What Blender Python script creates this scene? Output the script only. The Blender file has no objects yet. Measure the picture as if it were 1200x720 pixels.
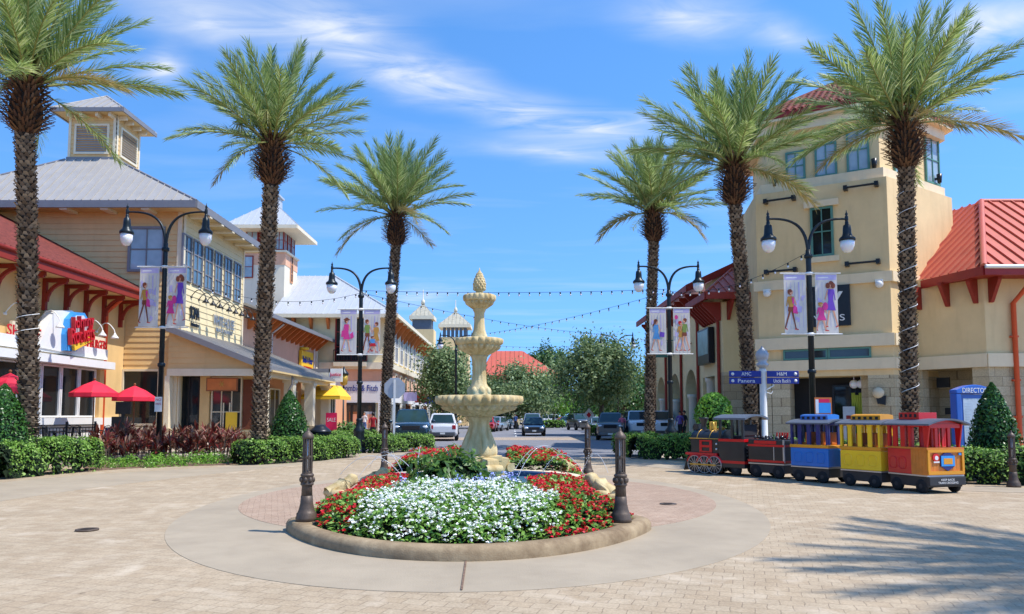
import bpy, math, random
import numpy as np
from mathutils import Vector, Matrix
RD = random.Random(7); NR = np.random.default_rng(7)
sc = bpy.context.scene; COL = sc.collection
sin, cos, pi, rad = math.sin, math.cos, math.pi, math.radians
V = Vector
# camera model: eye 1.6 m, 900 px focal length on a 1200 px wide picture, pitched up a little, lens shifted for the rest
F, EYE, PH = 900.0, 1.6, math.radians(4.5)
CY = 487 - F * math.tan(PH)
def at(px, py, Y):
    q = (CY - py) / F; c, s = cos(PH), sin(PH)
    dz = Y * (q * c + s) / (c - q * s)
    return V(((px - 600) / F * (Y * c + dz * s), Y, EYE + dz))
def g(px, py, z=0.0):
    q = (CY - py) / F; c, s = cos(PH), sin(PH)
    Y = (z - EYE) * (c - q * s) / (q * c + s)
    return V(((px - 600) / F * (Y * c + (z - EYE) * s), Y, z))
def zat(py, Y): return at(600, py, Y).z
def ray(px, py):
    a = at(px, py, 10.0); return (a - V((0, 0, EYE))).normalized()
class Wall:
    """vertical wall plane: from p0 to p1 as seen from outside, left to right"""
    def __init__(s, p0, p1):
        s.o = V((p0[0], p0[1], 0)); d = V((p1[0] - p0[0], p1[1] - p0[1], 0)); s.len = d.length
        s.r = d.normalized(); s.n = V((s.r.y, -s.r.x, 0))
    def p(s, u, z, d=0.0): return s.o + s.r * u + s.n * d + V((0, 0, z))
    def px(s, x, y):
        k = ray(x, y); e = V((0, 0, EYE)); t = (s.o - e).dot(s.n) / k.dot(s.n); h = e + k * t
        return (h - s.o).dot(s.r), h.z
    def rect(s, x0, y0, x1, y1):
        """pixel corners (measured at the middle) to u0,u1,z0,z1"""
        xm, ym = (x0 + x1) / 2, (y0 + y1) / 2
        u0 = s.px(x0, ym)[0]; u1 = s.px(x1, ym)[0]; z1 = s.px(xm, y0)[1]; z0 = s.px(xm, y1)[1]
        return min(u0, u1), max(u0, u1), z0, z1

# ---------------------------------------------------------------- materials
def lin(r, g_, b):
    f = lambda c: (c / 255 / 12.92) if c / 255 <= .04045 else ((c / 255 + .055) / 1.055) ** 2.4
    return (f(r), f(g_), f(b))
MATS = {}
def newmat(name):
    m = bpy.data.materials.new(name); m.use_nodes = True
    nt = m.node_tree; nt.nodes.clear()
    out = nt.nodes.new('ShaderNodeOutputMaterial'); b = nt.nodes.new('ShaderNodeBsdfPrincipled')
    nt.links.new(b.outputs[0], out.inputs[0]); MATS[name] = m
    return m, nt, b, out
def N(nt, t, **kw):
    n = nt.nodes.new(t)
    for k, v in kw.items():
        if k.startswith('i_'): n.inputs[k[2:].replace('_', ' ')].default_value = v
        else: setattr(n, k, v)
    return n
def col4(c): return (c[0], c[1], c[2], 1)
def clampc(c, k): return (min(1, c[0] * k), min(1, c[1] * k), min(1, c[2] * k), 1)
def mat(name, c, rough=.6, metal=0.0, var=.1, scale=2.5, bump=0.0, bscale=30.0, spec=.4, coat=0.0, dirt=0.0):
    m, nt, b, out = newmat(name); L = nt.links
    tc = N(nt, 'ShaderNodeTexCoord')
    n1 = N(nt, 'ShaderNodeTexNoise'); n1.inputs['Scale'].default_value = scale; n1.inputs['Detail'].default_value = 6; n1.inputs['Roughness'].default_value = .65
    L.new(tc.outputs['Object'], n1.inputs['Vector'])
    rp = N(nt, 'ShaderNodeValToRGB'); rp.color_ramp.elements[0].position = .3; rp.color_ramp.elements[1].position = .7
    rp.color_ramp.elements[0].color = clampc(c, 1 - var); rp.color_ramp.elements[1].color = clampc(c, 1 + var)
    L.new(n1.outputs['Fac'], rp.inputs['Fac']); src = rp.outputs[0]
    if dirt:
        mp = N(nt, 'ShaderNodeMapping'); mp.inputs['Scale'].default_value = (1.6, 1.6, .25); L.new(tc.outputs['Object'], mp.inputs['Vector'])
        n3 = N(nt, 'ShaderNodeTexNoise'); n3.inputs['Scale'].default_value = 2.0; n3.inputs['Detail'].default_value = 8; L.new(mp.outputs[0], n3.inputs['Vector'])
        r3 = N(nt, 'ShaderNodeValToRGB'); r3.color_ramp.elements[0].position = .5; r3.color_ramp.elements[1].position = .8
        r3.color_ramp.elements[0].color = (0, 0, 0, 1); r3.color_ramp.elements[1].color = (dirt, dirt, dirt, 1); L.new(n3.outputs['Fac'], r3.inputs['Fac'])
        mx = N(nt, 'ShaderNodeMixRGB'); L.new(r3.outputs[0], mx.inputs[0]); L.new(src, mx.inputs[1]); mx.inputs[2].default_value = clampc((c[0] * .55, c[1] * .5, c[2] * .45), 1); src = mx.outputs[0]
    L.new(src, b.inputs['Base Color'])
    b.inputs['Roughness'].default_value = rough; b.inputs['Metallic'].default_value = metal
    b.inputs['Specular IOR Level'].default_value = spec
    if coat: b.inputs['Coat Weight'].default_value = coat; b.inputs['Coat Roughness'].default_value = .08
    if bump:
        n2 = N(nt, 'ShaderNodeTexNoise'); n2.inputs['Scale'].default_value = bscale; n2.inputs['Detail'].default_value = 5
        L.new(tc.outputs['Object'], n2.inputs['Vector'])
        bp = N(nt, 'ShaderNodeBump'); bp.inputs['Strength'].default_value = bump; bp.inputs['Distance'].default_value = .02
        L.new(n2.outputs['Fac'], bp.inputs['Height']); L.new(bp.outputs[0], b.inputs['Normal'])
    return m
def leafmat(name, cols, rough=.45, trans=.25, tcol=None):
    """one colour per leaf, picked by the leaf's own random number"""
    m, nt, b, out = newmat(name); L = nt.links
    ge = N(nt, 'ShaderNodeNewGeometry'); rp = N(nt, 'ShaderNodeValToRGB'); e = rp.color_ramp.elements
    while len(e) < len(cols): e.new(.5)
    for i, c in enumerate(cols): e[i].position = i / max(1, len(cols) - 1); e[i].color = col4(c)
    L.new(ge.outputs['Random Per Island'], rp.inputs['Fac']); L.new(rp.outputs[0], b.inputs['Base Color'])
    b.inputs['Roughness'].default_value = rough; b.inputs['Specular IOR Level'].default_value = .4
    t = N(nt, 'ShaderNodeBsdfTranslucent'); mx = N(nt, 'ShaderNodeMixShader'); mx.inputs[0].default_value = trans
    hs = N(nt, 'ShaderNodeHueSaturation'); hs.inputs['Value'].default_value = 1.5; L.new(rp.outputs[0], hs.inputs['Color']); L.new(hs.outputs[0], t.inputs['Color'])
    L.new(b.outputs[0], mx.inputs[1]); L.new(t.outputs[0], mx.inputs[2]); L.new(mx.outputs[0], out.inputs[0])
    return m
def glassmat(name, c, rough=.06, spec=.8):
    m, nt, b, out = newmat(name); L = nt.links
    tc = N(nt, 'ShaderNodeTexCoord'); n1 = N(nt, 'ShaderNodeTexNoise'); n1.inputs['Scale'].default_value = 1.3; L.new(tc.outputs['Object'], n1.inputs['Vector'])
    rp = N(nt, 'ShaderNodeValToRGB'); rp.color_ramp.elements[0].color = clampc(c, .5); rp.color_ramp.elements[1].color = clampc(c, 1.6)
    L.new(n1.outputs['Fac'], rp.inputs['Fac']); L.new(rp.outputs[0], b.inputs['Base Color'])
    b.inputs['Roughness'].default_value = rough; b.inputs['Specular IOR Level'].default_value = spec
    bp = N(nt, 'ShaderNodeBump'); bp.inputs['Strength'].default_value = .05; bp.inputs['Distance'].default_value = .05; L.new(n1.outputs['Fac'], bp.inputs['Height']); L.new(bp.outputs[0], b.inputs['Normal'])
    return m

# ---------------------------------------------------------------- mesh builder
OFF = {}
class MB:
    def __init__(s): s.v = []; s.f = []; s.m = []; s.sm = []
    def add(s, vs, fs, mi=0, smooth=False):
        k = len(s.v); s.v.extend([tuple(x) for x in vs])
        for f in fs: s.f.append([i + k for i in f]); s.m.append(mi); s.sm.append(smooth)
    def poly(s, pts, mi=0): s.add(pts, [list(range(len(pts)))], mi)
    def obox(s, o, a, b, c, mi=0):
        """box from corner o with edge vectors a, b, c (right-handed)"""
        o = V(o); a = V(a); b = V(b); c = V(c)
        vs = [o, o + a, o + a + b, o + b, o + c, o + a + c, o + a + b + c, o + b + c]
        fs = [(0, 3, 2, 1), (4, 5, 6, 7), (0, 1, 5, 4), (1, 2, 6, 5), (2, 3, 7, 6), (3, 0, 4, 7)]
        if a.cross(b).dot(c) < 0: fs = [f[::-1] for f in fs]
        s.add(vs, fs, mi)
    def box(s, c, size, rz=0.0, mi=0):
        ca, sa = cos(rz), sin(rz); a = V((ca, sa, 0)) * size[0]; b = V((-sa, ca, 0)) * size[1]; h = V((0, 0, size[2]))
        s.obox(V(c) - a / 2 - b / 2 - h / 2, a, b, h, mi)
    def slab(s, W, u0, u1, z0, z1, d0, d1, mi=0):
        s.obox(W.p(u0, z0, d1), W.r * (u1 - u0), W.n * (d0 - d1), V((0, 0, z1 - z0)), mi)
    def bar(s, p0, p1, w, h, up=V((0, 0, 1)), mi=0):
        p0 = V(p0); p1 = V(p1); d = p1 - p0; side = d.cross(up).normalized(); u2 = side.cross(d).normalized()
        s.obox(p0 - side * w / 2 - u2 * h / 2, d, side * w, u2 * h, mi)
    def tube(s, pts, r, n=8, mi=0, cap=True, smooth=True, closed=False):
        pts = [V(p) for p in pts]; rs = r if isinstance(r, (list, tuple)) else [r] * len(pts)
        rings = []; ref = None; m = len(pts)
        for i, p in enumerate(pts):
            t = (pts[(i + 1) % m] - pts[i - 1]) if closed else (pts[min(i + 1, m - 1)] - pts[max(i - 1, 0)])
            t.normalize()
            if ref is None: ref = V((0, 0, 1)) if abs(t.z) < .9 else V((1, 0, 0))
            a = ref - t * ref.dot(t); a.normalize(); ref = a; b = t.cross(a)
            rings.append([p + (a * cos(2 * pi * k / n) + b * sin(2 * pi * k / n)) * rs[i] for k in range(n)])
        vs = [q for ring in rings for q in ring]; fs = []
        for i in range(m if closed else m - 1):
            j = (i + 1) % m
            for k in range(n): fs.append((i * n + k, i * n + (k + 1) % n, j * n + (k + 1) % n, j * n + k))
        s.add(vs, fs, mi, smooth)
        if cap and not closed:
            s.add(rings[0], [tuple(range(n))[::-1]], mi); s.add(rings[-1], [tuple(range(n))], mi)
    def lathe(s, prof, n=24, c=(0, 0, 0), mi=0, flute=None, smooth=True, sx=1.0, sy=1.0):
        """prof: (r, z) or (r, z, flute amount); flute: number of flutes"""
        c = V(c); vs = []; fs = []
        for p in prof:
            fa = p[2] if len(p) > 2 else 0.0
            for k in range(n):
                a = 2 * pi * k / n; r = p[0] * (1 + (fa * (abs(cos(a * flute / 2)) - .6) if flute else 0))
                vs.append(c + V((r * cos(a) * sx, r * sin(a) * sy, p[1])))
        for i in range(len(prof) - 1):
            for k in range(n): fs.append((i * n + k, i * n + (k + 1) % n, (i + 1) * n + (k + 1) % n, (i + 1) * n + k))
        fs.append(tuple(range(n))[::-1]); k0 = (len(prof) - 1) * n; fs.append(tuple(range(k0, k0 + n)))
        s.add(vs, fs, mi, smooth)
    def prism(s, poly, z0, z1, mi=0):
        n = len(poly); ar = sum(poly[i][0] * poly[(i + 1) % n][1] - poly[(i + 1) % n][0] * poly[i][1] for i in range(n))
        if ar < 0: poly = poly[::-1]
        vs = [(p[0], p[1], z0) for p in poly] + [(p[0], p[1], z1) for p in poly]
        s.add(vs, [tuple(range(n))[::-1], tuple(range(n, 2 * n))] + [(i, (i + 1) % n, n + (i + 1) % n, n + i) for i in range(n)], mi)
    def extr(s, pts, d, mi=0):
        """polygon in space extruded along vector d"""
        n = len(pts); pts = [V(p) for p in pts]; d = V(d); q = [p + d for p in pts]
        s.add(pts + q, [tuple(range(n))[::-1], tuple(range(n, 2 * n))] + [(i, (i + 1) % n, n + (i + 1) % n, n + i) for i in range(n)], mi)
    def sphere(s, c, r, nu=12, nv=8, sc=(1, 1, 1), mi=0):
        c = V(c); vs = [c + V((0, 0, -r * sc[2]))]; fs = []
        for j in range(1, nv):
            t = -pi / 2 + pi * j / nv
            for k in range(nu): a = 2 * pi * k / nu; vs.append(c + V((r * cos(t) * cos(a) * sc[0], r * cos(t) * sin(a) * sc[1], r * sin(t) * sc[2])))
        vs.append(c + V((0, 0, r * sc[2]))); top = len(vs) - 1
        for k in range(nu):
            fs.append((0, 1 + (k + 1) % nu, 1 + k)); b = 1 + (nv - 2) * nu; fs.append((top, b + k, b + (k + 1) % nu))
        for j in range(nv - 2):
            for k in range(nu): a = 1 + j * nu; fs.append((a + k, a + (k + 1) % nu, a + nu + (k + 1) % nu, a + nu + k))
        s.add(vs, fs, mi, True)
    def build(s, name, mats, parent=None, bevel=0.0, local=False, seg=2, fix=False):
        me = bpy.data.meshes.new(name); off = V((0, 0, 0))
        if parent is not None and not local: off = OFF.get(parent.name, V((0, 0, 0)))
        vs = [(a - off.x, b - off.y, c - off.z) for a, b, c in s.v]
        me.from_pydata(vs, [], s.f)
        ms = mats if isinstance(mats, (list, tuple)) else [mats]
        for m in ms: me.materials.append(MATS[m] if isinstance(m, str) else m)
        me.polygons.foreach_set('material_index', s.m); me.polygons.foreach_set('use_smooth', s.sm)
        if fix:
            import bmesh
            bm = bmesh.new(); bm.from_mesh(me); bmesh.ops.recalc_face_normals(bm, faces=bm.faces); bm.to_mesh(me); bm.free()
        me.update(); o = bpy.data.objects.new(name, me); COL.objects.link(o)
        if parent is not None: o.parent = parent; OFF[o.name] = off
        if bevel:
            bv = o.modifiers.new('bevel', 'BEVEL'); bv.width = bevel; bv.segments = seg; bv.limit_method = 'ANGLE'; bv.angle_limit = rad(40)
        return o
def npmesh(name, vs, fsize, nf, mats, parent=None, mi=None, smooth=False):
    """big regular meshes: vs (n,3) array, every face has fsize consecutive vertices"""
    me = bpy.data.meshes.new(name); vs = np.asarray(vs, dtype=np.float32)
    if parent is not None: vs = vs - np.array(OFF.get(parent.name, V((0, 0, 0))), dtype=np.float32)
    me.vertices.add(len(vs)); me.vertices.foreach_set('co', vs.ravel())
    me.loops.add(nf * fsize); me.loops.foreach_set('vertex_index', np.arange(nf * fsize, dtype=np.int32))
    me.polygons.add(nf); me.polygons.foreach_set('loop_start', np.arange(nf, dtype=np.int32) * fsize)
    try: me.polygons.foreach_set('loop_total', np.full(nf, fsize, dtype=np.int32))
    except Exception: pass
    for m in (mats if isinstance(mats, (list, tuple)) else [mats]): me.materials.append(MATS[m])
    if mi is not None: me.polygons.foreach_set('material_index', np.asarray(mi, dtype=np.int32))
    me.update(calc_edges=True); me.validate()
    o = bpy.data.objects.new(name, me); COL.objects.link(o)
    if parent is not None: o.parent = parent; OFF[o.name] = OFF.get(parent.name, V((0, 0, 0)))
    return o
def tag(o, label=None, cat=None, group=None, kind=None):
    if label: o['label'] = label
    if cat: o['category'] = cat
    if group: o['group'] = group
    if kind: o['kind'] = kind
    return o
def thing(name, label, cat, loc=(0, 0, 0), group=None, rz=0.0):
    o = bpy.data.objects.new(name, None); COL.objects.link(o); o.location = loc; o.rotation_euler = (0, 0, rz)
    o.empty_display_size = .2; OFF[o.name] = V(loc); return tag(o, label, cat, group)
def dup(o, loc=None, rz=None, label=None, parent=None, scale=None):
    c = o.copy(); COL.objects.link(c); OFF[c.name] = OFF.get(o.name, V((0, 0, 0)))
    if parent is not None: c.parent = parent
    for ch in list(o.children): dup(ch, parent=c)
    if loc is not None: c.location = loc
    if rz is not None: c.rotation_euler = (0, 0, rz)
    if label: c['label'] = label
    if scale is not None: c.scale = (scale,) * 3 if isinstance(scale, (int, float)) else scale
    return c
def struct(mb, name, m): o = mb.build(name, m); o['kind'] = 'structure'; return o
_tc = {}
def text(s, name, m, parent, o, right, up, height, width=None, ext=.02):
    """lettering: one flat mesh, centred at o, letters' capital height = height"""
    if s not in _tc:
        cu = bpy.data.curves.new('t', 'FONT'); cu.body = s; cu.extrude = .5; cu.align_x = 'CENTER'; cu.resolution_u = 3
        ob = bpy.data.objects.new('t', cu); COL.objects.link(ob)
        me = bpy.data.meshes.new_from_object(ob.evaluated_get(bpy.context.evaluated_depsgraph_get()))
        n = len(me.vertices); a = np.zeros(n * 3); me.vertices.foreach_get('co', a); a = a.reshape(-1, 3)
        _tc[s] = (a, [list(p.vertices) for p in me.polygons]); bpy.data.objects.remove(ob); bpy.data.meshes.remove(me); bpy.data.curves.remove(cu)
    a, fs = _tc[s]; a = a.copy()
    cx = (a[:, 0].max() + a[:, 0].min()) / 2; cy = (a[:, 1].max() + a[:, 1].min()) / 2; hh = a[:, 1].max() - a[:, 1].min(); ww = a[:, 0].max() - a[:, 0].min()
    k = height / hh; kx = width / ww if width else k
    right = V(right).normalized(); up = V(up).normalized(); nrm = right.cross(up); o = V(o)
    mb = MB(); mb.add([o + right * ((x - cx) * kx) + up * ((y - cy) * k) + nrm * ((z + .5) * ext) for x, y, z in a], fs)
    return mb.build(name, m, parent)
def warm(strings):
    for s in strings:
        text(s, 'warm', 'white_paint', None, (0, 0, 0), (1, 0, 0), (0, 0, 1), 1)
        o = bpy.data.objects['warm']; bpy.data.objects.remove(o)
UP = V((0, 0, 1)); X = V((1, 0, 0)); Yv = V((0, 1, 0))

# ---------------------------------------------------------------- foliage
def leaves(pts, nrm, size, spread=.8, ratio=.5, sizevar=.35):
    """diamond leaves: pts (n,3), nrm (n,3) -> (4n,3) vertices, quads"""
    n = len(pts); d = nrm + NR.normal(0, spread, (n, 3)); d /= np.linalg.norm(d, axis=1)[:, None] + 1e-9
    t = NR.normal(0, 1, (n, 3)); t -= d * (t * d).sum(1)[:, None]; t /= np.linalg.norm(t, axis=1)[:, None] + 1e-9
    b = np.cross(d, t); L = size * (1 + NR.uniform(-sizevar, sizevar, (n, 1))); w = L * ratio
    v = np.empty((n, 4, 3)); v[:, 0] = pts - t * L / 2; v[:, 1] = pts + b * w / 2 + d * L * .08; v[:, 2] = pts + t * L / 2; v[:, 3] = pts - b * w / 2 + d * L * .08
    return v.reshape(-1, 3)
def inwards(pts, amt):
    return pts
# ---------------------------------------------------------------- palette
mat('white_paint', (.78, .77, .74), .45, var=.04)
mat('cream_trim', lin(228, 214, 184), .6, var=.06, dirt=.15)
mat('yellow_siding', lin(224, 188, 130), .6, var=.06, scale=1.2, dirt=.2)
mat('cream_siding', lin(232, 214, 168), .6, var=.05, scale=1.2, dirt=.12)
mat('tan_stucco', lin(228, 199, 148), .85, var=.07, scale=.8, bump=.25, bscale=60, dirt=.26)
mat('light_stucco', lin(230, 210, 174), .85, var=.06, scale=.8, bump=.25, bscale=60, dirt=.2)
mat('arcade_stucco', lin(226, 206, 156), .85, var=.06, scale=.8, bump=.25, bscale=60, dirt=.2)
mat('pink_stucco', lin(222, 172, 140), .85, var=.06, scale=.8, bump=.25, bscale=60, dirt=.15)
mat('peach_stucco', lin(214, 156, 118), .85, var=.06, scale=.8, bump=.2, dirt=.15)
mat('white_stucco', lin(226, 216, 192), .85, var=.05, scale=.8, bump=.2, dirt=.15)
mat('grey_metal', lin(168, 163, 156), .45, .08, var=.07, scale=1.5, dirt=.12)
mat('grey_trim', lin(132, 130, 132), .5, .2, var=.07)
mat('white_metal', lin(184, 187, 190), .4, .1, var=.05, scale=.6, dirt=.1)
mat('red_metal', lin(192, 96, 74), .5, .0, var=.08, scale=.9, dirt=.14)
mat('dark_red_metal', lin(150, 40, 34), .45, .1, var=.1)
mat('red_wood', lin(142, 44, 30), .6, var=.1, dirt=.1)
mat('orange_wood', lin(200, 112, 54), .65, var=.15, dirt=.15)
mat('orange_pipe', lin(205, 80, 38), .45, var=.08)
mat('roof_tile', lin(112, 50, 39), .8, var=.35, scale=5, bump=.5, bscale=14)
mat('soffit', lin(214, 186, 130), .7, var=.05)
mat('black_metal', (.018, .02, .024), .35, .3, var=.2)
mat('lamp_metal', (.016, .024, .03), .38, .4, var=.25, scale=6)
mat('bronze', (.1, .072, .052), .5, .2, var=.35, scale=5, bump=.12, bscale=40)
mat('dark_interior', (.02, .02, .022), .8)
mat('wood_brown', lin(140, 84, 48), .6, var=.15)
mat('brick_red_panel', lin(120, 66, 44), .7, var=.15)
mat('concrete', lin(164, 149, 126), .8, var=.13, scale=.7, bump=.2, bscale=50, dirt=.18)
mat('far_roof', lin(176, 170, 150), .7, var=.2, scale=3)
mat('sidewalk', lin(178, 164, 144), .85, var=.09, scale=.8, bump=.15, bscale=50)
mat('mulch', lin(120, 96, 78), .95, var=.45, scale=14, bump=.8, bscale=25)
mat('red_canvas', lin(226, 40, 66), .7, var=.08)
mat('yellow_canvas', lin(236, 190, 52), .7, var=.08)
mat('pink_sign', lin(220, 30, 84), .5)
mat('navy_sign', lin(26, 46, 138), .4, var=.05)
mat('kiosk_blue', lin(40, 92, 178), .35, var=.07, coat=.3)
mat('poster_pale', lin(184, 196, 206), .35, var=.12, scale=5)
mat('teal_frame', lin(86, 134, 120), .5, var=.08)
mat('steel', (.5, .51, .53), .35, .8, var=.1)
mat('sign_back', lin(176, 180, 186), .45, .3, var=.1)
mat('chrome', (.7, .71, .73), .15, 1.0, var=.05)
mat('rubber', (.014, .014, .015), .8, var=.2)
mat('navy_roof', lin(92, 100, 112), .45, .1, var=.12)
mat('train_blue', lin(20, 112, 196), .32, var=.08, coat=.4)
mat('train_navy', lin(32, 40, 110), .35, var=.08, coat=.3)
mat('train_yellow', lin(250, 204, 36), .34, var=.07, coat=.4)
mat('train_gold', lin(222, 150, 32), .38, var=.1, coat=.3)
mat('train_red', lin(206, 20, 28), .34, var=.1, coat=.4)
mat('train_black', (.022, .022, .025), .36, var=.25, coat=.3)
mat('train_wood', lin(206, 122, 40), .4, var=.18, scale=7, coat=.3)
mat('train_seat', lin(190, 108, 40), .6, var=.2)
mat('chassis_black', (.03, .03, .032), .5, var=.3, dirt=.3)
mat('gold_paint', lin(200, 160, 70), .35, .5)
mat('stone_cap', lin(216, 200, 168), .8, var=.1, bump=.2)
mat('red_paint', lin(196, 28, 38), .4)
mat('sky_paint', lin(60, 150, 220), .4)
mat('purple_paint', lin(112, 70, 180), .6); mat('magenta_paint', lin(220, 60, 140), .6); mat('brown_paint', lin(130, 66, 40), .6)
mat('skin_paint', lin(224, 160, 128), .6); mat('lav_paint', lin(188, 176, 214), .6); mat('blue_paint', lin(84, 150, 206), .6)
mat('olive_paint', lin(128, 150, 72), .6); mat('mustard_paint', lin(196, 142, 60), .6)
mat('olive_bright', lin(176, 190, 72), .7, var=.1); mat('poster_teal', lin(120, 160, 160), .3, var=.3, scale=2)
mat('skin', lin(206, 150, 118), .55); mat('hair_dark', (.03, .02, .015), .6); mat('hair_brown', (.12, .07, .035), .6)
mat('cloth_black', (.02, .02, .023), .85); mat('cloth_red', lin(150, 24, 34), .85); mat('cloth_purple', lin(110, 84, 150), .85)
mat('cloth_blue', lin(70, 96, 150), .85); mat('cloth_white', (.7, .7, .7), .85); mat('cloth_pink', lin(216, 110, 130), .85)
glassmat('glass_dark', (.014, .017, .019), .05, .4); glassmat('glass_blue', (.09, .16, .22)); glassmat('glass_pale', (.3, .38, .42)); glassmat('glass_shop', (.03, .035, .035), .08)
glassmat('car_glass', (.02, .045, .045), .05, .45)
mat('car_teal', (.012, .03, .045), .22, .3, var=.1, coat=1.0); mat('car_white', (.72, .73, .75), .25, var=.03, coat=1.0)
mat('car_black', (.012, .014, .02), .22, .2, var=.1, coat=1.0); mat('car_silver', (.45, .47, .49), .28, .6, var=.05, coat=.8)
mat('car_grey', (.1, .1, .1), .28, .5, var=.08, coat=.8); mat('car_red', (.4, .02, .02), .25, coat=1.0); mat('car_blue', (.05, .12, .25), .25, .3, coat=1.0)
mat('lens_clear', (.75, .77, .78), .12, .3); mat('lens_red', (.35, .01, .015), .15); mat('plate', (.7, .7, .65), .5)
def _globe():
    m, nt, b, out = newmat('globe'); b.inputs['Base Color'].default_value = (.82, .83, .85, 1); b.inputs['Roughness'].default_value = .2
    b.inputs['Subsurface Weight'].default_value = .3; b.inputs['Coat Weight'].default_value = .5
_globe()
def _stone():
    """cast stone of the fountain: cream, with darker algae streaks low in its pores"""
    m, nt, b, out = newmat('fountain_stone'); L = nt.links; tc = N(nt, 'ShaderNodeTexCoord')
    n = N(nt, 'ShaderNodeTexNoise'); n.inputs['Scale'].default_value = 3; n.inputs['Detail'].default_value = 8; L.new(tc.outputs['Object'], n.inputs['Vector'])
    rp = N(nt, 'ShaderNodeValToRGB'); e = rp.color_ramp.elements; e[0].position = .3; e[1].position = .7
    e[0].color = col4(lin(186, 162, 110)); e[1].color = col4(lin(220, 202, 156)); L.new(n.outputs['Fac'], rp.inputs['Fac'])
    mp = N(nt, 'ShaderNodeMapping'); mp.inputs['Scale'].default_value = (7, 7, .8); L.new(tc.outputs['Object'], mp.inputs['Vector'])
    n2 = N(nt, 'ShaderNodeTexNoise'); n2.inputs['Scale'].default_value = 1.5; n2.inputs['Detail'].default_value = 6; L.new(mp.outputs[0], n2.inputs['Vector'])
    r2 = N(nt, 'ShaderNodeValToRGB'); r2.color_ramp.elements[0].position = .42; r2.color_ramp.elements[1].position = .68; r2.color_ramp.elements[1].color = (.6, .6, .6, 1)
    L.new(n2.outputs['Fac'], r2.inputs['Fac']); mx = N(nt, 'ShaderNodeMixRGB'); L.new(r2.outputs[0], mx.inputs[0]); L.new(rp.outputs[0], mx.inputs[1]); mx.inputs[2].default_value = col4(lin(150, 118, 58)); L.new(mx.outputs[0], b.inputs['Base Color'])
    b.inputs['Roughness'].default_value = .75
    n3 = N(nt, 'ShaderNodeTexNoise'); n3.inputs['Scale'].default_value = 45; L.new(tc.outputs['Object'], n3.inputs['Vector'])
    bp = N(nt, 'ShaderNodeBump'); bp.inputs['Strength'].default_value = .35; bp.inputs['Distance'].default_value = .02; L.new(n3.outputs['Fac'], bp.inputs['Height']); L.new(bp.outputs[0], b.inputs['Normal'])
_stone()
def _kerb():
    m, nt, b, out = newmat('kerb_concrete'); L = nt.links; tc = N(nt, 'ShaderNodeTexCoord')
    n = N(nt, 'ShaderNodeTexNoise'); n.inputs['Scale'].default_value = 2.2; n.inputs['Detail'].default_value = 10; n.inputs['Roughness'].default_value = .7; L.new(tc.outputs['Object'], n.inputs['Vector'])
    rp = N(nt, 'ShaderNodeValToRGB'); e = rp.color_ramp.elements; e[0].position = .3; e[1].position = .68; e[0].color = col4(lin(104, 82, 56)); e[1].color = col4(lin(172, 150, 116)); L.new(n.outputs['Fac'], rp.inputs['Fac'])
    L.new(rp.outputs[0], b.inputs['Base Color']); b.inputs['Roughness'].default_value = .85
    n3 = N(nt, 'ShaderNodeTexNoise'); n3.inputs['Scale'].default_value = 60; L.new(tc.outputs['Object'], n3.inputs['Vector'])
    bp = N(nt, 'ShaderNodeBump'); bp.inputs['Strength'].default_value = .4; bp.inputs['Distance'].default_value = .01; L.new(n3.outputs['Fac'], bp.inputs['Height']); L.new(bp.outputs[0], b.inputs['Normal'])
_kerb()
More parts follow.
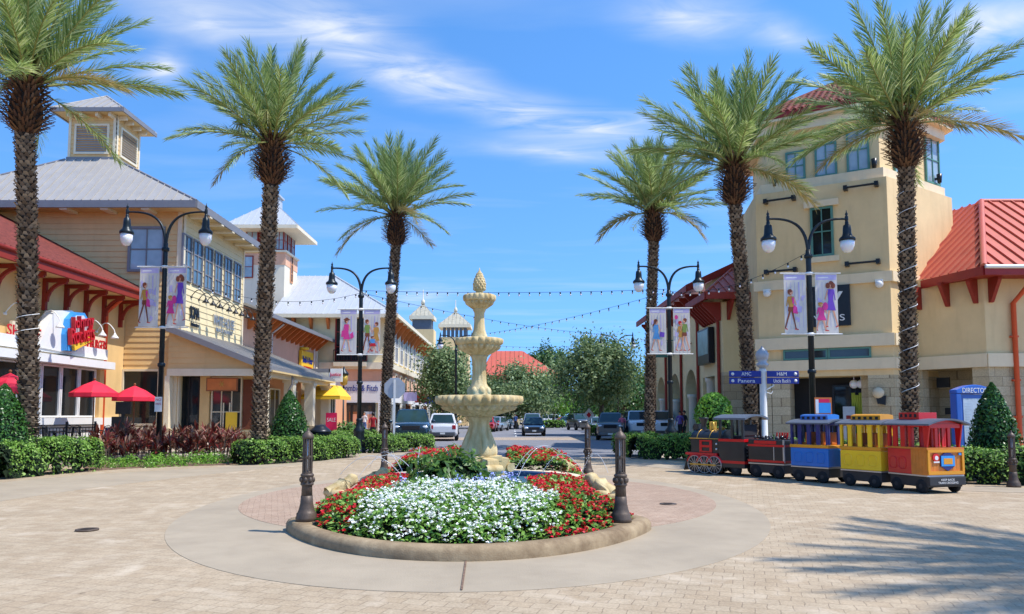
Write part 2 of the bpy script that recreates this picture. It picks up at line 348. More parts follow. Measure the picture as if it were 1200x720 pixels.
def brickmat(name, c1, c2, mortar, bw, bh, msize=.012, rot=0.0, stain=.25, squash=1.0, bump=.5, vert=False, light=None, pave=False):
    m, nt, b, out = newmat(name); L = nt.links; tc = N(nt, 'ShaderNodeTexCoord')
    mp = N(nt, 'ShaderNodeMapping'); mp.inputs['Rotation'].default_value = (0, 0, rot)
    if vert:
        sp = N(nt, 'ShaderNodeSeparateXYZ'); L.new(tc.outputs['Object'], sp.inputs[0]); ad = N(nt, 'ShaderNodeMath', operation='ADD'); L.new(sp.outputs[0], ad.inputs[0]); L.new(sp.outputs[1], ad.inputs[1])
        cb = N(nt, 'ShaderNodeCombineXYZ'); L.new(ad.outputs[0], cb.inputs[0]); L.new(sp.outputs[2], cb.inputs[1]); L.new(cb.outputs[0], mp.inputs['Vector'])
    else: L.new(tc.outputs['Object'], mp.inputs['Vector'])
    src = mp.outputs[0]
    if pave:
        nd = N(nt, 'ShaderNodeTexNoise'); nd.inputs['Scale'].default_value = 5.0; nd.inputs['Detail'].default_value = 2; L.new(mp.outputs[0], nd.inputs['Vector'])
        vm = N(nt, 'ShaderNodeVectorMath', operation='SUBTRACT'); L.new(nd.outputs['Color'], vm.inputs[0]); vm.inputs[1].default_value = (.5, .5, .5)
        vs = N(nt, 'ShaderNodeVectorMath', operation='SCALE'); L.new(vm.outputs[0], vs.inputs[0]); vs.inputs['Scale'].default_value = .05
        va = N(nt, 'ShaderNodeVectorMath', operation='ADD'); L.new(mp.outputs[0], va.inputs[0]); L.new(vs.outputs[0], va.inputs[1]); src = va.outputs[0]
    bt = N(nt, 'ShaderNodeTexBrick'); L.new(src, bt.inputs['Vector'])
    bt.inputs['Scale'].default_value = 1; bt.inputs['Brick Width'].default_value = bw; bt.inputs['Row Height'].default_value = bh
    bt.inputs['Mortar Size'].default_value = msize; bt.inputs['Mortar Smooth'].default_value = .4; bt.inputs['Bias'].default_value = 0
    bt.inputs['Color1'].default_value = col4(c1); bt.inputs['Color2'].default_value = col4(c2); bt.inputs['Mortar'].default_value = col4(mortar)
    n = N(nt, 'ShaderNodeTexNoise'); n.inputs['Scale'].default_value = .45; n.inputs['Detail'].default_value = 9; n.inputs['Roughness'].default_value = .65; L.new(tc.outputs['Object'], n.inputs['Vector'])
    rp = N(nt, 'ShaderNodeValToRGB'); rp.color_ramp.elements[0].position = .32; rp.color_ramp.elements[1].position = .7
    rp.color_ramp.elements[0].color = (1 - stain, 1 - stain * 1.05, 1 - stain * 1.1, 1); rp.color_ramp.elements[1].color = (1 + stain * .3, 1 + stain * .3, 1 + stain * .3, 1)
    L.new(n.outputs['Fac'], rp.inputs['Fac'])
    mx = N(nt, 'ShaderNodeMixRGB', blend_type='MULTIPLY'); mx.inputs[0].default_value = 1; L.new(bt.outputs['Color'], mx.inputs[1]); L.new(rp.outputs[0], mx.inputs[2])
    res = mx.outputs[0]
    if pave:   # old gum, oil drips and tyre-darkened patches
        vo = N(nt, 'ShaderNodeTexVoronoi'); vo.inputs['Scale'].default_value = 1.1; L.new(tc.outputs['Object'], vo.inputs['Vector'])
        rv = N(nt, 'ShaderNodeValToRGB'); rv.color_ramp.elements[0].position = .025; rv.color_ramp.elements[1].position = .05; rv.color_ramp.elements[0].color = (.62, .6, .58, 1); rv.color_ramp.elements[1].color = (1, 1, 1, 1); L.new(vo.outputs['Distance'], rv.inputs['Fac'])
        mv = N(nt, 'ShaderNodeMixRGB', blend_type='MULTIPLY'); mv.inputs[0].default_value = 1; L.new(res, mv.inputs[1]); L.new(rv.outputs[0], mv.inputs[2]); res = mv.outputs[0]
        nb = N(nt, 'ShaderNodeTexNoise'); nb.inputs['Scale'].default_value = 2.6; nb.inputs['Detail'].default_value = 10; nb.inputs['Roughness'].default_value = .75; L.new(tc.outputs['Object'], nb.inputs['Vector'])
        rb = N(nt, 'ShaderNodeValToRGB'); rb.color_ramp.elements[0].position = .34; rb.color_ramp.elements[1].position = .6; rb.color_ramp.elements[0].color = (.84, .82, .8, 1); rb.color_ramp.elements[1].color = (1.03, 1.03, 1.03, 1); L.new(nb.outputs['Fac'], rb.inputs['Fac'])
        mb_ = N(nt, 'ShaderNodeMixRGB', blend_type='MULTIPLY'); mb_.inputs[0].default_value = 1; L.new(res, mb_.inputs[1]); L.new(rb.outputs[0], mb_.inputs[2]); res = mb_.outputs[0]
    n4 = N(nt, 'ShaderNodeTexNoise'); n4.inputs['Scale'].default_value = 38 if pave else 18; n4.inputs['Detail'].default_value = 6; L.new(tc.outputs['Object'], n4.inputs['Vector'])
    r4 = N(nt, 'ShaderNodeValToRGB'); r4.color_ramp.elements[0].position = .3; r4.color_ramp.elements[1].position = .7; r4.color_ramp.elements[0].color = (.8, .79, .78, 1); r4.color_ramp.elements[1].color = (1.1, 1.1, 1.1, 1); L.new(n4.outputs['Fac'], r4.inputs['Fac'])
    m4 = N(nt, 'ShaderNodeMixRGB', blend_type='MULTIPLY'); m4.inputs[0].default_value = 1; L.new(res, m4.inputs[1]); L.new(r4.outputs[0], m4.inputs[2]); res = m4.outputs[0]
    if light:
        n2 = N(nt, 'ShaderNodeTexNoise'); n2.inputs['Scale'].default_value = 1.7; n2.inputs['Detail'].default_value = 8; n2.inputs['Distortion'].default_value = .6; L.new(mp.outputs[0], n2.inputs['Vector'])
        r2 = N(nt, 'ShaderNodeValToRGB'); r2.color_ramp.elements[0].position = .55; r2.color_ramp.elements[1].position = .75; r2.color_ramp.elements[1].color = (.6, .6, .6, 1); L.new(n2.outputs['Fac'], r2.inputs['Fac'])
        m2 = N(nt, 'ShaderNodeMixRGB'); L.new(r2.outputs[0], m2.inputs[0]); L.new(res, m2.inputs[1]); m2.inputs[2].default_value = col4(light); res = m2.outputs[0]
    L.new(res, b.inputs['Base Color']); b.inputs['Roughness'].default_value = .85; b.inputs['Specular IOR Level'].default_value = .25
    iv = N(nt, 'ShaderNodeMath', operation='SUBTRACT'); iv.inputs[0].default_value = 1; L.new(bt.outputs['Fac'], iv.inputs[1])
    ad2 = N(nt, 'ShaderNodeMath', operation='MULTIPLY_ADD'); L.new(n4.outputs['Fac'], ad2.inputs[0]); ad2.inputs[1].default_value = .35; L.new(iv.outputs[0], ad2.inputs[2])
    bp = N(nt, 'ShaderNodeBump'); bp.inputs['Strength'].default_value = bump; bp.inputs['Distance'].default_value = .015; L.new(ad2.outputs[0], bp.inputs['Height']); L.new(bp.outputs[0], b.inputs['Normal'])
    return m
brickmat('pavers', lin(186, 168, 141), lin(178, 158, 130), lin(154, 137, 114), .2, .18, .006, rot=.3, stain=.14, light=lin(204, 188, 164), pave=True, bump=.35)
brickmat('red_pavers', lin(184, 160, 138), lin(176, 150, 128), lin(142, 120, 102), .2, .1, .006, rot=-.3, stain=.15, light=lin(180, 156, 134), pave=True, bump=.3)
brickmat('band_pavers', lin(184, 168, 148), lin(176, 158, 138), lin(150, 132, 114), .3, .15, .008, rot=0, stain=.12, pave=True)
brickmat('stone_block', lin(206, 192, 160), lin(184, 166, 132), lin(150, 134, 108), .62, .4, .012, vert=True, stain=.15)
mat('asphalt', lin(122, 122, 126), .9, var=.14, scale=1.2, bump=.3, bscale=60)
mat('road_paint', (.7, .69, .66), .7, var=.15, scale=5)
# foliage
leafmat('hedge_leaf', [lin(52, 86, 26), lin(88, 130, 42), lin(126, 164, 64), lin(160, 192, 96)], .5, .32)
leafmat('dark_leaf', [lin(28, 60, 20), lin(50, 92, 34), lin(80, 126, 50)], .35, .15)
leafmat('oak_leaf', [lin(64, 88, 46), lin(94, 116, 66), lin(124, 144, 92), lin(152, 168, 122)], .6, .25)
leafmat('green_leaf', [lin(54, 86, 36), lin(86, 120, 54), lin(118, 150, 74)], .42, .25)
leafmat('far_leaf', [lin(52, 84, 40), lin(78, 110, 56), lin(104, 134, 74)], .5, .2)
leafmat('bright_leaf', [lin(78, 124, 36), lin(116, 164, 52), lin(150, 190, 80)], .38, .25)
leafmat('ti_leaf', [lin(84, 26, 26), lin(120, 40, 36), lin(140, 70, 58), lin(84, 70, 40), lin(176, 128, 108), lin(70, 34, 28)], .38, .2)
leafmat('flower_leaf', [lin(70, 108, 36), lin(112, 156, 60), lin(156, 190, 94)], .4, .25)
leafmat('red_petal', [lin(168, 10, 22), lin(206, 18, 34), lin(226, 40, 56)], .55, .2)
leafmat('white_petal', [lin(236, 236, 228), lin(250, 250, 246), lin(226, 230, 214)], .6, .15)
leafmat('blue_petal', [lin(150, 160, 226), lin(178, 188, 240)], .6, .15)
leafmat('palm_leaf', [lin(92, 116, 58), lin(124, 146, 78), lin(158, 174, 106), lin(196, 204, 150)], .5, .28)
leafmat('palm_dry', [lin(150, 136, 84), lin(178, 160, 104), lin(128, 130, 76)], .5, .2)
leafmat('palm_scale', [lin(84, 68, 54), lin(116, 98, 80), lin(156, 138, 116), lin(62, 50, 40)], .8, 0.0)
leafmat('palm_boot', [lin(64, 42, 30), lin(92, 62, 44), lin(122, 92, 66), lin(44, 30, 24)], .75, 0.0)
mat('palm_core', lin(54, 42, 32), .9, var=.3, scale=6)
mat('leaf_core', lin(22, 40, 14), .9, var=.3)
mat('bark', lin(96, 84, 72), .9, var=.3, scale=5, bump=.6)
mat('rachis', lin(140, 140, 78), .5, var=.15)
def _water():
    m, nt, b, out = newmat('pool_water'); L = nt.links; b.inputs['Base Color'].default_value = (.1, .24, .34, 1); b.inputs['Roughness'].default_value = .06; b.inputs['Specular IOR Level'].default_value = .6
    tc = N(nt, 'ShaderNodeTexCoord'); n = N(nt, 'ShaderNodeTexNoise'); n.inputs['Scale'].default_value = 9; n.inputs['Detail'].default_value = 3; L.new(tc.outputs['Object'], n.inputs['Vector'])
    bp = N(nt, 'ShaderNodeBump'); bp.inputs['Strength'].default_value = .4; bp.inputs['Distance'].default_value = .03; L.new(n.outputs['Fac'], bp.inputs['Height']); L.new(bp.outputs[0], b.inputs['Normal'])
    m, nt, b, out = newmat('jet_water'); b.inputs['Base Color'].default_value = (.86, .9, .93, 1); b.inputs['Roughness'].default_value = .12; b.inputs['Transmission Weight'].default_value = .35; b.inputs['IOR'].default_value = 1.33
_water()
brickmat('pool_tile', lin(40, 66, 104), lin(60, 88, 124), lin(110, 120, 130), .1, .1, .006, vert=True, stain=.1)
# ================================================================ text cache (before the scene fills up)
warm(['SHAKES', 'FRIES', 'HAMBURGERS', 'Johnny', 'Rockets', 'SOMA', 'Intimates', 'WHITE HOUSE', 'BLACK MARKET', 'Abercrombie & Fitch', 'Build-A-Bear', 'WORKSHOP', 'Justice',
      'DIRECTORY', 'H&M', "Uncle Buck's", 'AMC', 'Panera', 'V', 'VE   S', 'KEEP BACK', 'TRAIN CROSSING', 'SALE', 'NO', 'PARKING'])
# ================================================================ ground
mb = MB(); mb.box((0, 300, -.52), (2400, 2400, 1.0)); struct(mb, 'ground', 'sidewalk')
def sheet(name, pts, z, m, th=.03):
    mb = MB(); mb.prism([(p[0], p[1]) for p in pts], z - th, z); return struct(mb, name, m)
CX, CYC = -.61, 14.7
def ell(cx, cy, a, b, n=96, a0=0, a1=2 * pi): return [(cx + a * cos(a0 + (a1 - a0) * i / n), cy + b * sin(a0 + (a1 - a0) * i / n)) for i in range(n)]
sheet('plaza_paving', [(-40, -25), (40, -25), (40, 28.2), (-40, 28.2)], 0.0, 'pavers')
sheet('street', [(-7.6, 28.2), (4.2, 28.2), (6.6, 33), (8.4, 40), (8.4, 175), (-7.6, 175)], .003, 'asphalt')
sheet('crosswalk', [(-7.6, 50), (8.4, 50), (8.4, 56), (-7.6, 56)], .008, 'band_pavers')
sheet('crosswalk.001', [(-7.6, 28.2), (4.2, 28.2), (5.0, 30), (-7.6, 30)], .008, 'band_pavers')
sheet('far_street', [(-90, 160), (90, 160), (90, 178), (-90, 178)], .010, 'asphalt')
for s_, x0 in ((0, -.1), ):
    mb = MB()
    for k in range(12): mb.box((.3, 60 + k * 8, .008), (.12, 3, .006))
    struct(mb, 'road_markings', 'road_paint')
# concrete ring, brick oval, island
sheet('concrete_ring', ell(CX, CYC, 4.88, 7.6), .005, 'concrete')
sheet('brick_oval', ell(CX, 15.4, 4.45, 5.2), .009, 'red_pavers')
if 0: sheet('concrete_apron', [(CX + 3.26 * 1.09 * cos(t), CYC + 6.15 * 1.03 * sin(t)) for t in [2 * pi * k / 72 for k in range(72)]], .0125, 'concrete', .02)
mb = MB()   # joint in the concrete in front of the kerb
for px_ in (543,):
    a = g(541, 691, .014); b = g(546, 657, .014); mb.bar(a, b, .02, .004)
for t in ():
    c_, s_ = cos(rad(t)), sin(rad(t)); mb.bar((CX + 3.6 * c_, CYC + 6.4 * s_, .012), (CX + 4.85 * c_, CYC + 7.55 * s_, .012), .01, .003)
struct(mb, 'concrete_joint', 'mulch')
# gutter band along the planting on the left and right
L_out = [g(-90, 604), g(0, 588), g(110, 572), g(230, 558), g(340, 546), g(430, 536), g(520, 531)]
L_in = [g(520, 525), g(425, 530), g(335, 541), g(255, 548), g(112, 556), g(0, 566), g(-90, 572)]
sheet('gutter_band', L_out + L_in, .006, 'concrete')
R_out = [g(712, 543), g(800, 551), g(860, 548), g(1000, 560), g(1130, 576), g(1290, 580)]
R_in = [g(1290, 574), g(1130, 571), g(1000, 552), g(860, 541), g(800, 545), g(715, 538)]
sheet('gutter_band.001', R_out + R_in, .006, 'concrete')
sheet('patio', [(-18.4, 20), (-15.0, 20), (-15.3, 28), (-15.8, 33), (-16.2, 35.7), (-18.4, 35.7)], .28, 'band_pavers', .3)
sheet('mulch_bed', [g(100, 553), g(150, 549.5), g(215, 546.5), g(262, 545.5), g(300, 541), g(330, 531), g(260, 522), g(150, 524), g(95, 530)], .03, 'mulch', .05)
# sidewalks with kerb step each side of the street
sheet('pavement', [(-7.6, 34), (-7.6, 158), (-40, 158), (-40, 28.2), (-9, 28.2)], .13, 'sidewalk', .16)
sheet('pavement.001', [(8.4, 42), (8.4, 158), (40, 158), (40, 36), (9.5, 36)], .13, 'sidewalk', .16)
for i, (px_, py_, lab) in enumerate(((102, 621, 'dark iron drain cover set in the plain pavers far from the fountain'), (783, 591, 'dark iron drain cover in the brick oval by the fountain kerb'))):
    c = g(px_, py_, .012); mb = MB(); mb.lathe([(.15, -.01), (.15, .012), (.13, .014), (.12, .008), (.02, .008)], 24, c)
    for k in range(5): mb.box((c.x, c.y - .08 + k * .04, .024), (.15, .012, .006))
    tag(mb.build('drain_cover', 'bronze'), lab, 'drain cover')

# kerb of the flower island
def kfac(y):
    d = np.clip((np.abs(np.asarray(y) - CYC) - 2.75) / 1.1, 0, 1); return .74 + .26 * d * d * (3 - 2 * d)
def kerb_pt(t, k=1.0): y = CYC + 6.15 * k * sin(t); return V((CX + 3.26 * k * cos(t) * float(kfac(y)), y, 0))
mb = MB(); n = 144; prof = [(0, 0), (0, .09), (-.03, .14), (-.08, .165), (-.2, .165), (-.25, .13), (-.26, .0)]
ring = []
for i in range(n):
    t = 2 * pi * i / n; p = kerb_pt(t); tg = kerb_pt(t + .01) - kerb_pt(t - .01); nn = V((tg.y, -tg.x, 0)).normalized()
    ring += [p + nn * d + V((0, 0, z)) for d, z in prof]
m_ = len(prof); mb.add(ring, [(i * m_ + j, ((i + 1) % n) * m_ + j, ((i + 1) % n) * m_ + j + 1, i * m_ + j + 1) for i in range(n) for j in range(m_ - 1)], 0, True)
BOL = [(-2.8, 10.6), (1.47, 10.5), (1.84, 18.8), (-3.1, 18.8)]
for x, y in BOL: mb.lathe([(.2, 0), (.2, .12), (.19, .158), (.17, .168), (.02, .168)], 28, (x, y, 0))
o = mb.build('island_kerb', 'kerb_concrete', fix=True); o['kind'] = 'structure'
sheet('island_soil', [tuple(kerb_pt(t, .95))[:2] for t in [2 * pi * k / 60 for k in range(60)]], .12, 'mulch', .1)

# ================================================================ fountain pool
PX, PY, PA, PB = CX, 14.5, 1.8, 1.75
mb = MB(); n = 72; ring = []; prof = [(.16, .1), (.16, .44), (.13, .47), (-.1, .47), (-.13, .44), (-.13, .12)]
for i in range(n):
    t = 2 * pi * i / n; p = V((PX + PA * cos(t), PY + PB * sin(t), 0)); nn = V((cos(t) / PA, sin(t) / PB, 0)).normalized(); ring += [p + nn * d + V((0, 0, z)) for d, z in prof]
m_ = len(prof)
for i in range(n):
    for j in range(m_ - 1): mb.add([ring[i * m_ + j], ring[((i + 1) % n) * m_ + j], ring[((i + 1) % n) * m_ + j + 1], ring[i * m_ + j + 1]], [(0, 1, 2, 3)], 0 if j < 3 else 1)
pool = thing('fountain_pool', 'low oval pool with dark blue tiled inner wall around the fountain foot', 'pool', (PX, PY, 0))
mb.build('rim', ['stone_cap', 'pool_tile'], pool, fix=False)
mb = MB(); mb.prism(ell(PX, PY, PA - .1, PB - .1, 60), .2, .36); mb.build('water', 'pool_water', pool)

# ================================================================ fountain
S = 62.0; FX, FY = -.62, 14.5
fz = lambda y: zat(y, FY)
ft = thing('fountain', 'tall cream stone fountain with three fluted bowls and pineapple top', 'fountain', (FX, FY, .2))
def lpart(name, prof, n=96, flute=None, par=None, m='fountain_stone'):
    mb = MB(); mb.lathe([(p[0] / S, fz(p[1])) + tuple(p[2:]) for p in prof], n, (FX, FY, 0), flute=flute); return mb.build(name, m, par or ft)
mb = MB()
for k in range(4):
    a = k * pi / 2 + .5; c = V((FX + .36 * cos(a), FY + .36 * sin(a), 0)); d = V((cos(a), sin(a), 0)); t = V((-sin(a), cos(a), 0))
    prof = [(-.2, .2), (.28, .2), (.3, .3), (.2, .42), (.16, .55), (.25, .68), (.22, .8), (-.2, .84)]
    mb.extr([c + d * q[0] + V((0, 0, q[1])) - t * .12 for q in prof], t * .24)
    mb.tube([c + d * .24 - t * .16 + V((0, 0, .62)), c + d * .24 + t * .16 + V((0, 0, .62))], .085, 12); mb.tube([c + d * .24 - t * .15 + V((0, 0, .28)), c + d * .24 + t * .15 + V((0, 0, .28))], .075, 12)
mb.box((FX, FY, .8), (.66, .66, .12), .5); mb.box((FX, FY, .5), (.5, .5, .6), .5)
mb.build('pedestal_foot', 'fountain_stone', ft, bevel=.02)
lpart('pedestal', [(17, 539), (20, 537), (21.4, 531, .03), (20.6, 526, .1), (18, 518, .13), (14.4, 509, .13), (12, 502, .1), (11.4, 498, .04), (12.5, 494), (15.5, 491), (16, 488)], 96, 12)
def bowl(rim, body, bot, y0, y1, y2, y3, lobes):
    b = lpart('bowl', [(bot * .5, y3 + 1), (bot, y3), (bot * 1.5, y3 - (y3 - y2) * .25, .12), (body * .92, y2 + (y3 - y2) * .3, .16), (body, y2, .12), (body * .98, y2 - .6), (rim * .93, y1 + .6), (rim * .985, y1 - .6, .06), (rim, (y0 + y1) / 2, .1), (rim * .985, y0 + .8, .1), (rim * .93, y0, .02), (rim * .86, y0 + 1), (rim * .8, y0 + 4), (1, y0 + 4.5)], 168, lobes)
    w = MB(); w.lathe([(rim * .84 / S, fz(y0 + 2.4) - .03), (rim * .84 / S, fz(y0 + 2.4)), (.01, fz(y0 + 2.4))], 40, (FX, FY, 0)); w.build('water', 'pool_water', b)
bowl(50, 43, 15, 464, 474, 477, 489, 28)
lpart('stem', [(15, 467), (14, 463), (12.6, 458), (12, 455), (9, 450), (8.2, 444, .1), (7.7, 436, .13), (7.8, 428, .13), (8.6, 423), (9.5, 419), (11, 417)], 96, 12)
mb = MB()
for k in range(8):
    a = 2 * pi * k / 8 + .3; c = V((FX + .17 * cos(a), FY + .17 * sin(a), fz(459))); mb.sphere(c, .07, 10, 8, (1, 1, 1.3))
mb.build('leaf_collar', 'fountain_stone', ft)
bowl(27.5, 24.5, 9, 397, 404, 406, 418, 22)
lpart('stem', [(11, 400), (10, 396), (8.6, 392), (7, 387), (6.2, 380, .05), (5.8, 372, .05), (6, 367), (7.5, 364), (8, 362)], 72, 10)
bowl(19, 16.5, 6.5, 346, 353, 354.5, 363.5, 18)
mb = MB(); mb.lathe([(r / S, fz(y)) for r, y in [(8, 350), (7.5, 346), (5, 344), (4, 342.5), (5.5, 341), (6.6, 337), (6.7, 333), (6, 328), (4.4, 323), (2.5, 319.5), (.8, 317), (.3, 314)]], 32, (FX, FY, 0))
for j in range(7):
    for k in range(10):
        y = 339 - j * 2.9; r = [6.3, 6.7, 6.8, 6.3, 5.5, 4.4, 3.2][j] / S; a = 2 * pi * (k + .5 * (j % 2)) / 10; mb.sphere((FX + r * cos(a), FY + r * sin(a), fz(y)), .024 - .0015 * j, 6, 5, (1, 1, 1.4))
mb.build('finial', 'fountain_stone', ft)

# ================================================================ bollards
def bollard(x, y, z, label, s=1.0):
    t = thing('bollard', label, 'bollard', (x, y, z), 'bronze light bollards'); t.scale = (.67, .67, 1.0); mb = MB()
    mb.lathe([(.215, 0), (.215, .05), (.2, .07), (.2, .1), (.175, .12), (.15, .17), (.128, .24), (.118, .34)], 24, (x, y, z)); mb.build('base', 'bronze', t)
    mb = MB(); mb.lathe([(.112, .33, .05), (.104, .46, .05), (.11, .475), (.135, .49), (.135, .5), (.125, .51), (.125, .6), (.135, .61), (.135, .625), (.11, .64)], 48, (x, y, z), flute=12)
    for k in range(8): a = 2 * pi * k / 8; mb.sphere((x + .125 * cos(a), y + .125 * sin(a), z + .555), .04, 8, 6)
    mb.build('shaft', 'bronze', t)
    mb = MB(); mb.lathe([(.074, .63), (.07, 1.12)], 20, (x, y, z)); mb.build('lens', 'lens_clear', t)
    mb = MB()
    for k in range(12): a = 2 * pi * k / 12; mb.box((x + .088 * cos(a), y + .088 * sin(a), z + .875), (.032, .026, .5), a)
    mb.lathe([(.09, .62), (.1, .63), (.1, .66), (.092, .67)], 24, (x, y, z)); mb.lathe([(.092, .84), (.1, .85), (.1, .87), (.092, .88)], 24, (x, y, z))
    mb.build('cage', 'bronze', t)
    mb = MB(); mb.lathe([(.09, 1.105), (.118, 1.115), (.12, 1.14), (.1, 1.17), (.06, 1.2), (.035, 1.215), (.03, 1.235), (.02, 1.255), (.004, 1.265)], 24, (x, y, z)); mb.build('cap', 'bronze', t)
bollard(*BOL[0], .17, 'bronze light bollard on the kerb left of the red flowers')
bollard(*BOL[1], .17, 'bronze light bollard on the kerb right of the red flowers, beside a stone frog')
bollard(*BOL[2], .17, 'bronze light bollard behind the fountain on the street side, right of the pool')
bollard(*BOL[3], .17, 'bronze light bollard behind the golden frogs, in front of the stop sign hedge')
p = g(1188, 571); bollard(p.x, p.y, 0, 'bronze light bollard on the pavers beside the right hedge and cone shrub')

# ================================================================ flowers
def in_bed(p):
    dx, dy = (p[:, 0] - CX) / (2.98 * kfac(p[:, 1])), (p[:, 1] - CYC) / 5.93; return dx * dx + dy * dy
def pool_r(p): return np.sqrt(((p[:, 0] - PX) / (PA + .22)) ** 2 + ((p[:, 1] - PY) / (PB + .22)) ** 2)
def mound(p):
    s = np.clip(in_bed(p), 0, 1); e = 1 - s
    h = .15 + .46 * (1 - np.exp(-e * 5.5)) + .05 * np.sin(p[:, 0] * 4.1 + 1) * np.cos(p[:, 1] * 3.3)
    h += np.where(p[:, 1] > 16, .14 * np.clip((p[:, 1] - 16) / 1.2, 0, 1) * np.clip(e * 4, 0, 1), 0)
    return h
def bedmask(p):
    k = (in_bed(p) < 1) & (pool_r(p) > 1)
    for x, y in ((1.5, 12.7), (-2.95, 13.0), (-2.75, 15.0), (1.2, 16.5), (-1.8, 16.4)): k &= ((p[:, 0] - x) ** 2 + (p[:, 1] - y) ** 2) > .2 ** 2
    for x, y in BOL: k &= ((p[:, 0] - x) ** 2 + (p[:, 1] - y) ** 2) > .24 ** 2
    return k
def white_s(p): return ((p[:, 0] + .7) / 1.26) ** 2 + ((p[:, 1] - 9.9) / 1.75) ** 2 + .09 * np.sin(p[:, 0] * 7) + .06 * np.sin(p[:, 1] * 9)
def sample(n, bb): return np.stack([NR.uniform(bb[0], bb[1], n), NR.uniform(bb[2], bb[3], n)], 1)
def flowers(name, label, region, bb, dens, fd, petal, psize, zadd=0.0):
    area = (bb[1] - bb[0]) * (bb[3] - bb[2])
    vs = []; mi = []
    # ground under the leaves
    m = int(area * 260); p = sample(m, bb); p = p[region(p)]
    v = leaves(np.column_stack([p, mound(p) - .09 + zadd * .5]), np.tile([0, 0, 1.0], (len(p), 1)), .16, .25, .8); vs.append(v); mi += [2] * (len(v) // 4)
    p = sample(int(area * dens), bb); p = p[region(p)]; z = mound(p) + zadd + NR.uniform(-.11, .03, len(p))
    v = leaves(np.column_stack([p, z]), np.tile([0, -.15, 1.0], (len(p), 1)), .075, .55, .45); vs.append(v); mi += [0] * (len(v) // 4)
    p = sample(int(area * fd), bb); p = p[region(p)]
    cl = np.sin(p[:, 0] * 5.3 + p[:, 1] * 2.1) * np.sin(p[:, 1] * 4.7 - p[:, 0]) ; p = p[NR.uniform(-1.3, 1, len(p)) < cl + .55]
    z = mound(p) + zadd + NR.uniform(-.02, .06, len(p)); q = np.column_stack([p, z])
    q = np.repeat(q, 7, 0) + NR.normal(0, psize * .38, (len(q) * 7, 3)) * np.repeat(NR.uniform(.5, 1.7, (len(q), 1)), 7, 0) * [1, 1, .6]
    v = leaves(q, np.tile([0, -.1, 1.0], (len(q), 1)), psize, .55, .75, .6); vs.append(v); mi += [1] * (len(v) // 4)
    v = np.concatenate(vs); o = npmesh(name, v, 4, len(v) // 4, ['flower_leaf', petal, 'leaf_core'], mi=mi)
    tag(o, label, 'flowers', None, 'stuff'); return o
flowers('white_flowers', 'dense white bedding flowers along the front of the round bed', lambda p: bedmask(p) & (white_s(p) < 1) & (p[:, 1] < 11.7), (-2.3, 1.0, 8.7, 11.8), 1400, 340, 'white_petal', .029, .02)
flowers('red_flowers', 'red bedding flowers on the left side of the round bed', lambda p: bedmask(p) & (white_s(p) >= 1) & (p[:, 0] < CX) & (p[:, 1] < 15.6) & ~((abs(p[:, 0] + .7) < .95) & (p[:, 1] > 11)), (-3.6, CX, 8.7, 15.6), 1300, 215, 'red_petal', .036)
flowers('red_flowers.001', 'red bedding flowers on the right side of the round bed', lambda p: bedmask(p) & (white_s(p) >= 1) & (p[:, 0] >= CX) & (p[:, 1] < 15.6) & ~((abs(p[:, 0] + .7) < .95) & (p[:, 1] > 11)), (CX, 2.4, 8.7, 15.6), 1300, 225, 'red_petal', .036)
flowers('red_flowers.002', 'red flower mound behind the pool, left of the fountain', lambda p: bedmask(p) & (p[:, 0] < -1.0) & (p[:, 1] > 16.1), (-3.4, -1.0, 16.1, 20.6), 800, 110, 'red_petal', .045, .06)
flowers('red_flowers.003', 'red flower mound behind the pool, right of the fountain', lambda p: bedmask(p) & (p[:, 0] > -.1) & (p[:, 1] > 16.1), (-.1, 2.3, 16.1, 20.6), 800, 110, 'red_petal', .045, .06)
def shrub_leaves(name, label, cat, c, r, n, lm, size, core=True, group=None, kind=None, ratio=.5, spread=.7):
    d = NR.normal(0, 1, (n, 3)); d /= np.linalg.norm(d, axis=1)[:, None]; d[:, 2] = np.abs(d[:, 2])
    rr = NR.uniform(.62, 1.0, (n, 1)) * (1 + .13 * np.sin(d[:, :1] * 6 + d[:, 1:2] * 5)); p = np.array(c) + d * rr * np.array(r)
    v = leaves(p, d, size, spread, ratio); vs = [v]; mi = [0] * n
    if core:
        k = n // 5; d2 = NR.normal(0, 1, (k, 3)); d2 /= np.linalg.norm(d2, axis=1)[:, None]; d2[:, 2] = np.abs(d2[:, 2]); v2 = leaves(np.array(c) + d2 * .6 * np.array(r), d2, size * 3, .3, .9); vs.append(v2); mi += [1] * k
    v = np.concatenate(vs); o = npmesh(name, v, 4, len(v) // 4, [lm, 'leaf_core'], mi=mi); tag(o, label, cat, group, kind); return o
shrub_leaves('leafy_plant', 'dark leafy green plant in front of the fountain foot', 'plant', (-.95, 12.2, .35), (.72, .6, .72), 1200, 'green_leaf', .14, ratio=.42)
shrub_leaves('leafy_plant', 'low green plant left of the dark leafy plant, before the pool', 'plant', (-1.5, 11.9, .3), (.45, .45, .38), 500, 'green_leaf', .1, ratio=.42)
shrub_leaves('leafy_plant', 'low green plant with pale blue flowers in front of the stone foot', 'plant', (-.15, 11.95, .3), (.5, .4, .36), 500, 'green_leaf', .1, ratio=.42)
q = []
for x, y, z in ((-1.05, 11.45, .62), (-.82, 11.4, .66), (-.7, 11.35, .6), (-.45, 11.5, .66), (-.3, 11.45, .7), (-.12, 11.5, .69), (.0, 11.55, .68), (-1.62, 11.5, .64), (-.55, 11.4, .6)):
    q.append(np.array([x, y, z]) + NR.normal(0, .045, (26, 3)))
q = np.concatenate(q); v = leaves(q, np.tile([0, -.3, 1.0], (len(q), 1)), .04, .6, .8); tag(npmesh('blue_flowers', v, 4, len(q), 'blue_petal'), 'few pale blue flower heads above the white bedding flowers', 'flowers', None, 'stuff')
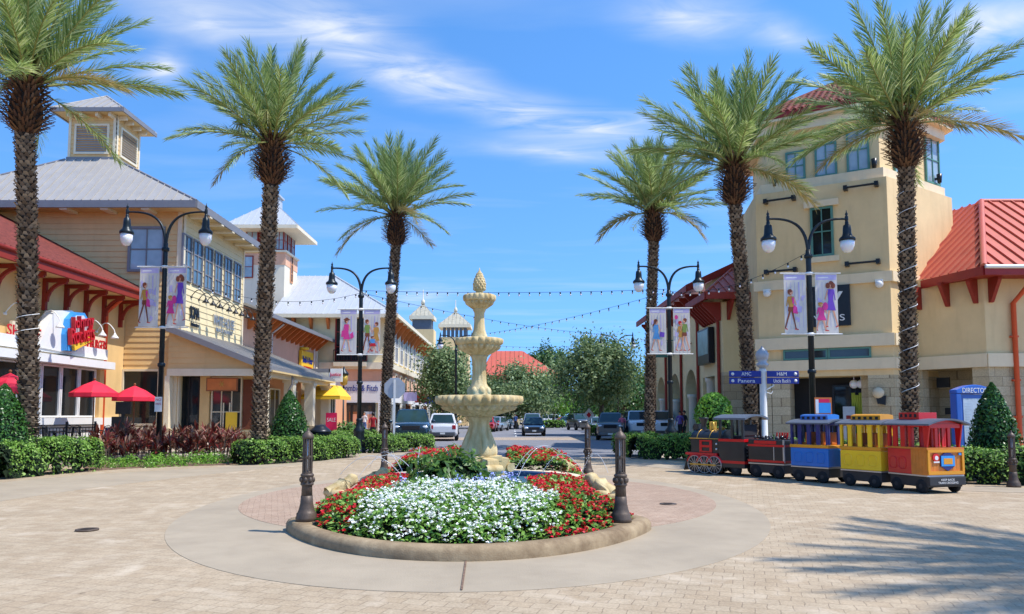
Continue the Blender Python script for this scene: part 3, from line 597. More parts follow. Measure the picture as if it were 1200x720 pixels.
# ================================================================ figures grown from a skeleton
def skin_mesh(name, joints, edges, radii, mats, zone, root=0, sub=2):
    me = bpy.data.meshes.new(name); me.from_pydata([tuple(j) for j in joints], edges, []); me.update()
    o = bpy.data.objects.new(name, me); COL.objects.link(o)
    sk = o.modifiers.new('skin', 'SKIN'); sk.use_smooth_shade = True; sk.branch_smoothing = .4
    if not me.skin_vertices: bpy.context.view_layer.objects.active = o
    for i, r in enumerate(radii):
        rr = r if isinstance(r, tuple) else (r, r); me.skin_vertices[0].data[i].radius = rr; me.skin_vertices[0].data[i].use_root = (i == root)
    ss = o.modifiers.new('sub', 'SUBSURF'); ss.levels = sub
    dg = bpy.context.evaluated_depsgraph_get(); r = bpy.data.meshes.new_from_object(o.evaluated_get(dg)); bpy.data.objects.remove(o)
    for m in mats: r.materials.append(MATS[m])
    for p in r.polygons: p.use_smooth = True; p.material_index = zone(p.center)
    return r
def person(loc, rz, label, top, legs_, hair='hair_dark', walk=.18, h=1.7, bag=None, group=None, skirt=False):
    k = h / 1.72; w = walk
    J = [(0, 0, .98), (0, 0, 1.12), (0, -.01, 1.3), (0, 0, 1.42), (0, .0, 1.5), (0, .02, 1.58), (0, .025, 1.68),
         (-.09, 0, .92), (-.095, w * .45, .5), (-.1, w * .9 - .06, .09), (-.1, w * .9 + .1, .03),
         (.09, 0, .92), (.095, -w * .25, .5), (.1, -w * 1.1, .1), (.1, -w * 1.1 + .15, .03),
         (-.17, 0, 1.4), (-.225, -w * .5, 1.13), (-.22, -w * .3 + .06, .9), (-.215, -w * .2 + .12, .8),
         (.17, 0, 1.4), (.225, w * .4, 1.13), (.22, w * .7 + .06, .91), (.215, w * .8 + .1, .82)]
    E_ = [(0, 1), (1, 2), (2, 3), (3, 4), (4, 5), (5, 6), (0, 7), (7, 8), (8, 9), (9, 10), (0, 11), (11, 12), (12, 13), (13, 14), (3, 15), (15, 16), (16, 17), (17, 18), (3, 19), (19, 20), (20, 21), (21, 22)]
    Rr = [(.14, .105), (.125, .09), (.145, .105), (.11, .08), .052, .085, .075, .088, .062, .042, .035, .088, .062, .042, .035, .058, .042, .034, .026, .058, .042, .034, .026]
    J = [tuple(c * k for c in j) for j in J]; Rr = [tuple(x * k for x in r) if isinstance(r, tuple) else r * k for r in Rr]
    def zone(c):
        z = c.z / k
        if z > 1.475: return 0
        if abs(c.x) / k > .19 and z < 1.15: return 0
        if z > .96: return 1
        if z < .07: return 3
        if skirt and z < .55: return 0
        return 2
    me = skin_mesh('person', J, E_, Rr, ['skin', top, legs_, 'cloth_black'], zone)
    o = bpy.data.objects.new('person', me); COL.objects.link(o); o.location = loc; o.rotation_euler = (0, 0, rz); tag(o, label, 'person', group); OFF[o.name] = V((0, 0, 0))
    mb = MB(); mb.sphere((0, -.015 * k, 1.645 * k), .098 * k, 14, 10, (.92, 1.02, 1.08)); 
    mb.build('hair', hair, o, local=True)
    mb = MB()
    for sx in (-1, 1): mb.sphere((sx * .033 * k, .1 * k, 1.63 * k), .011 * k, 6, 5)
    mb.sphere((0, .112 * k, 1.605 * k), .016 * k, 6, 5, (.8, 1.2, 1.5)); mb.build('face', 'skin', o, local=True)
    if skirt:
        mb = MB(); mb.lathe([(.13 * k, 1.0 * k), (.16 * k, .9 * k), (.2 * k, .7 * k), (.235 * k, .56 * k), (.2 * k, .57 * k)], 20); mb.build('skirt', legs_, o, local=True)
    return o
def frog(loc, rz, label, s=1.0):
    J = [(0, -.02, .16), (0, .1, .22), (0, .2, .29), (0, .3, .29), (0, -.14, .1),
         (-.1, .14, .16), (-.14, .2, .07), (-.13, .27, .02), (.1, .14, .16), (.14, .2, .07), (.13, .27, .02),
         (-.13, -.12, .11), (-.2, .02, .15), (-.19, -.1, .04), (-.2, .04, .015), (.13, -.12, .11), (.2, .02, .15), (.19, -.1, .04), (.2, .04, .015), (-.055, .22, .37), (.055, .22, .37)]
    E_ = [(0, 1), (1, 2), (2, 3), (0, 4), (1, 5), (5, 6), (6, 7), (1, 8), (8, 9), (9, 10), (4, 11), (11, 12), (12, 13), (13, 14), (4, 15), (15, 16), (16, 17), (17, 18), (2, 19), (2, 20)]
    Rr = [(.13, .12), (.12, .11), (.1, .08), (.06, .04), .1, .05, .035, .035, .05, .035, .035, .07, .055, .04, .03, .07, .055, .04, .03, .035, .035]
    me = skin_mesh('frog_statue', J, E_, Rr, ['fountain_stone'], lambda c: 0)
    o = bpy.data.objects.new('frog_statue', me); COL.objects.link(o); o.location = loc; o.rotation_euler = (0, 0, rz); o.scale = (s, s, s); OFF[o.name] = V((0, 0, 0))
    return tag(o, label, 'statue', 'stone frogs on the pool rim')
FR = [((1.52, 12.7, .16), 1.3, 'large pale stone frog on the pool rim beside the right front bollard'), ((1.2, 16.5, .4), .75, 'small golden stone frog on the right back of the pool rim'),
      ((-1.8, 16.4, .42), .75, 'stone frog on the back pool rim, left of the fountain stem and red mound'), ((-2.72, 15.0, .16), 1.15, 'golden stone frog on the left pool rim in front of a bollard'), ((-2.92, 13.0, .16), 1.2, 'golden stone frog above the red flowers on the left front pool rim')]
frogs = []
for a, s, lab in FR:
    p = V(a); d = V((PX, PY, 0)) - p; frogs.append((p, s)); frog(p, math.atan2(d.y, d.x) - pi / 2, lab, s)
def jet(p0, p1, h, label, r=.0042):
    pts = []
    for i in range(19):
        t = i / 18; q = V(p0).lerp(V(p1), t); q.z += 4 * h * t * (1 - t); pts.append(q)
    mb = MB(); mb.tube(pts, [r * (.7 + .8 * i / 18) for i in range(19)], 6)
    for i in range(26):
        t = RD.uniform(.55, 1); q = V(p0).lerp(V(p1), t); q.z += 4 * h * t * (1 - t); q += V((RD.gauss(0, .03), RD.gauss(0, .03), RD.gauss(0, .03))); mb.sphere(q, RD.uniform(.004, .009), 5, 4)
    tag(mb.build('water_jet', 'jet_water'), label, 'water jet', 'water jets over the pool')
labs = ['thin white water arc from the large frog by the right bollard', 'thin water arc from the small golden frog at the right back', 'thin water arc from the frog left of the fountain stem', 'thin water arc from the golden frog before the left rear bollard', 'thin water arc from the golden frog over the left red flowers']
for (p, s), lab in zip(frogs, labs):
    c = V((PX, PY, .4)); d = (c - V((p.x, p.y, .4))); d.normalize(); e = d.cross(UP)
    jet(p + d * .3 * s + V((0, 0, .32 * s)), V((p.x, p.y, .38)) + d * 1.5 + e * .1, .45, lab)
    jet(p + V((0, 0, .38 * s)) + e * .1, V((p.x, p.y, .38)) + d * 1.0 + e * .7, .42, lab.replace('thin', 'second thin') + ', falling sideways')

# ================================================================ people in the distance
_d = [
 (at(215, 500, 37.6), 2.6, 'person in black clothes standing by the dark shop window behind the red plants', 'cloth_black', 'cloth_black', 'hair_dark', .05, 1.78),
 (at(222, 500, 38.3), -2.8, 'person in a red top seen through the porch next to a person in black', 'cloth_red', 'cloth_black', 'hair_brown', .1, 1.6),
 (at(437, 500, 42), .4, 'person in a dark red top walking beside the third left palm', 'cloth_red', 'cloth_black', 'hair_dark', .2, 1.75),
 (at(729, 500, 50), 3.0, 'person in a pink top beside the parked cars right of the street', 'cloth_pink', 'cloth_white', 'hair_brown', .15, 1.68),
 (at(797, 500, 46), 2.4, 'person in a purple top near the red arcade pipes', 'cloth_purple', 'cloth_black', 'hair_dark', .18, 1.72),
 (at(802, 500, 46.6), 2.0, 'person in black beside the purple-topped person at the arcade', 'cloth_black', 'cloth_black', 'hair_dark', .1, 1.75),
 (at(604, 496, 88), 3.0, 'person in blue crossing by the far parked white cars', 'cloth_blue', 'cloth_black', 'hair_dark', .2, 1.75),
 (at(427, 500, 60.8), 2.9, 'person in white in front of the white clothing shop window', 'cloth_white', 'cloth_blue', 'hair_brown', .12, 1.7),
]
for p, rz, lab, a, b, hr, w, h in _d:
    zz = .13 if (p.x < -7.6 or p.x > 8.4) else .005
    person((p.x, p.y, zz), rz, lab, a, b, hr, w, h)
# ================================================================ hedges, shrubs, palms, trees
def hedge(label, spine, w, h, dens=430, size=.075, lm='hedge_leaf', name='hedge'):
    sp = [V((p[0], p[1], 0)) for p in spine]; L = [0]
    for i in range(len(sp) - 1): L.append(L[-1] + (sp[i + 1] - sp[i]).length)
    def P(t):
        for i in range(len(sp) - 1):
            if t <= L[i + 1] or i == len(sp) - 2:
                k = (t - L[i]) / (L[i + 1] - L[i]); d = (sp[i + 1] - sp[i]).normalized(); return sp[i].lerp(sp[i + 1], k), d
    tot = L[-1]; n = int(dens * tot * (w + 2 * h)); pts = []; nr = []
    for i in range(n):
        t = RD.uniform(-w * .3, tot + w * .3); p, d = P(min(max(t, 0), tot)); p = p + d * (t - min(max(t, 0), tot)); s = V((d.y, -d.x, 0))
        a = RD.uniform(-.05, pi + .05); e = 1.0
        over = max(-t, t - tot, 0) / (w * .3); e = math.sqrt(max(0.05, 1 - over * over))
        bump = 1 + .05 * sin(t * 3.1 + 2 * a) + .04 * sin(t * 7.3 + a * 3) + RD.gauss(0, .025)
        ca, sa = cos(a), sin(a); cx = math.copysign(abs(ca) ** .45, ca) * w / 2 * bump * e; cz = max(0.02, (abs(sa) ** .45) * h * bump * (.55 + .45 * e))
        q = p + s * cx + V((0, 0, cz)); nn = s * ca + V((0, 0, max(sa, 0) + .15)) + d * (over if t > tot else -over if t < 0 else 0)
        pts.append(q[:]); nr.append(nn.normalized()[:])
    pts = np.array(pts); nr = np.array(nr); dep = NR.uniform(0, .09, (n, 1)); v = leaves(pts - nr * dep, nr, size, .55, .55); mi = [0] * n
    # larger dark green leaves set inside the hedge
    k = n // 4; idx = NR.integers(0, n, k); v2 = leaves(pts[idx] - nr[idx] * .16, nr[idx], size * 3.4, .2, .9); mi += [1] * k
    v = np.concatenate([v, v2]); o = npmesh(name, v, 4, len(v) // 4, [lm, 'leaf_core'], mi=mi); return tag(o, label, 'hedge', 'clipped green hedges')
hedge('clipped green hedge at the left edge, in front of the nearest palm and cone shrub', [(-17.5, 15.0), (-13.4, 19.6), (-12.7, 22.6)], 1.7, .98)
hedge('clipped green hedge at the foot of the second left palm and a cone shrub', [(-8.7, 25.3), (-7.6, 26.7), (-6.5, 29.9)], 1.45, .84)
hedge('clipped green hedge under the stop sign in front of the dark teal car', [(-6.0, 33.2), (-4.3, 35.6)], 1.9, .78)
hedge('small clipped hedge behind the trash can, left of the double lamp', [(-8.4, 35.5), (-7.2, 38.5)], 1.4, .9, 300)
hedge('clipped green hedge round the double lamp right of the street, left of the black engine', [(4.75, 31.2), (5.1, 29.2), (6.7, 27.7), (7.6, 26.4)], 1.5, .92)
hedge('clipped green hedge hidden behind the little train', [(8.9, 25.0), (11.4, 21.2)], 1.5, .9, 300)
hedge('clipped green hedge on the right edge in front of the blue kiosk', [(10.7, 18.9), (13.0, 17.9), (17.0, 17.6)], 1.6, .86)
hedge('low hedge on the far kerb right of the street, by the parked grey jeep', [(6.9, 60), (6.9, 66)], 1.4, .8, 160, .12)
hedge('low far hedge across the street end, left one of two', [(3.4, 99), (6.4, 99)], 1.6, 1.0, 90, .16, 'bright_leaf')
hedge('low far hedge across the street end, right one of two', [(8.0, 102), (11.0, 102)], 1.6, 1.0, 90, .16, 'bright_leaf')
hedge('low hedge along the left parking row behind the white cars', [(-8.2, 56), (-8.2, 66)], 1.2, .8, 120, .12)
def cone(x, y, h, r, label, lm='dark_leaf', n=5200, size=.085, name='cone_shrub', round_=False):
    t = NR.uniform(0, 1, n) ** .75; a = NR.uniform(0, 2 * pi, n)
    if round_: R_ = r * np.sqrt(np.clip(1 - (2 * t - 1) ** 2, .02, 1)); z = .9 + (h - .9) * t
    else: R_ = r * np.where(t < .2, .88 + .12 * np.sin(t / .2 * pi / 2), np.clip(1 - np.clip((t - .2) / .8, 0, 1) ** 1.45, 0, 1) ** .8); z = h * t
    R_ = R_ * (1 + .05 * np.sin(a * 5 + z * 4) + .04 * np.sin(a * 9 - z * 7)); d = np.column_stack([np.cos(a), np.sin(a), np.full(n, .35)]); dep = NR.uniform(.82, 1.03, n)
    p = np.column_stack([x + np.cos(a) * R_ * dep, y + np.sin(a) * R_ * dep, z + .03]); v = leaves(p, d, size, .5, .5); k = n // 4
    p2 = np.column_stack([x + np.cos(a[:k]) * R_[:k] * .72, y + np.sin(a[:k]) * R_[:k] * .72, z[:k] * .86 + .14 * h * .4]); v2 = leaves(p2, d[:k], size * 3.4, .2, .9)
    v = np.concatenate([v, v2]); tr = thing(name, label, 'shrub', (x, y, 0), 'clipped shrubs')
    npmesh('foliage', v, 4, n + k, [lm, 'leaf_core'], tr, [0] * n + [1] * k); mb = MB(); mb.tube([(x, y, 0), (x, y, h * .6)], .05, 8); mb.build('trunk', 'bark', tr)
cone(-13.6, 20.6, 2.4, .82, 'dark clipped cone shrub at the left edge, behind the hedge and nearest palm')
cone(-8.35, 28.9, 2.5, .82, 'dark clipped cone shrub right of the second left palm, above the hedge')
cone(12.05, 19.3, 2.38, .64, 'dark clipped cone shrub on the right in front of the blue kiosk')
cone(6.6, 25.2, 2.3, .6, 'light green round-headed shrub behind the black engine', 'bright_leaf', 2200, .11, 'round_shrub', True)
# ti plants and low shrubs in the mulch bed
def ti_mesh(seed):
    r = random.Random(seed); mb = MB()
    for s in range(6):
        bx, by = r.gauss(0, .16), r.gauss(0, .16); hh = r.uniform(.45, .95); mb.tube([(bx, by, 0), (bx * 1.4, by * 1.4, hh)], .015, 5, 1)
        for k in range(13):
            a = r.uniform(0, 2 * pi); el = r.uniform(.3, 1.35); L = r.uniform(.34, .55); w = r.uniform(.035, .055); d = V((cos(a) * cos(el), sin(a) * cos(el), sin(el))); s_ = V((-sin(a), cos(a), 0))
            o = V((bx * 1.4, by * 1.4, hh - r.uniform(0, .3))); m1 = o + d * L * .5; tip = o + d * L + V((0, 0, -.14 * cos(el)))
            mb.add([o, m1 - s_ * w, tip, m1 + s_ * w], [(0, 1, 2, 3)], 0)
    return mb
tis = []
row = []
for k in range(15): row.append(g(120 + k * 11.0 + RD.uniform(-3, 3), 544.5 - k * .4 + RD.uniform(-2, 1)))
for k in range(13): row.append(g(126 + k * 12.4 + RD.uniform(-3, 3), 538 - k * .3 + RD.uniform(-2, 1)))
for i, p in enumerate(row):
    lab = 'red-leaved ti plant in the mulch bed between the left hedge and the second palm'
    if i < 4: o = tag(ti_mesh(i + 3).build('ti_plant', ['ti_leaf', 'bark']), lab, 'plant', 'red ti plants'); tis.append(o); OFF[o.name] = V((0, 0, 0)); o.location = p; o.rotation_euler.z = RD.uniform(0, 6)
    else: o = dup(tis[i % 4], p, RD.uniform(0, 6), lab)
    o.scale = (RD.uniform(.9, 1.1),) * 3 if i < 15 else (RD.uniform(1.05, 1.25),) * 3
gs = None
for k in range(17):
    p = g(112 + k * 11 + RD.uniform(-6, 6), 549.5 - k * .42 + RD.uniform(-1.5, 1)); lab = 'low feathery green shrub on the mulch in front of the red ti plants'
    if gs is None:
        gs = shrub_leaves('low_shrub', lab, 'shrub', (0, 0, 0), (.3, .3, .36), 260, 'bright_leaf', .07, False, 'low shrubs before the ti plants', None, .35); OFF[gs.name] = V((0, 0, 0)); gs.location = p
    else: dup(gs, p, RD.uniform(0, 6), scale=RD.uniform(.8, 1.3))
for i, (x_, y_, Y, r, lab) in enumerate(((404, 497, 46, .9, 'leafy planting before the white clothing shop, left one'), (418, 496, 47, .7, 'leafy planting before the white clothing shop, right one'), (566, 497, 70, .8, 'small green planting behind the white cars by the fountain stem'))):
    p = at(x_, y_, Y); shrub_leaves('planting', lab, 'plant', (p.x, p.y, .1), (r, r, 1.2), 420, 'green_leaf', .2)

# ---- date palms
def frond_mesh(seed, droop, L=3.5, dry=False, twist=.35):
    r = random.Random(seed); mb = MB(); n = 14
    def C(t): return V((L * (t - .12 * droop * t * t * t), .05 * L * sin(seed) * t * t, -droop * L * t ** 2.2))
    pts = [C(i / n) for i in range(n + 1)]; mb.tube(pts, [.034 * (1 - .85 * i / n) for i in range(n + 1)], 5, 1)
    m = 80
    for i in range(m):
        t = .17 + .83 * (i / (m - 1)) ** .95; o = C(t); d = (C(min(1, t + .02)) - C(max(0, t - .02))).normalized(); s_ = Yv; u = s_.cross(d) * -1
        ll = (.36 + .34 * sin(pi * min(1, (t - .12) * 1.05) ** .8)) * r.uniform(.85, 1.12)
        for sg in (-1, 1):
            fw = rad(r.uniform(38, 56)) * (1 - .45 * t); vv = rad(r.uniform(-12, 62)); dd = (d * cos(fw) + (s_ * sg * cos(vv) + u * sin(vv)) * sin(fw)).normalized()
            wv = (u * cos(vv) - s_ * sg * sin(vv)).normalized(); wv = (wv * .45 + d * .9).normalized(); w = .022
            a = o; b = o + dd * ll * .45; c = o + dd * ll + V((0, 0, -.05 * ll - r.uniform(0, .06)))
            mb.add([a - wv * w * .6, b - wv * w, c, b + wv * w, a + wv * w * .6], [(0, 1, 2, 3, 4)], 0)
    return mb
FRM = []
for i, (dr, L) in enumerate(((.03, 3.3), (.07, 3.4), (.13, 3.5), (.2, 3.5), (.27, 3.5), (.36, 3.3))):
    o = frond_mesh(i + 1, dr, L).build('frond', ['palm_leaf', 'rachis']); FRM.append(o.data); bpy.data.objects.remove(o)
o = frond_mesh(9, .42, 3.0).build('frond', ['palm_dry', 'rachis']); DRY = o.data; bpy.data.objects.remove(o)
def scales(rows, per, z0, dz, rfun, wid, out, hgt, tilt, jit, mi=0):
    vs = []
    for j in range(rows):
        z = z0 + j * dz
        for k in range(per):
            a = 2 * pi * (k + .5 * (j % 2) + RD.gauss(0, .06)) / per; r = rfun(z); o_ = out * RD.uniform(1 - jit, 1 + jit); w = wid * RD.uniform(.85, 1.1); zz = z + RD.gauss(0, dz * .18); h = hgt * RD.uniform(.85, 1.15)
            d = V((cos(a), sin(a), 0)); s_ = V((-sin(a), cos(a), 0)); b = d * (r - .03) + V((0, 0, zz)); tp = d * (r + o_) + V((0, 0, zz + h * tilt))
            bk = d * (r - .03) + V((0, 0, zz + h * .95))
            vs += [b - s_ * w * .55, b + s_ * w * .55, tp + s_ * w * .22, tp - s_ * w * .22]
            vs += [tp - s_ * w * .22, tp + s_ * w * .22, bk + s_ * w * .3, bk - s_ * w * .3]
    return np.array([x[:] for x in vs])
def palm(x, y, zc, label, seed, r0=.23, nf=54, up=1.0, leanx=0.0, size=1.0):
    """zc: height where the trunk swells into the crown shaft"""
    t = thing('palm_tree', label, 'palm tree', (x, y, 0), 'tall date palms'); rr = random.Random(seed); B = V((x, y, 0))
    ln = lambda z: V((leanx * (z / zc) ** 1.5, 0, 0))
    def sh(a): a = a.copy(); a[:, 0] += leanx * (np.clip(a[:, 2], 0, None) / zc) ** 1.5; a[:, :2] += (x, y); return a
    mb = MB(); mb.tube([B + ln(z) + V((0, 0, z)) for z in np.linspace(0, zc, 10)], [r0 * 1.25] + [r0 * (1.04 - .1 * i / 9) for i in range(1, 10)], 14); mb.build('core', 'palm_core', t)
    v = scales(int(zc / .105), 11, 0, .105, lambda z: r0 * (1.04 - .1 * z / zc) + (.1 * max(0, 1 - z / .7)), .17, .075, .16, .8, .4); npmesh('trunk', sh(v), 4, len(v) // 4, 'palm_scale', t)
    bh = 1.75 * size; prof = lambda z: r0 + (.27 * size) * sin(pi * min(1, max(0, (z - zc) / bh)) ** .62)
    mb = MB(); top = B + ln(zc); mb.lathe([(prof(zc + bh * i / 10) - .06, zc + bh * i / 10 - .02) for i in range(11)], 16, (top.x, top.y, 0)); 
    v = scales(19, 17, zc - .05, bh / 19, prof, .085, .2 * size, .2, .75, .55); v[:, 0] += ln(zc).x + x; v[:, 1] += y
    q = npmesh('crown_shaft', v, 4, len(v) // 4, 'palm_boot', t); mb.build('crown_core', 'palm_core', q)
    for i in range(nf):
        f = (i + .5) / nf; el = 85 - 74 * f ** 1.1 + rr.gauss(0, 6) - (26 * rr.random() if f > .9 else 0); az = i * 137.508 + rr.gauss(0, 9) + seed * 40
        dry = i > nf - 4 and rr.random() < .7
        me = DRY if dry else FRM[min(5, max(0, int(f * 5.0 + rr.uniform(-.9, 1.1))))]
        o = bpy.data.objects.new('frond', me); COL.objects.link(o); o.parent = t
        rad0 = .12 + .2 * f; e_ = rad(el); a_ = rad(az)
        o.location = ln(zc) + V((cos(a_) * rad0, sin(a_) * rad0, zc + bh - .1 - .28 * f))
        o.rotation_euler = (Matrix.Rotation(a_, 3, 'Z') @ Matrix.Rotation(-e_, 3, 'Y') @ Matrix.Rotation(rr.gauss(0, .35), 3, 'X')).to_euler()
        sc_ = size * rr.uniform(.86, 1.08) * (1 - .12 * max(0, .25 - f) / .25) * up; o.scale = (sc_,) * 3
    # seed stalks between the lower fronds
    mb = MB()
    for k in range(5):
        a = rr.uniform(0, 6.28); p0 = top + V((cos(a) * .2, sin(a) * .2, zc + bh)); p1 = p0 + V((cos(a) * .55, sin(a) * .55, .55)); p2 = p1 + V((cos(a) * .35, sin(a) * .35, -.2)); mb.tube([p0, p1, p2], [.03, .02, .012], 5)
        for j in range(26): mb.bar(p2 + V((0, 0, .1)), p2 + V((rr.gauss(0, .16), rr.gauss(0, .16), rr.uniform(-.45, .05))), .012, .012)
    mb.build('seed_stalks', 'rachis', t)
    return t
def palm_px(pxb, pyb_bulge, Y, label, seed, pxt=None, **kw):
    b = at(pxb, 487, Y); tp = at(pxt if pxt else pxb, pyb_bulge, Y)
    return palm(b.x, Y, tp.z, label, seed, leanx=tp.x - b.x, **kw)
palm_px(34, 157, 21, 'tall date palm at the left edge, nearest on that side, in front of the diner', 1, 29, r0=.22, size=1.0)
palm_px(304, 216, 25.6, 'tall date palm second on the left, between the red plants and cone shrub', 2, 318, r0=.225, size=.98, up=.9)
palm_px(451, 288, 40, 'date palm farthest on the left, leaning by the stop sign and dark car', 3, 464, r0=.255, size=1.12)
palm_px(1066, 197, 25, 'tall date palm nearest on the right, behind the yellow and red carriages', 4, 1062, r0=.225, size=1.06)
palm_px(881, 240, 28.5, 'date palm second on the right, beside the blue direction signs', 5, 861, r0=.22, size=1.05)
palm_px(761, 283, 36, 'date palm farthest on the right, beside the arcade and parked white car', 6, 766, r0=.22, size=1.0)
palm(13.6, 6.5, 9.3, 'date palm outside the picture on the right whose crown shades the pavers', 7, nf=44)
for (px_, Y, x0, z0, z1, lab) in ((1066, 25, 0, 2, 9, 'thin white light cord wound round the nearest right palm trunk'), (34, 21, 0, 3.6, 4.4, 'thin white light cord round the leftmost palm trunk')):
    b = at(px_, 487, Y); mb = MB(); n = 160; q_ = at(1062, 197, 25) if px_ > 600 else at(29, 157, 21); e = (q_.x - b.x) * (9.5 / q_.z) ** 1.5
    mb.tube([b + V((e * (z / 9.5) ** 1.5 + .285 * cos(k * (.42 if px_ > 600 else .08)), .285 * sin(k * (.42 if px_ > 600 else .08)), 0)) + V((0, 0, z - b.z)) for k in range(n) for z in [z0 + (z1 - z0) * k / n]], .012, 4); tag(mb.build('light_cord', 'white_paint'), lab, 'light cord')

# ---- broadleaf trees
def tree(x, y, h, rx, rz, label, lm='oak_leaf', n=7000, size=.22, seed=1, trunk=.18, clumps=46, zc=None, ry=None, name='shade_tree'):
    rr = np.random.default_rng(seed); t = thing(name, label, 'tree', (x, y, 0), 'broadleaf trees'); zc = zc or h - rz; ry = ry or rx
    mb = MB(); r2 = random.Random(seed); fork = max(1.2, zc - rz * .75)
    mb.tube([(x, y, 0), (x + r2.gauss(0, .1), y, fork * .5), (x + r2.gauss(0, .15), y, fork)], [trunk * 1.3, trunk, trunk * .85], 9)
    c = rr.normal(0, 1, (clumps, 3)); c /= np.linalg.norm(c, axis=1)[:, None]; c *= rr.uniform(.45, .95, (clumps, 1)); c[:, 2] = np.where(c[:, 2] < -.6, -.6, c[:, 2])
    cc = np.array([x, y, zc]) + c * [rx, ry, rz]
    for k in range(0, clumps, 3):
        e = V(cc[k]); s0 = V((x, y, fork - .1)); mb.tube([s0, s0.lerp(e, .5) + V((0, 0, .12 * rz)), e], [trunk * .55, trunk * .33, trunk * .1], 6)
    mb.build('trunk', 'bark', t)
    per = n // clumps; rad_ = rr.uniform(.2, .42, clumps)
    p = np.repeat(cc, per, 0) + rr.normal(0, 1, (per * clumps, 3)) * np.repeat(rad_, per)[:, None] * np.array([rx, ry, rz]) * .62
    d = p - np.array([x, y, zc]); d /= np.linalg.norm(d, axis=1)[:, None] + 1e-6
    v = leaves(p, d + [0, 0, .3], size, .8, .5); npmesh('crown', v, 4, len(v) // 4, lm, t)
def tree_px(px_, ytop, ybot, halfw, Y, label, **kw):
    a = at(px_, ytop, Y); b = at(px_, ybot, Y); rx = halfw / F * Y; tree(a.x, Y, a.z, rx, (a.z - b.z) / 2, label, zc=(a.z + b.z) / 2, **kw)
tree_px(520, 402, 494, 33, 72, 'olive-green street tree left of the fountain, before the long pastel shops', n=12000, size=.3, seed=11)
tree_px(606, 424, 492, 50, 92, 'wide green tree behind the fountain stem, hiding the red-roofed building', lm='oak_leaf', n=11000, size=.4, seed=12)
tree_px(648, 440, 490, 22, 104, 'smaller green tree between the two wide trees over the street end', lm='bright_leaf', n=3500, size=.36, seed=13)
tree_px(702, 394, 480, 48, 62, 'large olive-green tree over the parked cars right of the street', n=17000, size=.28, seed=14, trunk=.22, clumps=60)
tree_px(560, 442, 496, 30, 98, 'dark green tree low behind the fountain, left of the wide tree', lm='dark_leaf', n=5000, size=.38, seed=15)
tree_px(733, 440, 488, 34, 76, 'dark bushy tree beside the arcade behind the parked white car', lm='dark_leaf', n=6500, size=.3, seed=16)
tree_px(745, 425, 480, 24, 90, 'dark tree beyond the arcade, half hidden by the farthest right palm', lm='green_leaf', n=4500, size=.36, seed=23)
tree_px(690, 448, 494, 42, 112, 'dark green tree far behind the parked cars', lm='dark_leaf', n=5000, size=.42, seed=17)
tree_px(641, 402, 446, 14, 190, 'tall pine far beyond the red roof, left of its mate', lm='far_leaf', n=2200, size=.8, seed=18, name='pine_tree')
tree_px(625, 414, 448, 9, 185, 'short pine peeping over the red roof end', lm='far_leaf', n=1300, size=.8, seed=19, name='pine_tree')
tree_px(657, 408, 452, 12, 196, 'tall pine far beyond the red roof, right of its mate', lm='far_leaf', n=1900, size=.8, seed=20, name='pine_tree')
for i, (px_, yt, hw, Y, lab) in enumerate(((470, 470, 60, 150, 'distant dark tree low behind the left shops'), (590, 462, 55, 170, 'distant dark tree at the street end, left'), (660, 458, 55, 175, 'distant dark tree at the street end, middle'), (735, 456, 60, 165, 'distant dark tree at the street end, right'), (800, 450, 60, 180, 'distant tree hidden behind the arcade'))):
    tree_px(px_, yt, 490, hw, Y, lab, lm='dark_leaf', n=4500, size=.7, seed=30 + i)
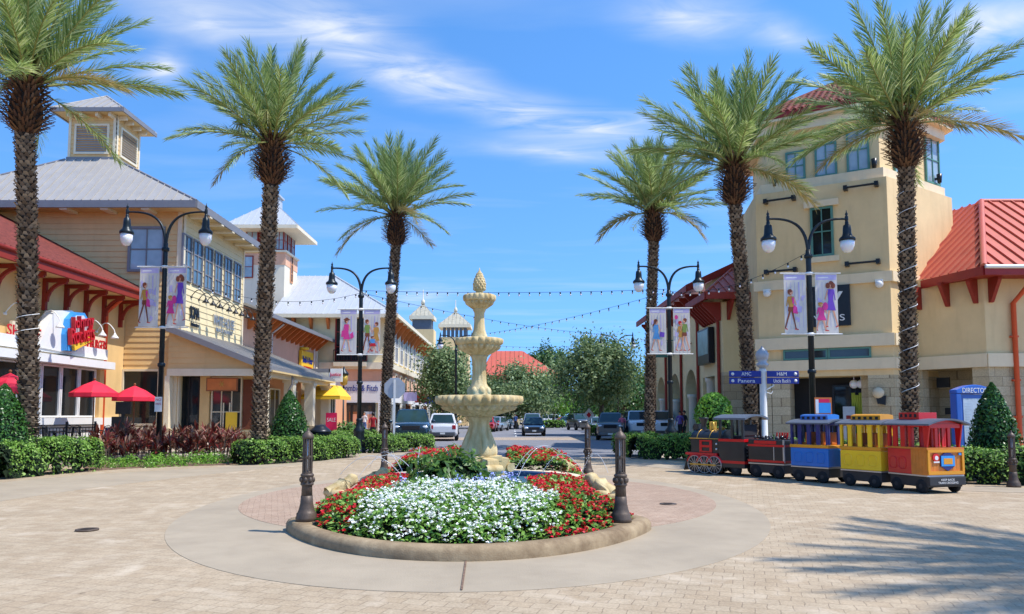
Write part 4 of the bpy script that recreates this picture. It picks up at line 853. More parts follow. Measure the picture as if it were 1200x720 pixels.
# ================================================================ street lamps, banners, signs, festoons
DESIGN = {}
def fig_hat(x, y, s, hat): return [('e', x, y, .07 * s, .045 * s, 'skin_paint'), ('e', x, y + .02 * s, .075 * s, .035 * s, hat)]
def walker(*a_, **k_):
    x = a_[0]; r = walker0(*a_, **k_); K = 1.45; cl = lambda u: min(.985, max(.015, x + (u - x) * K)); o = []
    for q in r:
        if q[0] == 'e': o.append(('e', cl(q[1]), q[2], q[3] * K * .9, q[4] * 1.1, q[5]))
        elif q[0] == 'l': o.append(('l', cl(q[1]), q[2], cl(q[3]), q[4], q[5] * 1.6, q[6]))
        else: o.append(('p', [(cl(u), v) for u, v in q[1]], q[2]))
    return o
def walker0(x, y0, h, top, low, hair, legc='skin_paint', dress=False, flip=1, bagc=None, hat=False):
    """flat printed walking figure; x, y0: foot point in banner units, h: height"""
    H_ = lambda k: y0 + k * h
    o = [('l', x - .02 * flip, H_(.5), x - .12 * flip, H_(.24), .055, legc), ('l', x - .12 * flip, H_(.24), x - .2 * flip, H_(.03), .04, legc), ('l', x + .02 * flip, H_(.5), x + .08 * flip, H_(.26), .055, legc), ('l', x + .08 * flip, H_(.26), x + .14 * flip, H_(.02), .04, legc),
         ('l', x + .1 * flip, H_(.015), x + .22 * flip, H_(.0), .03, 'red_paint'), ('l', x - .22 * flip, H_(.03), x - .13 * flip, H_(.0), .03, 'red_paint')]
    if dress: o += [('p', [(x - .07, H_(.6)), (x + .07, H_(.6)), (x + .15, H_(.36)), (x - .15, H_(.37))], low)]
    else: o += [('p', [(x - .09, H_(.56)), (x + .09, H_(.56)), (x + .1, H_(.45)), (x - .1, H_(.45))], low)]
    o += [('p', [(x - .1, H_(.82)), (x + .1, H_(.82)), (x + .075, H_(.56)), (x - .075, H_(.56))], top), ('l', x + .09 * flip, H_(.8), x + .17 * flip, H_(.6), .035, 'skin_paint'), ('l', x - .09 * flip, H_(.8), x - .14 * flip, H_(.58), .035, top), ('l', x, H_(.82), x, H_(.88), .04, 'skin_paint'),
          ('e', x - .02 * flip, H_(.93), .085, .052 * h / .8, hair), ('e', x + .015 * flip, H_(.925), .06, .043 * h / .8, 'skin_paint'), ('e', x - .03 * flip, H_(.955), .08, .03 * h / .8, hair)]
    if hat: o += [('e', x, H_(.965), .15, .022, hair), ('e', x, H_(.985), .08, .03, hair)]
    if bagc: o += [('p', [(x + .14 * flip, H_(.6)), (x + .34 * flip, H_(.57)), (x + .32 * flip, H_(.42)), (x + .13 * flip, H_(.44))], bagc)]
    return o
DESIGN['a'] = walker(.3, .06, .68, 'mustard_paint', 'brown_paint', 'brown_paint', 'brown_paint', bagc='lav_paint') + [('p', [(.4, .48), (.56, .44), (.6, .32), (.38, .34)], 'magenta_paint'), ('p', [(.33, .6), (.43, .6), (.44, .48), (.36, .5)], 'magenta_paint')]
DESIGN['b'] = walker(.68, .1, .78, 'purple_paint', 'purple_paint', 'brown_paint', dress=True, flip=-1) + [('e', .56, .8, .1, .05, 'brown_paint'), ('e', .8, .8, .1, .05, 'brown_paint')] + walker(.24, .04, .48, 'magenta_paint', 'magenta_paint', 'mustard_paint', dress=True) + [('e', .42, .45, .12, .07, 'magenta_paint')]
DESIGN['c'] = walker(.4, .06, .74, 'magenta_paint', 'magenta_paint', 'brown_paint', dress=True, bagc='lav_paint', hat=True) + [('p', [(.1, .52), (.3, .54), (.32, .4), (.08, .38)], 'magenta_paint'), ('p', [(.6, .44), (.78, .5), (.84, .38), (.66, .33)], 'magenta_paint')]
DESIGN['d'] = walker(.24, .08, .7, 'olive_paint', 'brown_paint', 'brown_paint', 'brown_paint') + walker(.76, .06, .66, 'mustard_paint', 'mustard_paint', 'brown_paint', dress=True, flip=-1) + walker(.58, .04, .36, 'blue_paint', 'red_paint', 'brown_paint', dress=True)
DESIGN['e'] = walker(.4, .06, .7, 'blue_paint', 'blue_paint', 'brown_paint', dress=True, bagc='purple_paint') + [('l', .35, .72, .2, .6, .08, 'brown_paint')]
DESIGN['f'] = walker(.44, .06, .66, 'mustard_paint', 'mustard_paint', 'red_paint', bagc=None) + walker(.66, .06, .72, 'olive_paint', 'brown_paint', 'brown_paint', 'skin_paint', flip=-1) + [('e', .18, .8, .1, .05, 'magenta_paint'), ('p', [(.1, .48), (.26, .46), (.24, .36), (.08, .38)], 'lav_paint')]
mat('banner_cloth', lin(214, 206, 196), .8, var=.09, scale=3)
BAN_M = ['banner_cloth', 'lav_paint', 'skin_paint', 'brown_paint', 'magenta_paint', 'purple_paint', 'mustard_paint', 'red_paint', 'olive_paint', 'blue_paint', 'white_paint', 'sky_paint']
def banner(x0, x1, y, z0, z1, design, label):
    mb = MB(); w, h = x1 - x0, z1 - z0; d = [0]
    mb.box(((x0 + x1) / 2, y + .008, (z0 + z1) / 2), (w, .016, h))
    def pl(pts, m):
        d[0] += 1; yy = y - .001 - .0006 * d[0]; mb.poly([(x0 + u * w, yy, z0 + v * h) for u, v in pts], BAN_M.index(m))
    pl([(.04, .9), (.96, .9), (.96, .985), (.04, .985)], 'lav_paint')
    pl([(.12, .925), (.6, .93), (.6, .95), (.12, .945)], 'white_paint')
    for k in range(5): a = .12 + k * .18; pl([(a, .1), (a + .015, .1), (a + .02, .86), (a + .005, .86)], 'lav_paint')
    pl([(.5, .3), (.56, .3), (.62, .84), (.5, .86)], 'banner_cloth'); pl([(.66, .55), (.72, .54), (.7, .86), (.64, .86)], 'lav_paint')
    for k in range(7): a = RD.uniform(.05, .8); b = RD.uniform(.08, .7); pl([(a, b), (a + RD.uniform(.06, .16), b + RD.uniform(0, .02)), (a + RD.uniform(.08, .18), b + RD.uniform(.05, .14)), (a - .01, b + RD.uniform(.05, .12))], RD.choice(['lav_paint', 'white_paint', 'lav_paint', 'banner_cloth']))
    for it in DESIGN[design]:
        if it[0] == 'e': _, cx, cy, rx, ry, m = it; pl([(cx + rx * cos(2 * pi * k / 12), cy + ry * sin(2 * pi * k / 12)) for k in range(12)], m)
        elif it[0] == 'l':
            _, ax, ay, bx, by, wd, m = it; q = V((bx - ax, (by - ay) * h / w, 0)); s_ = V((-q.y, q.x, 0)).normalized() * wd / 2; sy = w / h
            pl([(ax + s_.x, ay + s_.y * sy), (ax - s_.x, ay - s_.y * sy), (bx - s_.x * .8, by - s_.y * sy * .8), (bx + s_.x * .8, by + s_.y * sy * .8)], m)
        else: pl(it[1], it[2])
    return tag(mb.build('banner', BAN_M), label, 'banner', 'shopping banners on the lamps')
LAMPS = {}
def lamp(px_, Y, label, key, designs=None, zb=0.0, k=1.0, blabs=None, bs=1.0):
    b = at(px_, 487, Y); x, y = b.x, Y; t = thing('street_lamp', label, 'street lamp', (x, y, zb), 'double-armed street lamps'); LAMPS[key] = (x, y)
    z = lambda q: zb + q * k
    mb = MB(); mb.lathe([(.31, z(0)), (.31, z(.12)), (.27, z(.16)), (.25, z(.3), .06), (.22, z(.85), .06), (.24, z(.9)), (.24, z(.98)), (.15, z(1.1)), (.12, z(1.35)), (.14, z(1.4)), (.1, z(1.48))] if bs == 1 else [(.26, z(0)), (.24, z(.2)), (.2, z(.5), .06), (.13, z(.62)), (.1, z(.7))], 48, (x, y, 0), flute=12); mb.build('base', 'lamp_metal', t)
    mb = MB(); mb.lathe([(.098, z(1.4 if bs == 1 else .5)), (.085, z(6.6)), (.085, z(6.95))], 16, (x, y, 0))
    for q in (3.0, 6.75): mb.lathe([(.09, z(q - .08)), (.135, z(q - .04)), (.135, z(q + .04)), (.09, z(q + .08))], 16, (x, y, 0))
    mb.build('pole', 'lamp_metal', t)
    for sg in (-1, 1):
        pts = []
        P0, P1, P2, P3 = V((0, 0, 6.7)), V((0, 0, 7.7)), V((sg * .35, 0, 8.02)), V((sg * 1.28, 0, 7.98))
        for i in range(15): u = i / 14; pts.append(V((x, y, zb)) + (P0 * (1 - u) ** 3 + P1 * 3 * u * (1 - u) ** 2 + P2 * 3 * u * u * (1 - u) + P3 * u ** 3) * k)
        mb = MB(); mb.tube(pts, [.062 - .002 * i for i in range(15)], 8); cx = x + sg * 1.28 * k; mb.lathe([(.03, z(7.86)), (.055, z(7.94)), (.055, z(8.05)), (.03, z(8.1)), (.05, z(8.14)), (.02, z(8.2)), (.004, z(8.28))], 12, (cx, y, 0)); mb.build('arm', 'lamp_metal', t)
        mb = MB(); mb.lathe([(.045, z(7.92)), (.06, z(7.85)), (.06, z(7.8)), (.115, z(7.76)), (.13, z(7.62)), (.135, z(7.5)), (.16, z(7.42)), (.25, z(7.34)), (.255, z(7.27)), (.23, z(7.25)), (.02, z(7.25))][::-1], 24, (cx, y, 0)); ln = mb.build('lantern', 'lamp_metal', t)
        mb = MB(); mb.lathe([(.01, z(6.86)), (.1, z(6.88)), (.17, z(6.96)), (.215, z(7.08)), (.22, z(7.25))], 20, (cx, y, 0)); mb.build('globe', 'globe', ln)
    if designs:
        for q in (6.17, 4.2): mb = MB(); mb.tube([(x - .98, y - .1, z(q)), (x + .98, y - .1, z(q))], .02, 8); mb.lathe([(.115, z(q) - .05), (.115, z(q) + .05)], 14, (x, y, 0)); mb.build('banner_rod', 'white_paint', t)
        banner(x - .86, x - .15, y - .1, z(4.23), z(6.15), designs[0], blabs[0]); banner(x + .15, x + .86, y - .1, z(4.23), z(6.15), designs[1], blabs[1])
lamp(187, 28.2, 'black double-armed street lamp on the left before the yellow clapboard building', 'L1', 'ab', k=1.15, bs=.5, blabs=('banner of a striding woman in brown trousers on the left front lamp', 'banner of a woman in purple with a girl on the left front lamp'))
lamp(421, 33, 'black double-armed street lamp between the trash can and the stop sign', 'L2', 'cd', blabs=('banner of a hatted woman in a pink dress with bags', 'banner of a family with a man in a green shirt'))
lamp(953, 24.6, 'black double-armed street lamp before the tan tower, behind the blue carriage', 'R1', 'ab', blabs=('banner of a striding woman in brown trousers before the tan tower', 'banner of a woman in purple with a girl before the tan tower'))
lamp(786, 32.6, 'black double-armed street lamp in the hedge before the arcade', 'R2', 'ef', blabs=('banner of a woman in a blue dress with a purple bag', 'banner of a couple in brown and yellow with a pink balloon'))
lamp(724, 62, 'distant double-armed street lamp over the large tree right of the street', 'R3', zb=.1)
lamp(534, 62, 'distant double-armed street lamp behind the left street tree', 'L3', zb=.1)
def festoon(p0, p1, sag, n, label):
    p0 = V(p0); p1 = V(p1); t = thing('festoon_light', label, 'string lights', p0, 'festoon lights over the street'); C = lambda u: p0.lerp(p1, u) + V((0, 0, -4 * sag * u * (1 - u)))
    mb = MB(); mb.tube([C(i / 24) for i in range(25)], .008, 4); mb.build('cable', 'black_metal', t); first = None
    for i in range(n):
        c = C((i + .5) / n)
        if first is None:
            mb = MB(); mb.lathe([(.02, .0), (.03, -.02), (.028, -.09), (.02, -.1)][::-1], 8); mb.sphere((0, 0, -.125), .036, 8, 6, (1, 1, 1.2), 1); first = mb.build('bulb', ['black_metal', 'globe'], t, local=True); o = first
        else: o = first.copy(); COL.objects.link(o); o.parent = t
        o.location = c - p0
def LP(k, z=7.0): return (LAMPS[k][0], LAMPS[k][1], z)
festoon(LP('L2', 7.0), LP('R2', 7.0), .12, 30, 'festoon cable with bulbs from the left banner lamp straight across to the right one')
festoon(LP('L2', 6.9), LP('R3', 8.1), .35, 32, 'festoon cable slanting from the left banner lamp to the far right lamp')
festoon(LP('R2', 6.9), LP('L3', 8.0), .35, 32, 'festoon cable slanting from the right banner lamp to the far left lamp')
festoon(LP('L3', 7.6), LP('R3', 7.6), .5, 24, 'farthest festoon cable between the two distant lamps')
festoon(LP('R1', 6.9), LP('R2', 6.9), .45, 13, 'festoon cable along the right lamps before the red metal roof')
festoon(LP('L1', 6.9), LP('L2', 6.9), .7, 16, 'festoon cable along the left lamps before the yellow and pink shops')
# stop sign seen from behind
p = at(462, 487, 36.5); t = thing('stop_sign', 'grey back of an octagonal stop sign on a white post above the left hedge', 'road sign', (p.x, p.y, 0)); mb = MB()
mb.box((p.x, p.y - .02, 1.65), (.09, .05, 3.3)); mb.build('post', 'white_paint', t); mb = MB()
z0 = zat(455, 36.5); mb.extr([(p.x + .53 * cos(pi / 8 + k * pi / 4), p.y + .03, z0 + .53 * sin(pi / 8 + k * pi / 4)) for k in range(8)], (0, .012, 0)); mb.build('plate', 'sign_back', t)
# no-parking plate on the left lamp
x, y = LAMPS['L1']; W_ = Wall((x - 1, y - .12), (x + 1, y - .12)); t = thing('parking_sign', 'small white notice plate with red lettering on the left front lamp pole', 'sign', (x, y, 0))
z0 = zat(474, 28.1); mb = MB(); mb.slab(W_, .87, 1.13, z0 - .27, z0 + .27, 0, .02); mb.build('plate', 'white_paint', t)
text('NO', 'lettering', 'red_paint', t, W_.p(1, z0 + .17, .021), X, UP, .09, ext=.003); text('PARKING', 'lettering', 'red_paint', t, W_.p(1, z0 + .02, .021), X, UP, .07, .2, ext=.003)
# direction signpost
p = at(895, 487, 27); t = thing('signpost', 'white ornate signpost with blue direction boards beside the second right palm', 'signpost', (p.x, p.y, 0)); x, y = p.x, p.y; zt = zat(432, 27)
mb = MB(); mb.lathe([(.2, 0), (.2, .3), (.13, .4), (.115, zt - .2), (.14, zt - .1), (.1, zt)], 20, (x, y, 0)); mb.build('post', 'white_paint', t)
mb = MB(); mb.lathe([(.1, zt), (.2, zt + .08), (.22, zt + .14), (.14, zt + .22), (.2, zt + .34), (.23, zt + .5), (.17, zt + .62), (.07, zt + .7), (.02, zt + .78)], 20, (x, y, 0)); mb.build('finial', 'sign_back', t)
for sg, rows in ((-1, ('AMC', 'Panera')), (1, ('H&M', "Uncle Buck's"))):
    for j, s_ in enumerate(rows):
        zz = zt - .2 - j * .24; x0 = x + sg * .1; x1 = x + sg * 1.22; mb = MB(); a, b2 = min(x0, x1), max(x0, x1)
        mb.box(((a + b2) / 2, y - .13, zz), (b2 - a, .035, .215)); bd = mb.build('board', 'navy_sign', t, bevel=.015)
        text(s_, 'lettering', 'white_paint', bd, (x + sg * .62, y - .149, zz), X, UP, .12 if j == 0 else .13, (.34 if j == 0 else .6), ext=.002)
        mb = MB(); ax = x + sg * 1.1; mb.lathe([(.055, -.001), (.055, .001)], 14, (0, 0, 0)); mb.v = [(ax + q[0], y - .15 + q[2], zz + q[1]) for q in mb.v]; mb.build('arrow', 'white_paint', bd)
mb = MB(); mb.tube([(x + .1, y - .1, zt - .75), (x + .35, y - .1, zt - .6), (x + .3, y - .1, zt - .45)], .025, 6); mb.tube([(x + .1, y - .1, zt - .85), (x + .25, y - .1, zt - .9), (x + .3, y - .1, zt - .8)], .02, 6); mb.build('scroll', 'white_paint', t)
# directory kiosk
x0 = at(1113, 487, 20.6).x; x1 = at(1166, 487, 20.6).x; W_ = Wall((x0, 20.4), (x1, 20.7)); L_ = W_.len; zt = zat(452, 20.5)
t = thing('directory_kiosk', 'blue arched map kiosk lettered directory behind the right hedge', 'kiosk', ((x0 + x1) / 2, 20.6, 0)); mb = MB()
mb.slab(W_, 0, .16, 0, zt - .22, -.12, .1); mb.slab(W_, L_ - .16, L_, 0, zt - .22, -.12, .1)
pts = [W_.p(0, zt - .22, .11)] + [W_.p(u * L_, zt - .12 + .14 * sin(pi * u), .11) for u in np.linspace(0, 1, 12)] + [W_.p(L_, zt - .22, .11)]; mb.extr(pts[::-1], W_.n * -.24); mb.build('frame', 'kiosk_blue', t, bevel=.02)
mb = MB(); mb.slab(W_, .161, L_ - .161, .35, zt - .235, -.06, .05); mb.build('back_panel', 'kiosk_blue', t); mb = MB(); mb.slab(W_, .25, L_ - .22, .55, zt - .34, .05, .062); mp_ = mb.build('map_panel', 'poster_pale', t)
for k in range(6):
    for j in range(3): mb = MB()
mb = MB()
for k in range(16): mb.slab(W_, .3, .3 + RD.uniform(.1, .22), 1.9 - k * .07, 1.915 - k * .07, .062, .064)
for k in range(9): mb.slab(W_, .62 + RD.uniform(0, .3), .75 + RD.uniform(0, .3), 1.0 + k * .09, 1.05 + k * .09, .062, .0635 + .0004 * k)
mb.build('map_print', 'steel', mp_)
text('DIRECTORY', 'lettering', 'white_paint', t, W_.p(L_ / 2 + .02, zt - .13, .112), W_.r, UP, .13, L_ * .72, ext=.006)
# ================================================================ building helpers
def siding(mb, W, u0, u1, z0, z1, step=.28, clip=None, mi=0):
    z = z0
    while z < z1 - .01:
        zt = min(z + step, z1); a, b = (u0, u1) if clip is None else clip((z + zt) / 2)
        if b - a > .05: 
            p = [W.p(a, z, .04), W.p(b, z, .04), W.p(b, zt, .012), W.p(a, zt, .012)]; q = [W.p(a, z, -.02), W.p(b, z, -.02)]
            mb.add(p, [(0, 1, 2, 3)], mi); mb.add([q[0], q[1], p[1], p[0]], [(0, 1, 2, 3)], mi); mb.add([p[0], p[3], W.p(a, z, -.02)], [(0, 1, 2)], mi); mb.add([p[1], W.p(b, z, -.02), p[2]], [(0, 1, 2)], mi)
        z = zt
def window(W, u0, u1, z0, z1, nx, ny, fm, gm, par, fw=.09, d=.09, mw=.05, sill=None, name='window'):
    mb = MB(); mb.slab(W, u0, u0 + fw, z0, z1, 0, d); mb.slab(W, u1 - fw, u1, z0, z1, 0, d); mb.slab(W, u0 + fw, u1 - fw, z0, z0 + fw, 0, d); mb.slab(W, u0 + fw, u1 - fw, z1 - fw, z1, 0, d)
    for i in range(1, nx): u = u0 + (u1 - u0) * i / nx; mb.slab(W, u - mw / 2, u + mw / 2, z0 + fw, z1 - fw, 0, d * .8)
    for j in range(1, ny): z = z0 + (z1 - z0) * j / ny; mb.slab(W, u0 + fw, u1 - fw, z - mw / 2, z + mw / 2, 0, d * .78)
    if sill: mb.slab(W, u0 - .1, u1 + .1, z0 - .14, z0 - .003, 0, d + .08, 1)
    f = mb.build(name, [fm, sill] if sill else fm, par); mb = MB(); mb.slab(W, u0 + fw, u1 - fw, z0 + fw, z1 - fw, .0, d * .4); mb.build('pane', gm, f); return f
def roof(mb, pts, sp=.5, rw=.04, rh=.05, th=.1, mi=0, tile=False):
    """sloping roof panel (convex polygon, counter-clockwise from above) with standing seams running down the slope"""
    P = [V(p) for p in pts]; n = (P[1] - P[0]).cross(P[2] - P[0]).normalized()
    if n.z < 0: P = P[::-1]; n = -n
    mb.extr([p - n * th for p in P], n * th, mi)
    h = UP.cross(n).normalized(); s = n.cross(h).normalized(); o = P[0]
    uv = [((p - o).dot(h), (p - o).dot(s)) for p in P]; us = [q[0] for q in uv]; u = min(us) + sp / 2
    while u < max(us):
        vs = []
        for i in range(len(uv)):
            a, b = uv[i], uv[(i + 1) % len(uv)]
            if (a[0] - u) * (b[0] - u) < 0: k = (u - a[0]) / (b[0] - a[0]); vs.append(a[1] + k * (b[1] - a[1]))
        if len(vs) >= 2:
            v0, v1 = min(vs), max(vs)
            if v1 - v0 > .1:
                if tile: mb.tube([o + h * u + s * v0 + n * .01, o + h * u + s * v1 + n * .01], rw, 6, mi)
                else: mb.obox(o + h * (u - rw / 2) + s * v0 - n * .01, h * rw, s * (v1 - v0), n * (rh + .01), mi)
        u += sp
    if tile:
        v = min(q[1] for q in uv) + .3
        while v < max(q[1] for q in uv):
            xs = []
            for i in range(len(uv)):
                a, b = uv[i], uv[(i + 1) % len(uv)]
                if (a[1] - v) * (b[1] - v) < 0: k = (v - a[1]) / (b[1] - a[1]); xs.append(a[0] + k * (b[0] - a[0]))
            if len(xs) >= 2: mb.obox(o + h * min(xs) + s * v - n * .01, h * (max(xs) - min(xs)), s * .05, n * .035, mi)
            v += .4
def ridge(mb, a, b, r=.09, mi=0): mb.tube([a, b], r, 6, mi)
def fascia(mb, pts, hgt, th=.06, mi=0):
    for a, b in zip(pts[:-1], pts[1:]):
        a = V(a); b = V(b); mb.bar(a - V((0, 0, hgt / 2)), b - V((0, 0, hgt / 2)), th, hgt, mi=mi)
def gooseneck(W, u, z, out, drop, par, m='black_metal', name='gooseneck_lamp', rise=.35):
    mb = MB(); pts = [W.p(u, z, .02)] + [W.p(u, z + rise * sin(pi * t) * 1.0, .02 + out * t) for t in np.linspace(.15, .92, 8)] + [W.p(u, z - .06, out)]
    mb.tube(pts, .022, 6); q = W.p(u, z - .06, out); mb.lathe([(.17, -.22), (.15, -.17), (.06, -.06), (.03, .02)], 12, q); mb.lathe([(.07, -.04), (.07, .04)], 8, W.p(u, z, .03)); return mb.build(name, m, par)
def bracket(W, u, z, out, h, par, m, w=.12, name='bracket', curved=False):
    mb = MB()
    if curved:
        mb.slab(W, u - w / 2, u + w / 2, z - h, z, 0, w); mb.slab(W, u - w / 2, u + w / 2, z - w, z, w, out)
        for k in range(6):
            a0, a1 = pi / 2 * k / 6, pi / 2 * (k + 1) / 6; R_ = min(out, h) * .8; c = lambda a: W.p(u, z - w - R_ * (1 - sin(a)) , w + R_ * (1 - cos(a)))
            mb.bar(c(a0), c(a1), w * .8, w * .8, up=W.r)
    else: mb.extr([W.p(u - w / 2, z, 0), W.p(u - w / 2, z, out), W.p(u - w / 2, z - .14, out), W.p(u - w / 2, z - h, .14), W.p(u - w / 2, z - h, 0)], W.r * w)
    return mb.build(name, m, par)
# ================================================================ yellow clapboard shop building
AX0, AX1, AY0, AY1 = -28.0, at(210, 400, 36).x, 36.0, 44.3
ze = zat(243, 36); A = thing('shop_building', 'yellow clapboard shop building with grey hipped metal roof and louvred cupola on the left', 'building', (-21, 40, 0))
FW = Wall((AX0, AY0), (AX1, AY0)); SW = Wall((AX1, AY0), (AX1, AY1))
mb = MB(); mb.prism([(AX0, AY0 + .02), (AX1 - .02, AY0 + .02), (AX1 - .02, AY1), (AX0, AY1)], 0, ze, 1)
siding(mb, FW, 0, FW.len, 1.0, ze, .27); siding(mb, SW, 0, SW.len, 5.6, ze, .3, mi=1)
for W, a in ((FW, FW.len - .22), (SW, .0), (SW, SW.len - .2)): mb.slab(W, a, a + .2, 1.0, ze, .0, .07, 2)
mb.build('wall', ['yellow_siding', 'cream_siding', 'cream_trim'], A)
mb = MB(); mb.slab(FW, 0, FW.len + .1, 0, .95, 0, .12); mb.slab(FW, 0, FW.len + .14, .95, 1.07, 0, .18, 1); mb.build('stone_base', ['stone_block', 'cream_trim'], A)
# roof
EX0, EX1, EY0, EY1 = -28.6, at(230, 240, 35).x, 35.0, 45.2; RXc, RYc, hb = at(106, 186, 38.0).x, 39.3, 1.28; zr = zat(187, RYc - hb); zee = ze + .05
q = [(EX0, EY0, zee), (EX1, EY0, zee), (EX1, EY1, zee), (EX0, EY1, zee)]; c = [(RXc - hb, RYc - hb, zr), (RXc + hb, RYc - hb, zr), (RXc + hb, RYc + hb, zr), (RXc - hb, RYc + hb, zr)]
mb = MB()
for i in range(4): j = (i + 1) % 4; roof(mb, [q[i], q[j], c[j], c[i]], .42, .035, .05)
for i in range(4): ridge(mb, q[i], c[i], .06, 1)
fascia(mb, [q[0], q[1], q[2]], .34, .1, 1); mb.prism([(EX0, EY0 + .05), (EX1 - .05, EY0 + .05), (EX1 - .05, EY1), (EX0, EY1)], zee - .3, zee - .22, 2)
for k in range(7): mb.box((AX1 - 1.4 - k * 1.9, AY0 - .5, zee - .36), (.35, .9, .12), mi=3)
for k in range(6): mb.box((AX1 + .55, AY0 + .7 + k * 1.5, zee - .36), (1.0, .3, .12), mi=3)
mb.build('roof', ['grey_metal', 'grey_trim', 'soffit', 'cream_trim'], A)
# cupola
zc0, zc1 = zr - .5, zat(131, RYc - hb); hw = 1.2
cp = MB(); CW = [Wall((RXc - hw, RYc - hw), (RXc + hw, RYc - hw)), Wall((RXc + hw, RYc - hw), (RXc + hw, RYc + hw))]
cp.prism([(RXc - hw, RYc - hw), (RXc + hw, RYc - hw), (RXc + hw, RYc + hw), (RXc - hw, RYc + hw)], zc0, zc1, 0)
for W in CW:
    siding(cp, W, 0, 2 * hw, zr + .12, zc1, .24); cp.slab(W, 0, .13, zr, zc1, .0, .06, 1); cp.slab(W, 2 * hw - .13, 2 * hw, zr, zc1, .0, .061, 1); cp.slab(W, -.05, 2 * hw + .05, zr - .1, zr + .13, 0, .09, 2)
cup = cp.build('cupola', ['yellow_siding', 'cream_trim', 'grey_trim'], A)
for W in CW:
    mb = MB(); z0, z1 = zr + .38, zr + 1.75; u0, u1 = .42, 2 * hw - .42
    mb.slab(W, u0 - .1, u0, z0 - .1, z1 + .1, 0, .1, 1); mb.slab(W, u1, u1 + .1, z0 - .1, z1 + .1, 0, .1, 1); mb.slab(W, u0, u1, z0 - .1, z0, 0, .1, 1); mb.slab(W, u0, u1, z1, z1 + .1, 0, .1, 1); mb.slab(W, u0, u1, z0, z1, 0, .015, 2)
    k = 11
    for i in range(k): z = z0 + (z1 - z0) * i / k; mb.add([W.p(u0, z, .095), W.p(u1, z, .095), W.p(u1, z + .1, .02), W.p(u0, z + .1, .02)], [(0, 1, 2, 3)], 0)
    mb.build('louvre', ['grey_metal', 'cream_trim', 'dark_interior'], cup)
mb = MB(); eo = hw + .62; e4 = [(RXc - eo, RYc - eo, zc1), (RXc + eo, RYc - eo, zc1), (RXc + eo, RYc + eo, zc1), (RXc - eo, RYc + eo, zc1)]; ap = (RXc, RYc, zc1 + 1.35)
for i in range(4): roof(mb, [e4[i], e4[(i + 1) % 4], ap], .4, .035, .05); ridge(mb, e4[i], ap, .05, 0)
fascia(mb, [e4[3], e4[0], e4[1], e4[2]], .2, .08, 1); mb.prism([p[:2] for p in e4], zc1 - .16, zc1 - .1, 2)
for W in CW:
    for u in (.15, .8, 1.6, 2.25): mb.slab(W, u - .07, u + .07, zc1 - .36, zc1 - .165, .0, .45, 3)
mb.build('cupola_roof', ['grey_metal', 'grey_trim', 'soffit', 'cream_trim'], cup)
u0, u1, z0, z1 = FW.rect(151, 266, 194, 319); window(FW, u0, u1, z0, z1, 2, 2, 'grey_trim', 'glass_pale', A, .12, .12)
u0, u1, z0, z1 = FW.rect(143, 433, 188, 499); window(FW, u0, u1, z0, z1, 1, 1, 'cream_trim', 'glass_dark', A, .1, .14, name='shop_window')
for px0, px1 in ((211.5, 222.5), (224.5, 235.5), (238, 247.5), (250, 258.5), (261.5, 270), (273, 281)):
    ua = SW.px(px0, 320)[0]; ub = SW.px(px1, 320)[0]; window(SW, ua, ub, 8.0, 10.25, 2, 3, 'grey_trim', 'glass_blue', A, .07, .1, .06)
for k in range(8): gooseneck(SW, 1.1 + k * .92 + (.35 if k > 2 else 0), 7.35, .75, 0, A)
def wtxt(s, W, u, z, h, w, m, par, d=.06, ext=.05): return text(s, 'lettering', m, par, W.p(u, z, d), W.r, UP, h, w, ext)
wtxt('SOMA', SW, 1.45, 6.6, .62, 1.1, 'black_metal', A); wtxt('Intimates', SW, 1.5, 6.05, .22, .9, 'black_metal', A)
wtxt('WHITE HOUSE', SW, 5.3, 6.6, .55, 3.0, 'steel', A); wtxt('BLACK MARKET', SW, 5.4, 6.12, .2, 2.4, 'steel', A)
for u in (1.0, 1.5, 2.0, 3.6, 4.4, 5.2, 6.0, 6.7):
    pass
# porch with shed roof
PYS, PYE, PXe = 35.5, 48.3, -11.2; zp1, zp0 = zat(386, PYS), zat(430, PYS)
mb = MB(); roof(mb, [(AX1 - .25, PYS - .35, zp1 + .14), (PXe, PYS - .35, zp0 + .02), (PXe, PYE, zp0 + .02), (AX1 - .25, PYE, zp1 + .14)], .42, .035, .045, .12)
fascia(mb, [(AX1 - .25, PYS - .38, zp1 + .16), (PXe, PYS - .38, zp0 + .03), (PXe, PYE, zp0 + .03)], .26, .08, 1)
mb.prism([(AX1, PYS + .1), (PXe + .1, PYS + .1), (PXe + .1, PYE), (AX1, PYE)], 3.62, 3.7, 2); pr = mb.build('porch_roof', ['grey_metal', 'grey_trim', 'soffit'], A)
PW = Wall((AX1 - .25, PYS), (-11.45, PYS)); L_ = PW.len
mb = MB(); zz = lambda u: zp1 + (zp0 - zp1) * u / (L_ + .25); uz = lambda z: (z - zp1) / (zp0 - zp1) * (L_ + .25)
mb.extr([PW.p(0, 3.75, -.1), PW.p(L_, 3.75, -.1), PW.p(L_, zz(L_), -.1), PW.p(0, zz(0), -.1)], PW.n * .1)
siding(mb, PW, 0, L_, 3.75, zp1, .26, clip=lambda z: (0, min(L_, uz(z))))
mb.slab(PW, -.02, L_ + .05, 3.42, 3.75, -.16, .09, 1); mb.slab(Wall((-11.5, PYS), (-11.5, PYE)), 0.16, PYE - PYS, 3.42, 3.75, -.2, .06, 1)
mb.slab(PW, -.1, .12, 1.0, 3.42, -.3, .1, 1); mb.slab(PW, -.16, .2, 0, 1.0, -.3, .16, 2); mb.build('porch_gable', ['yellow_siding', 'cream_trim', 'stone_block'], pr)
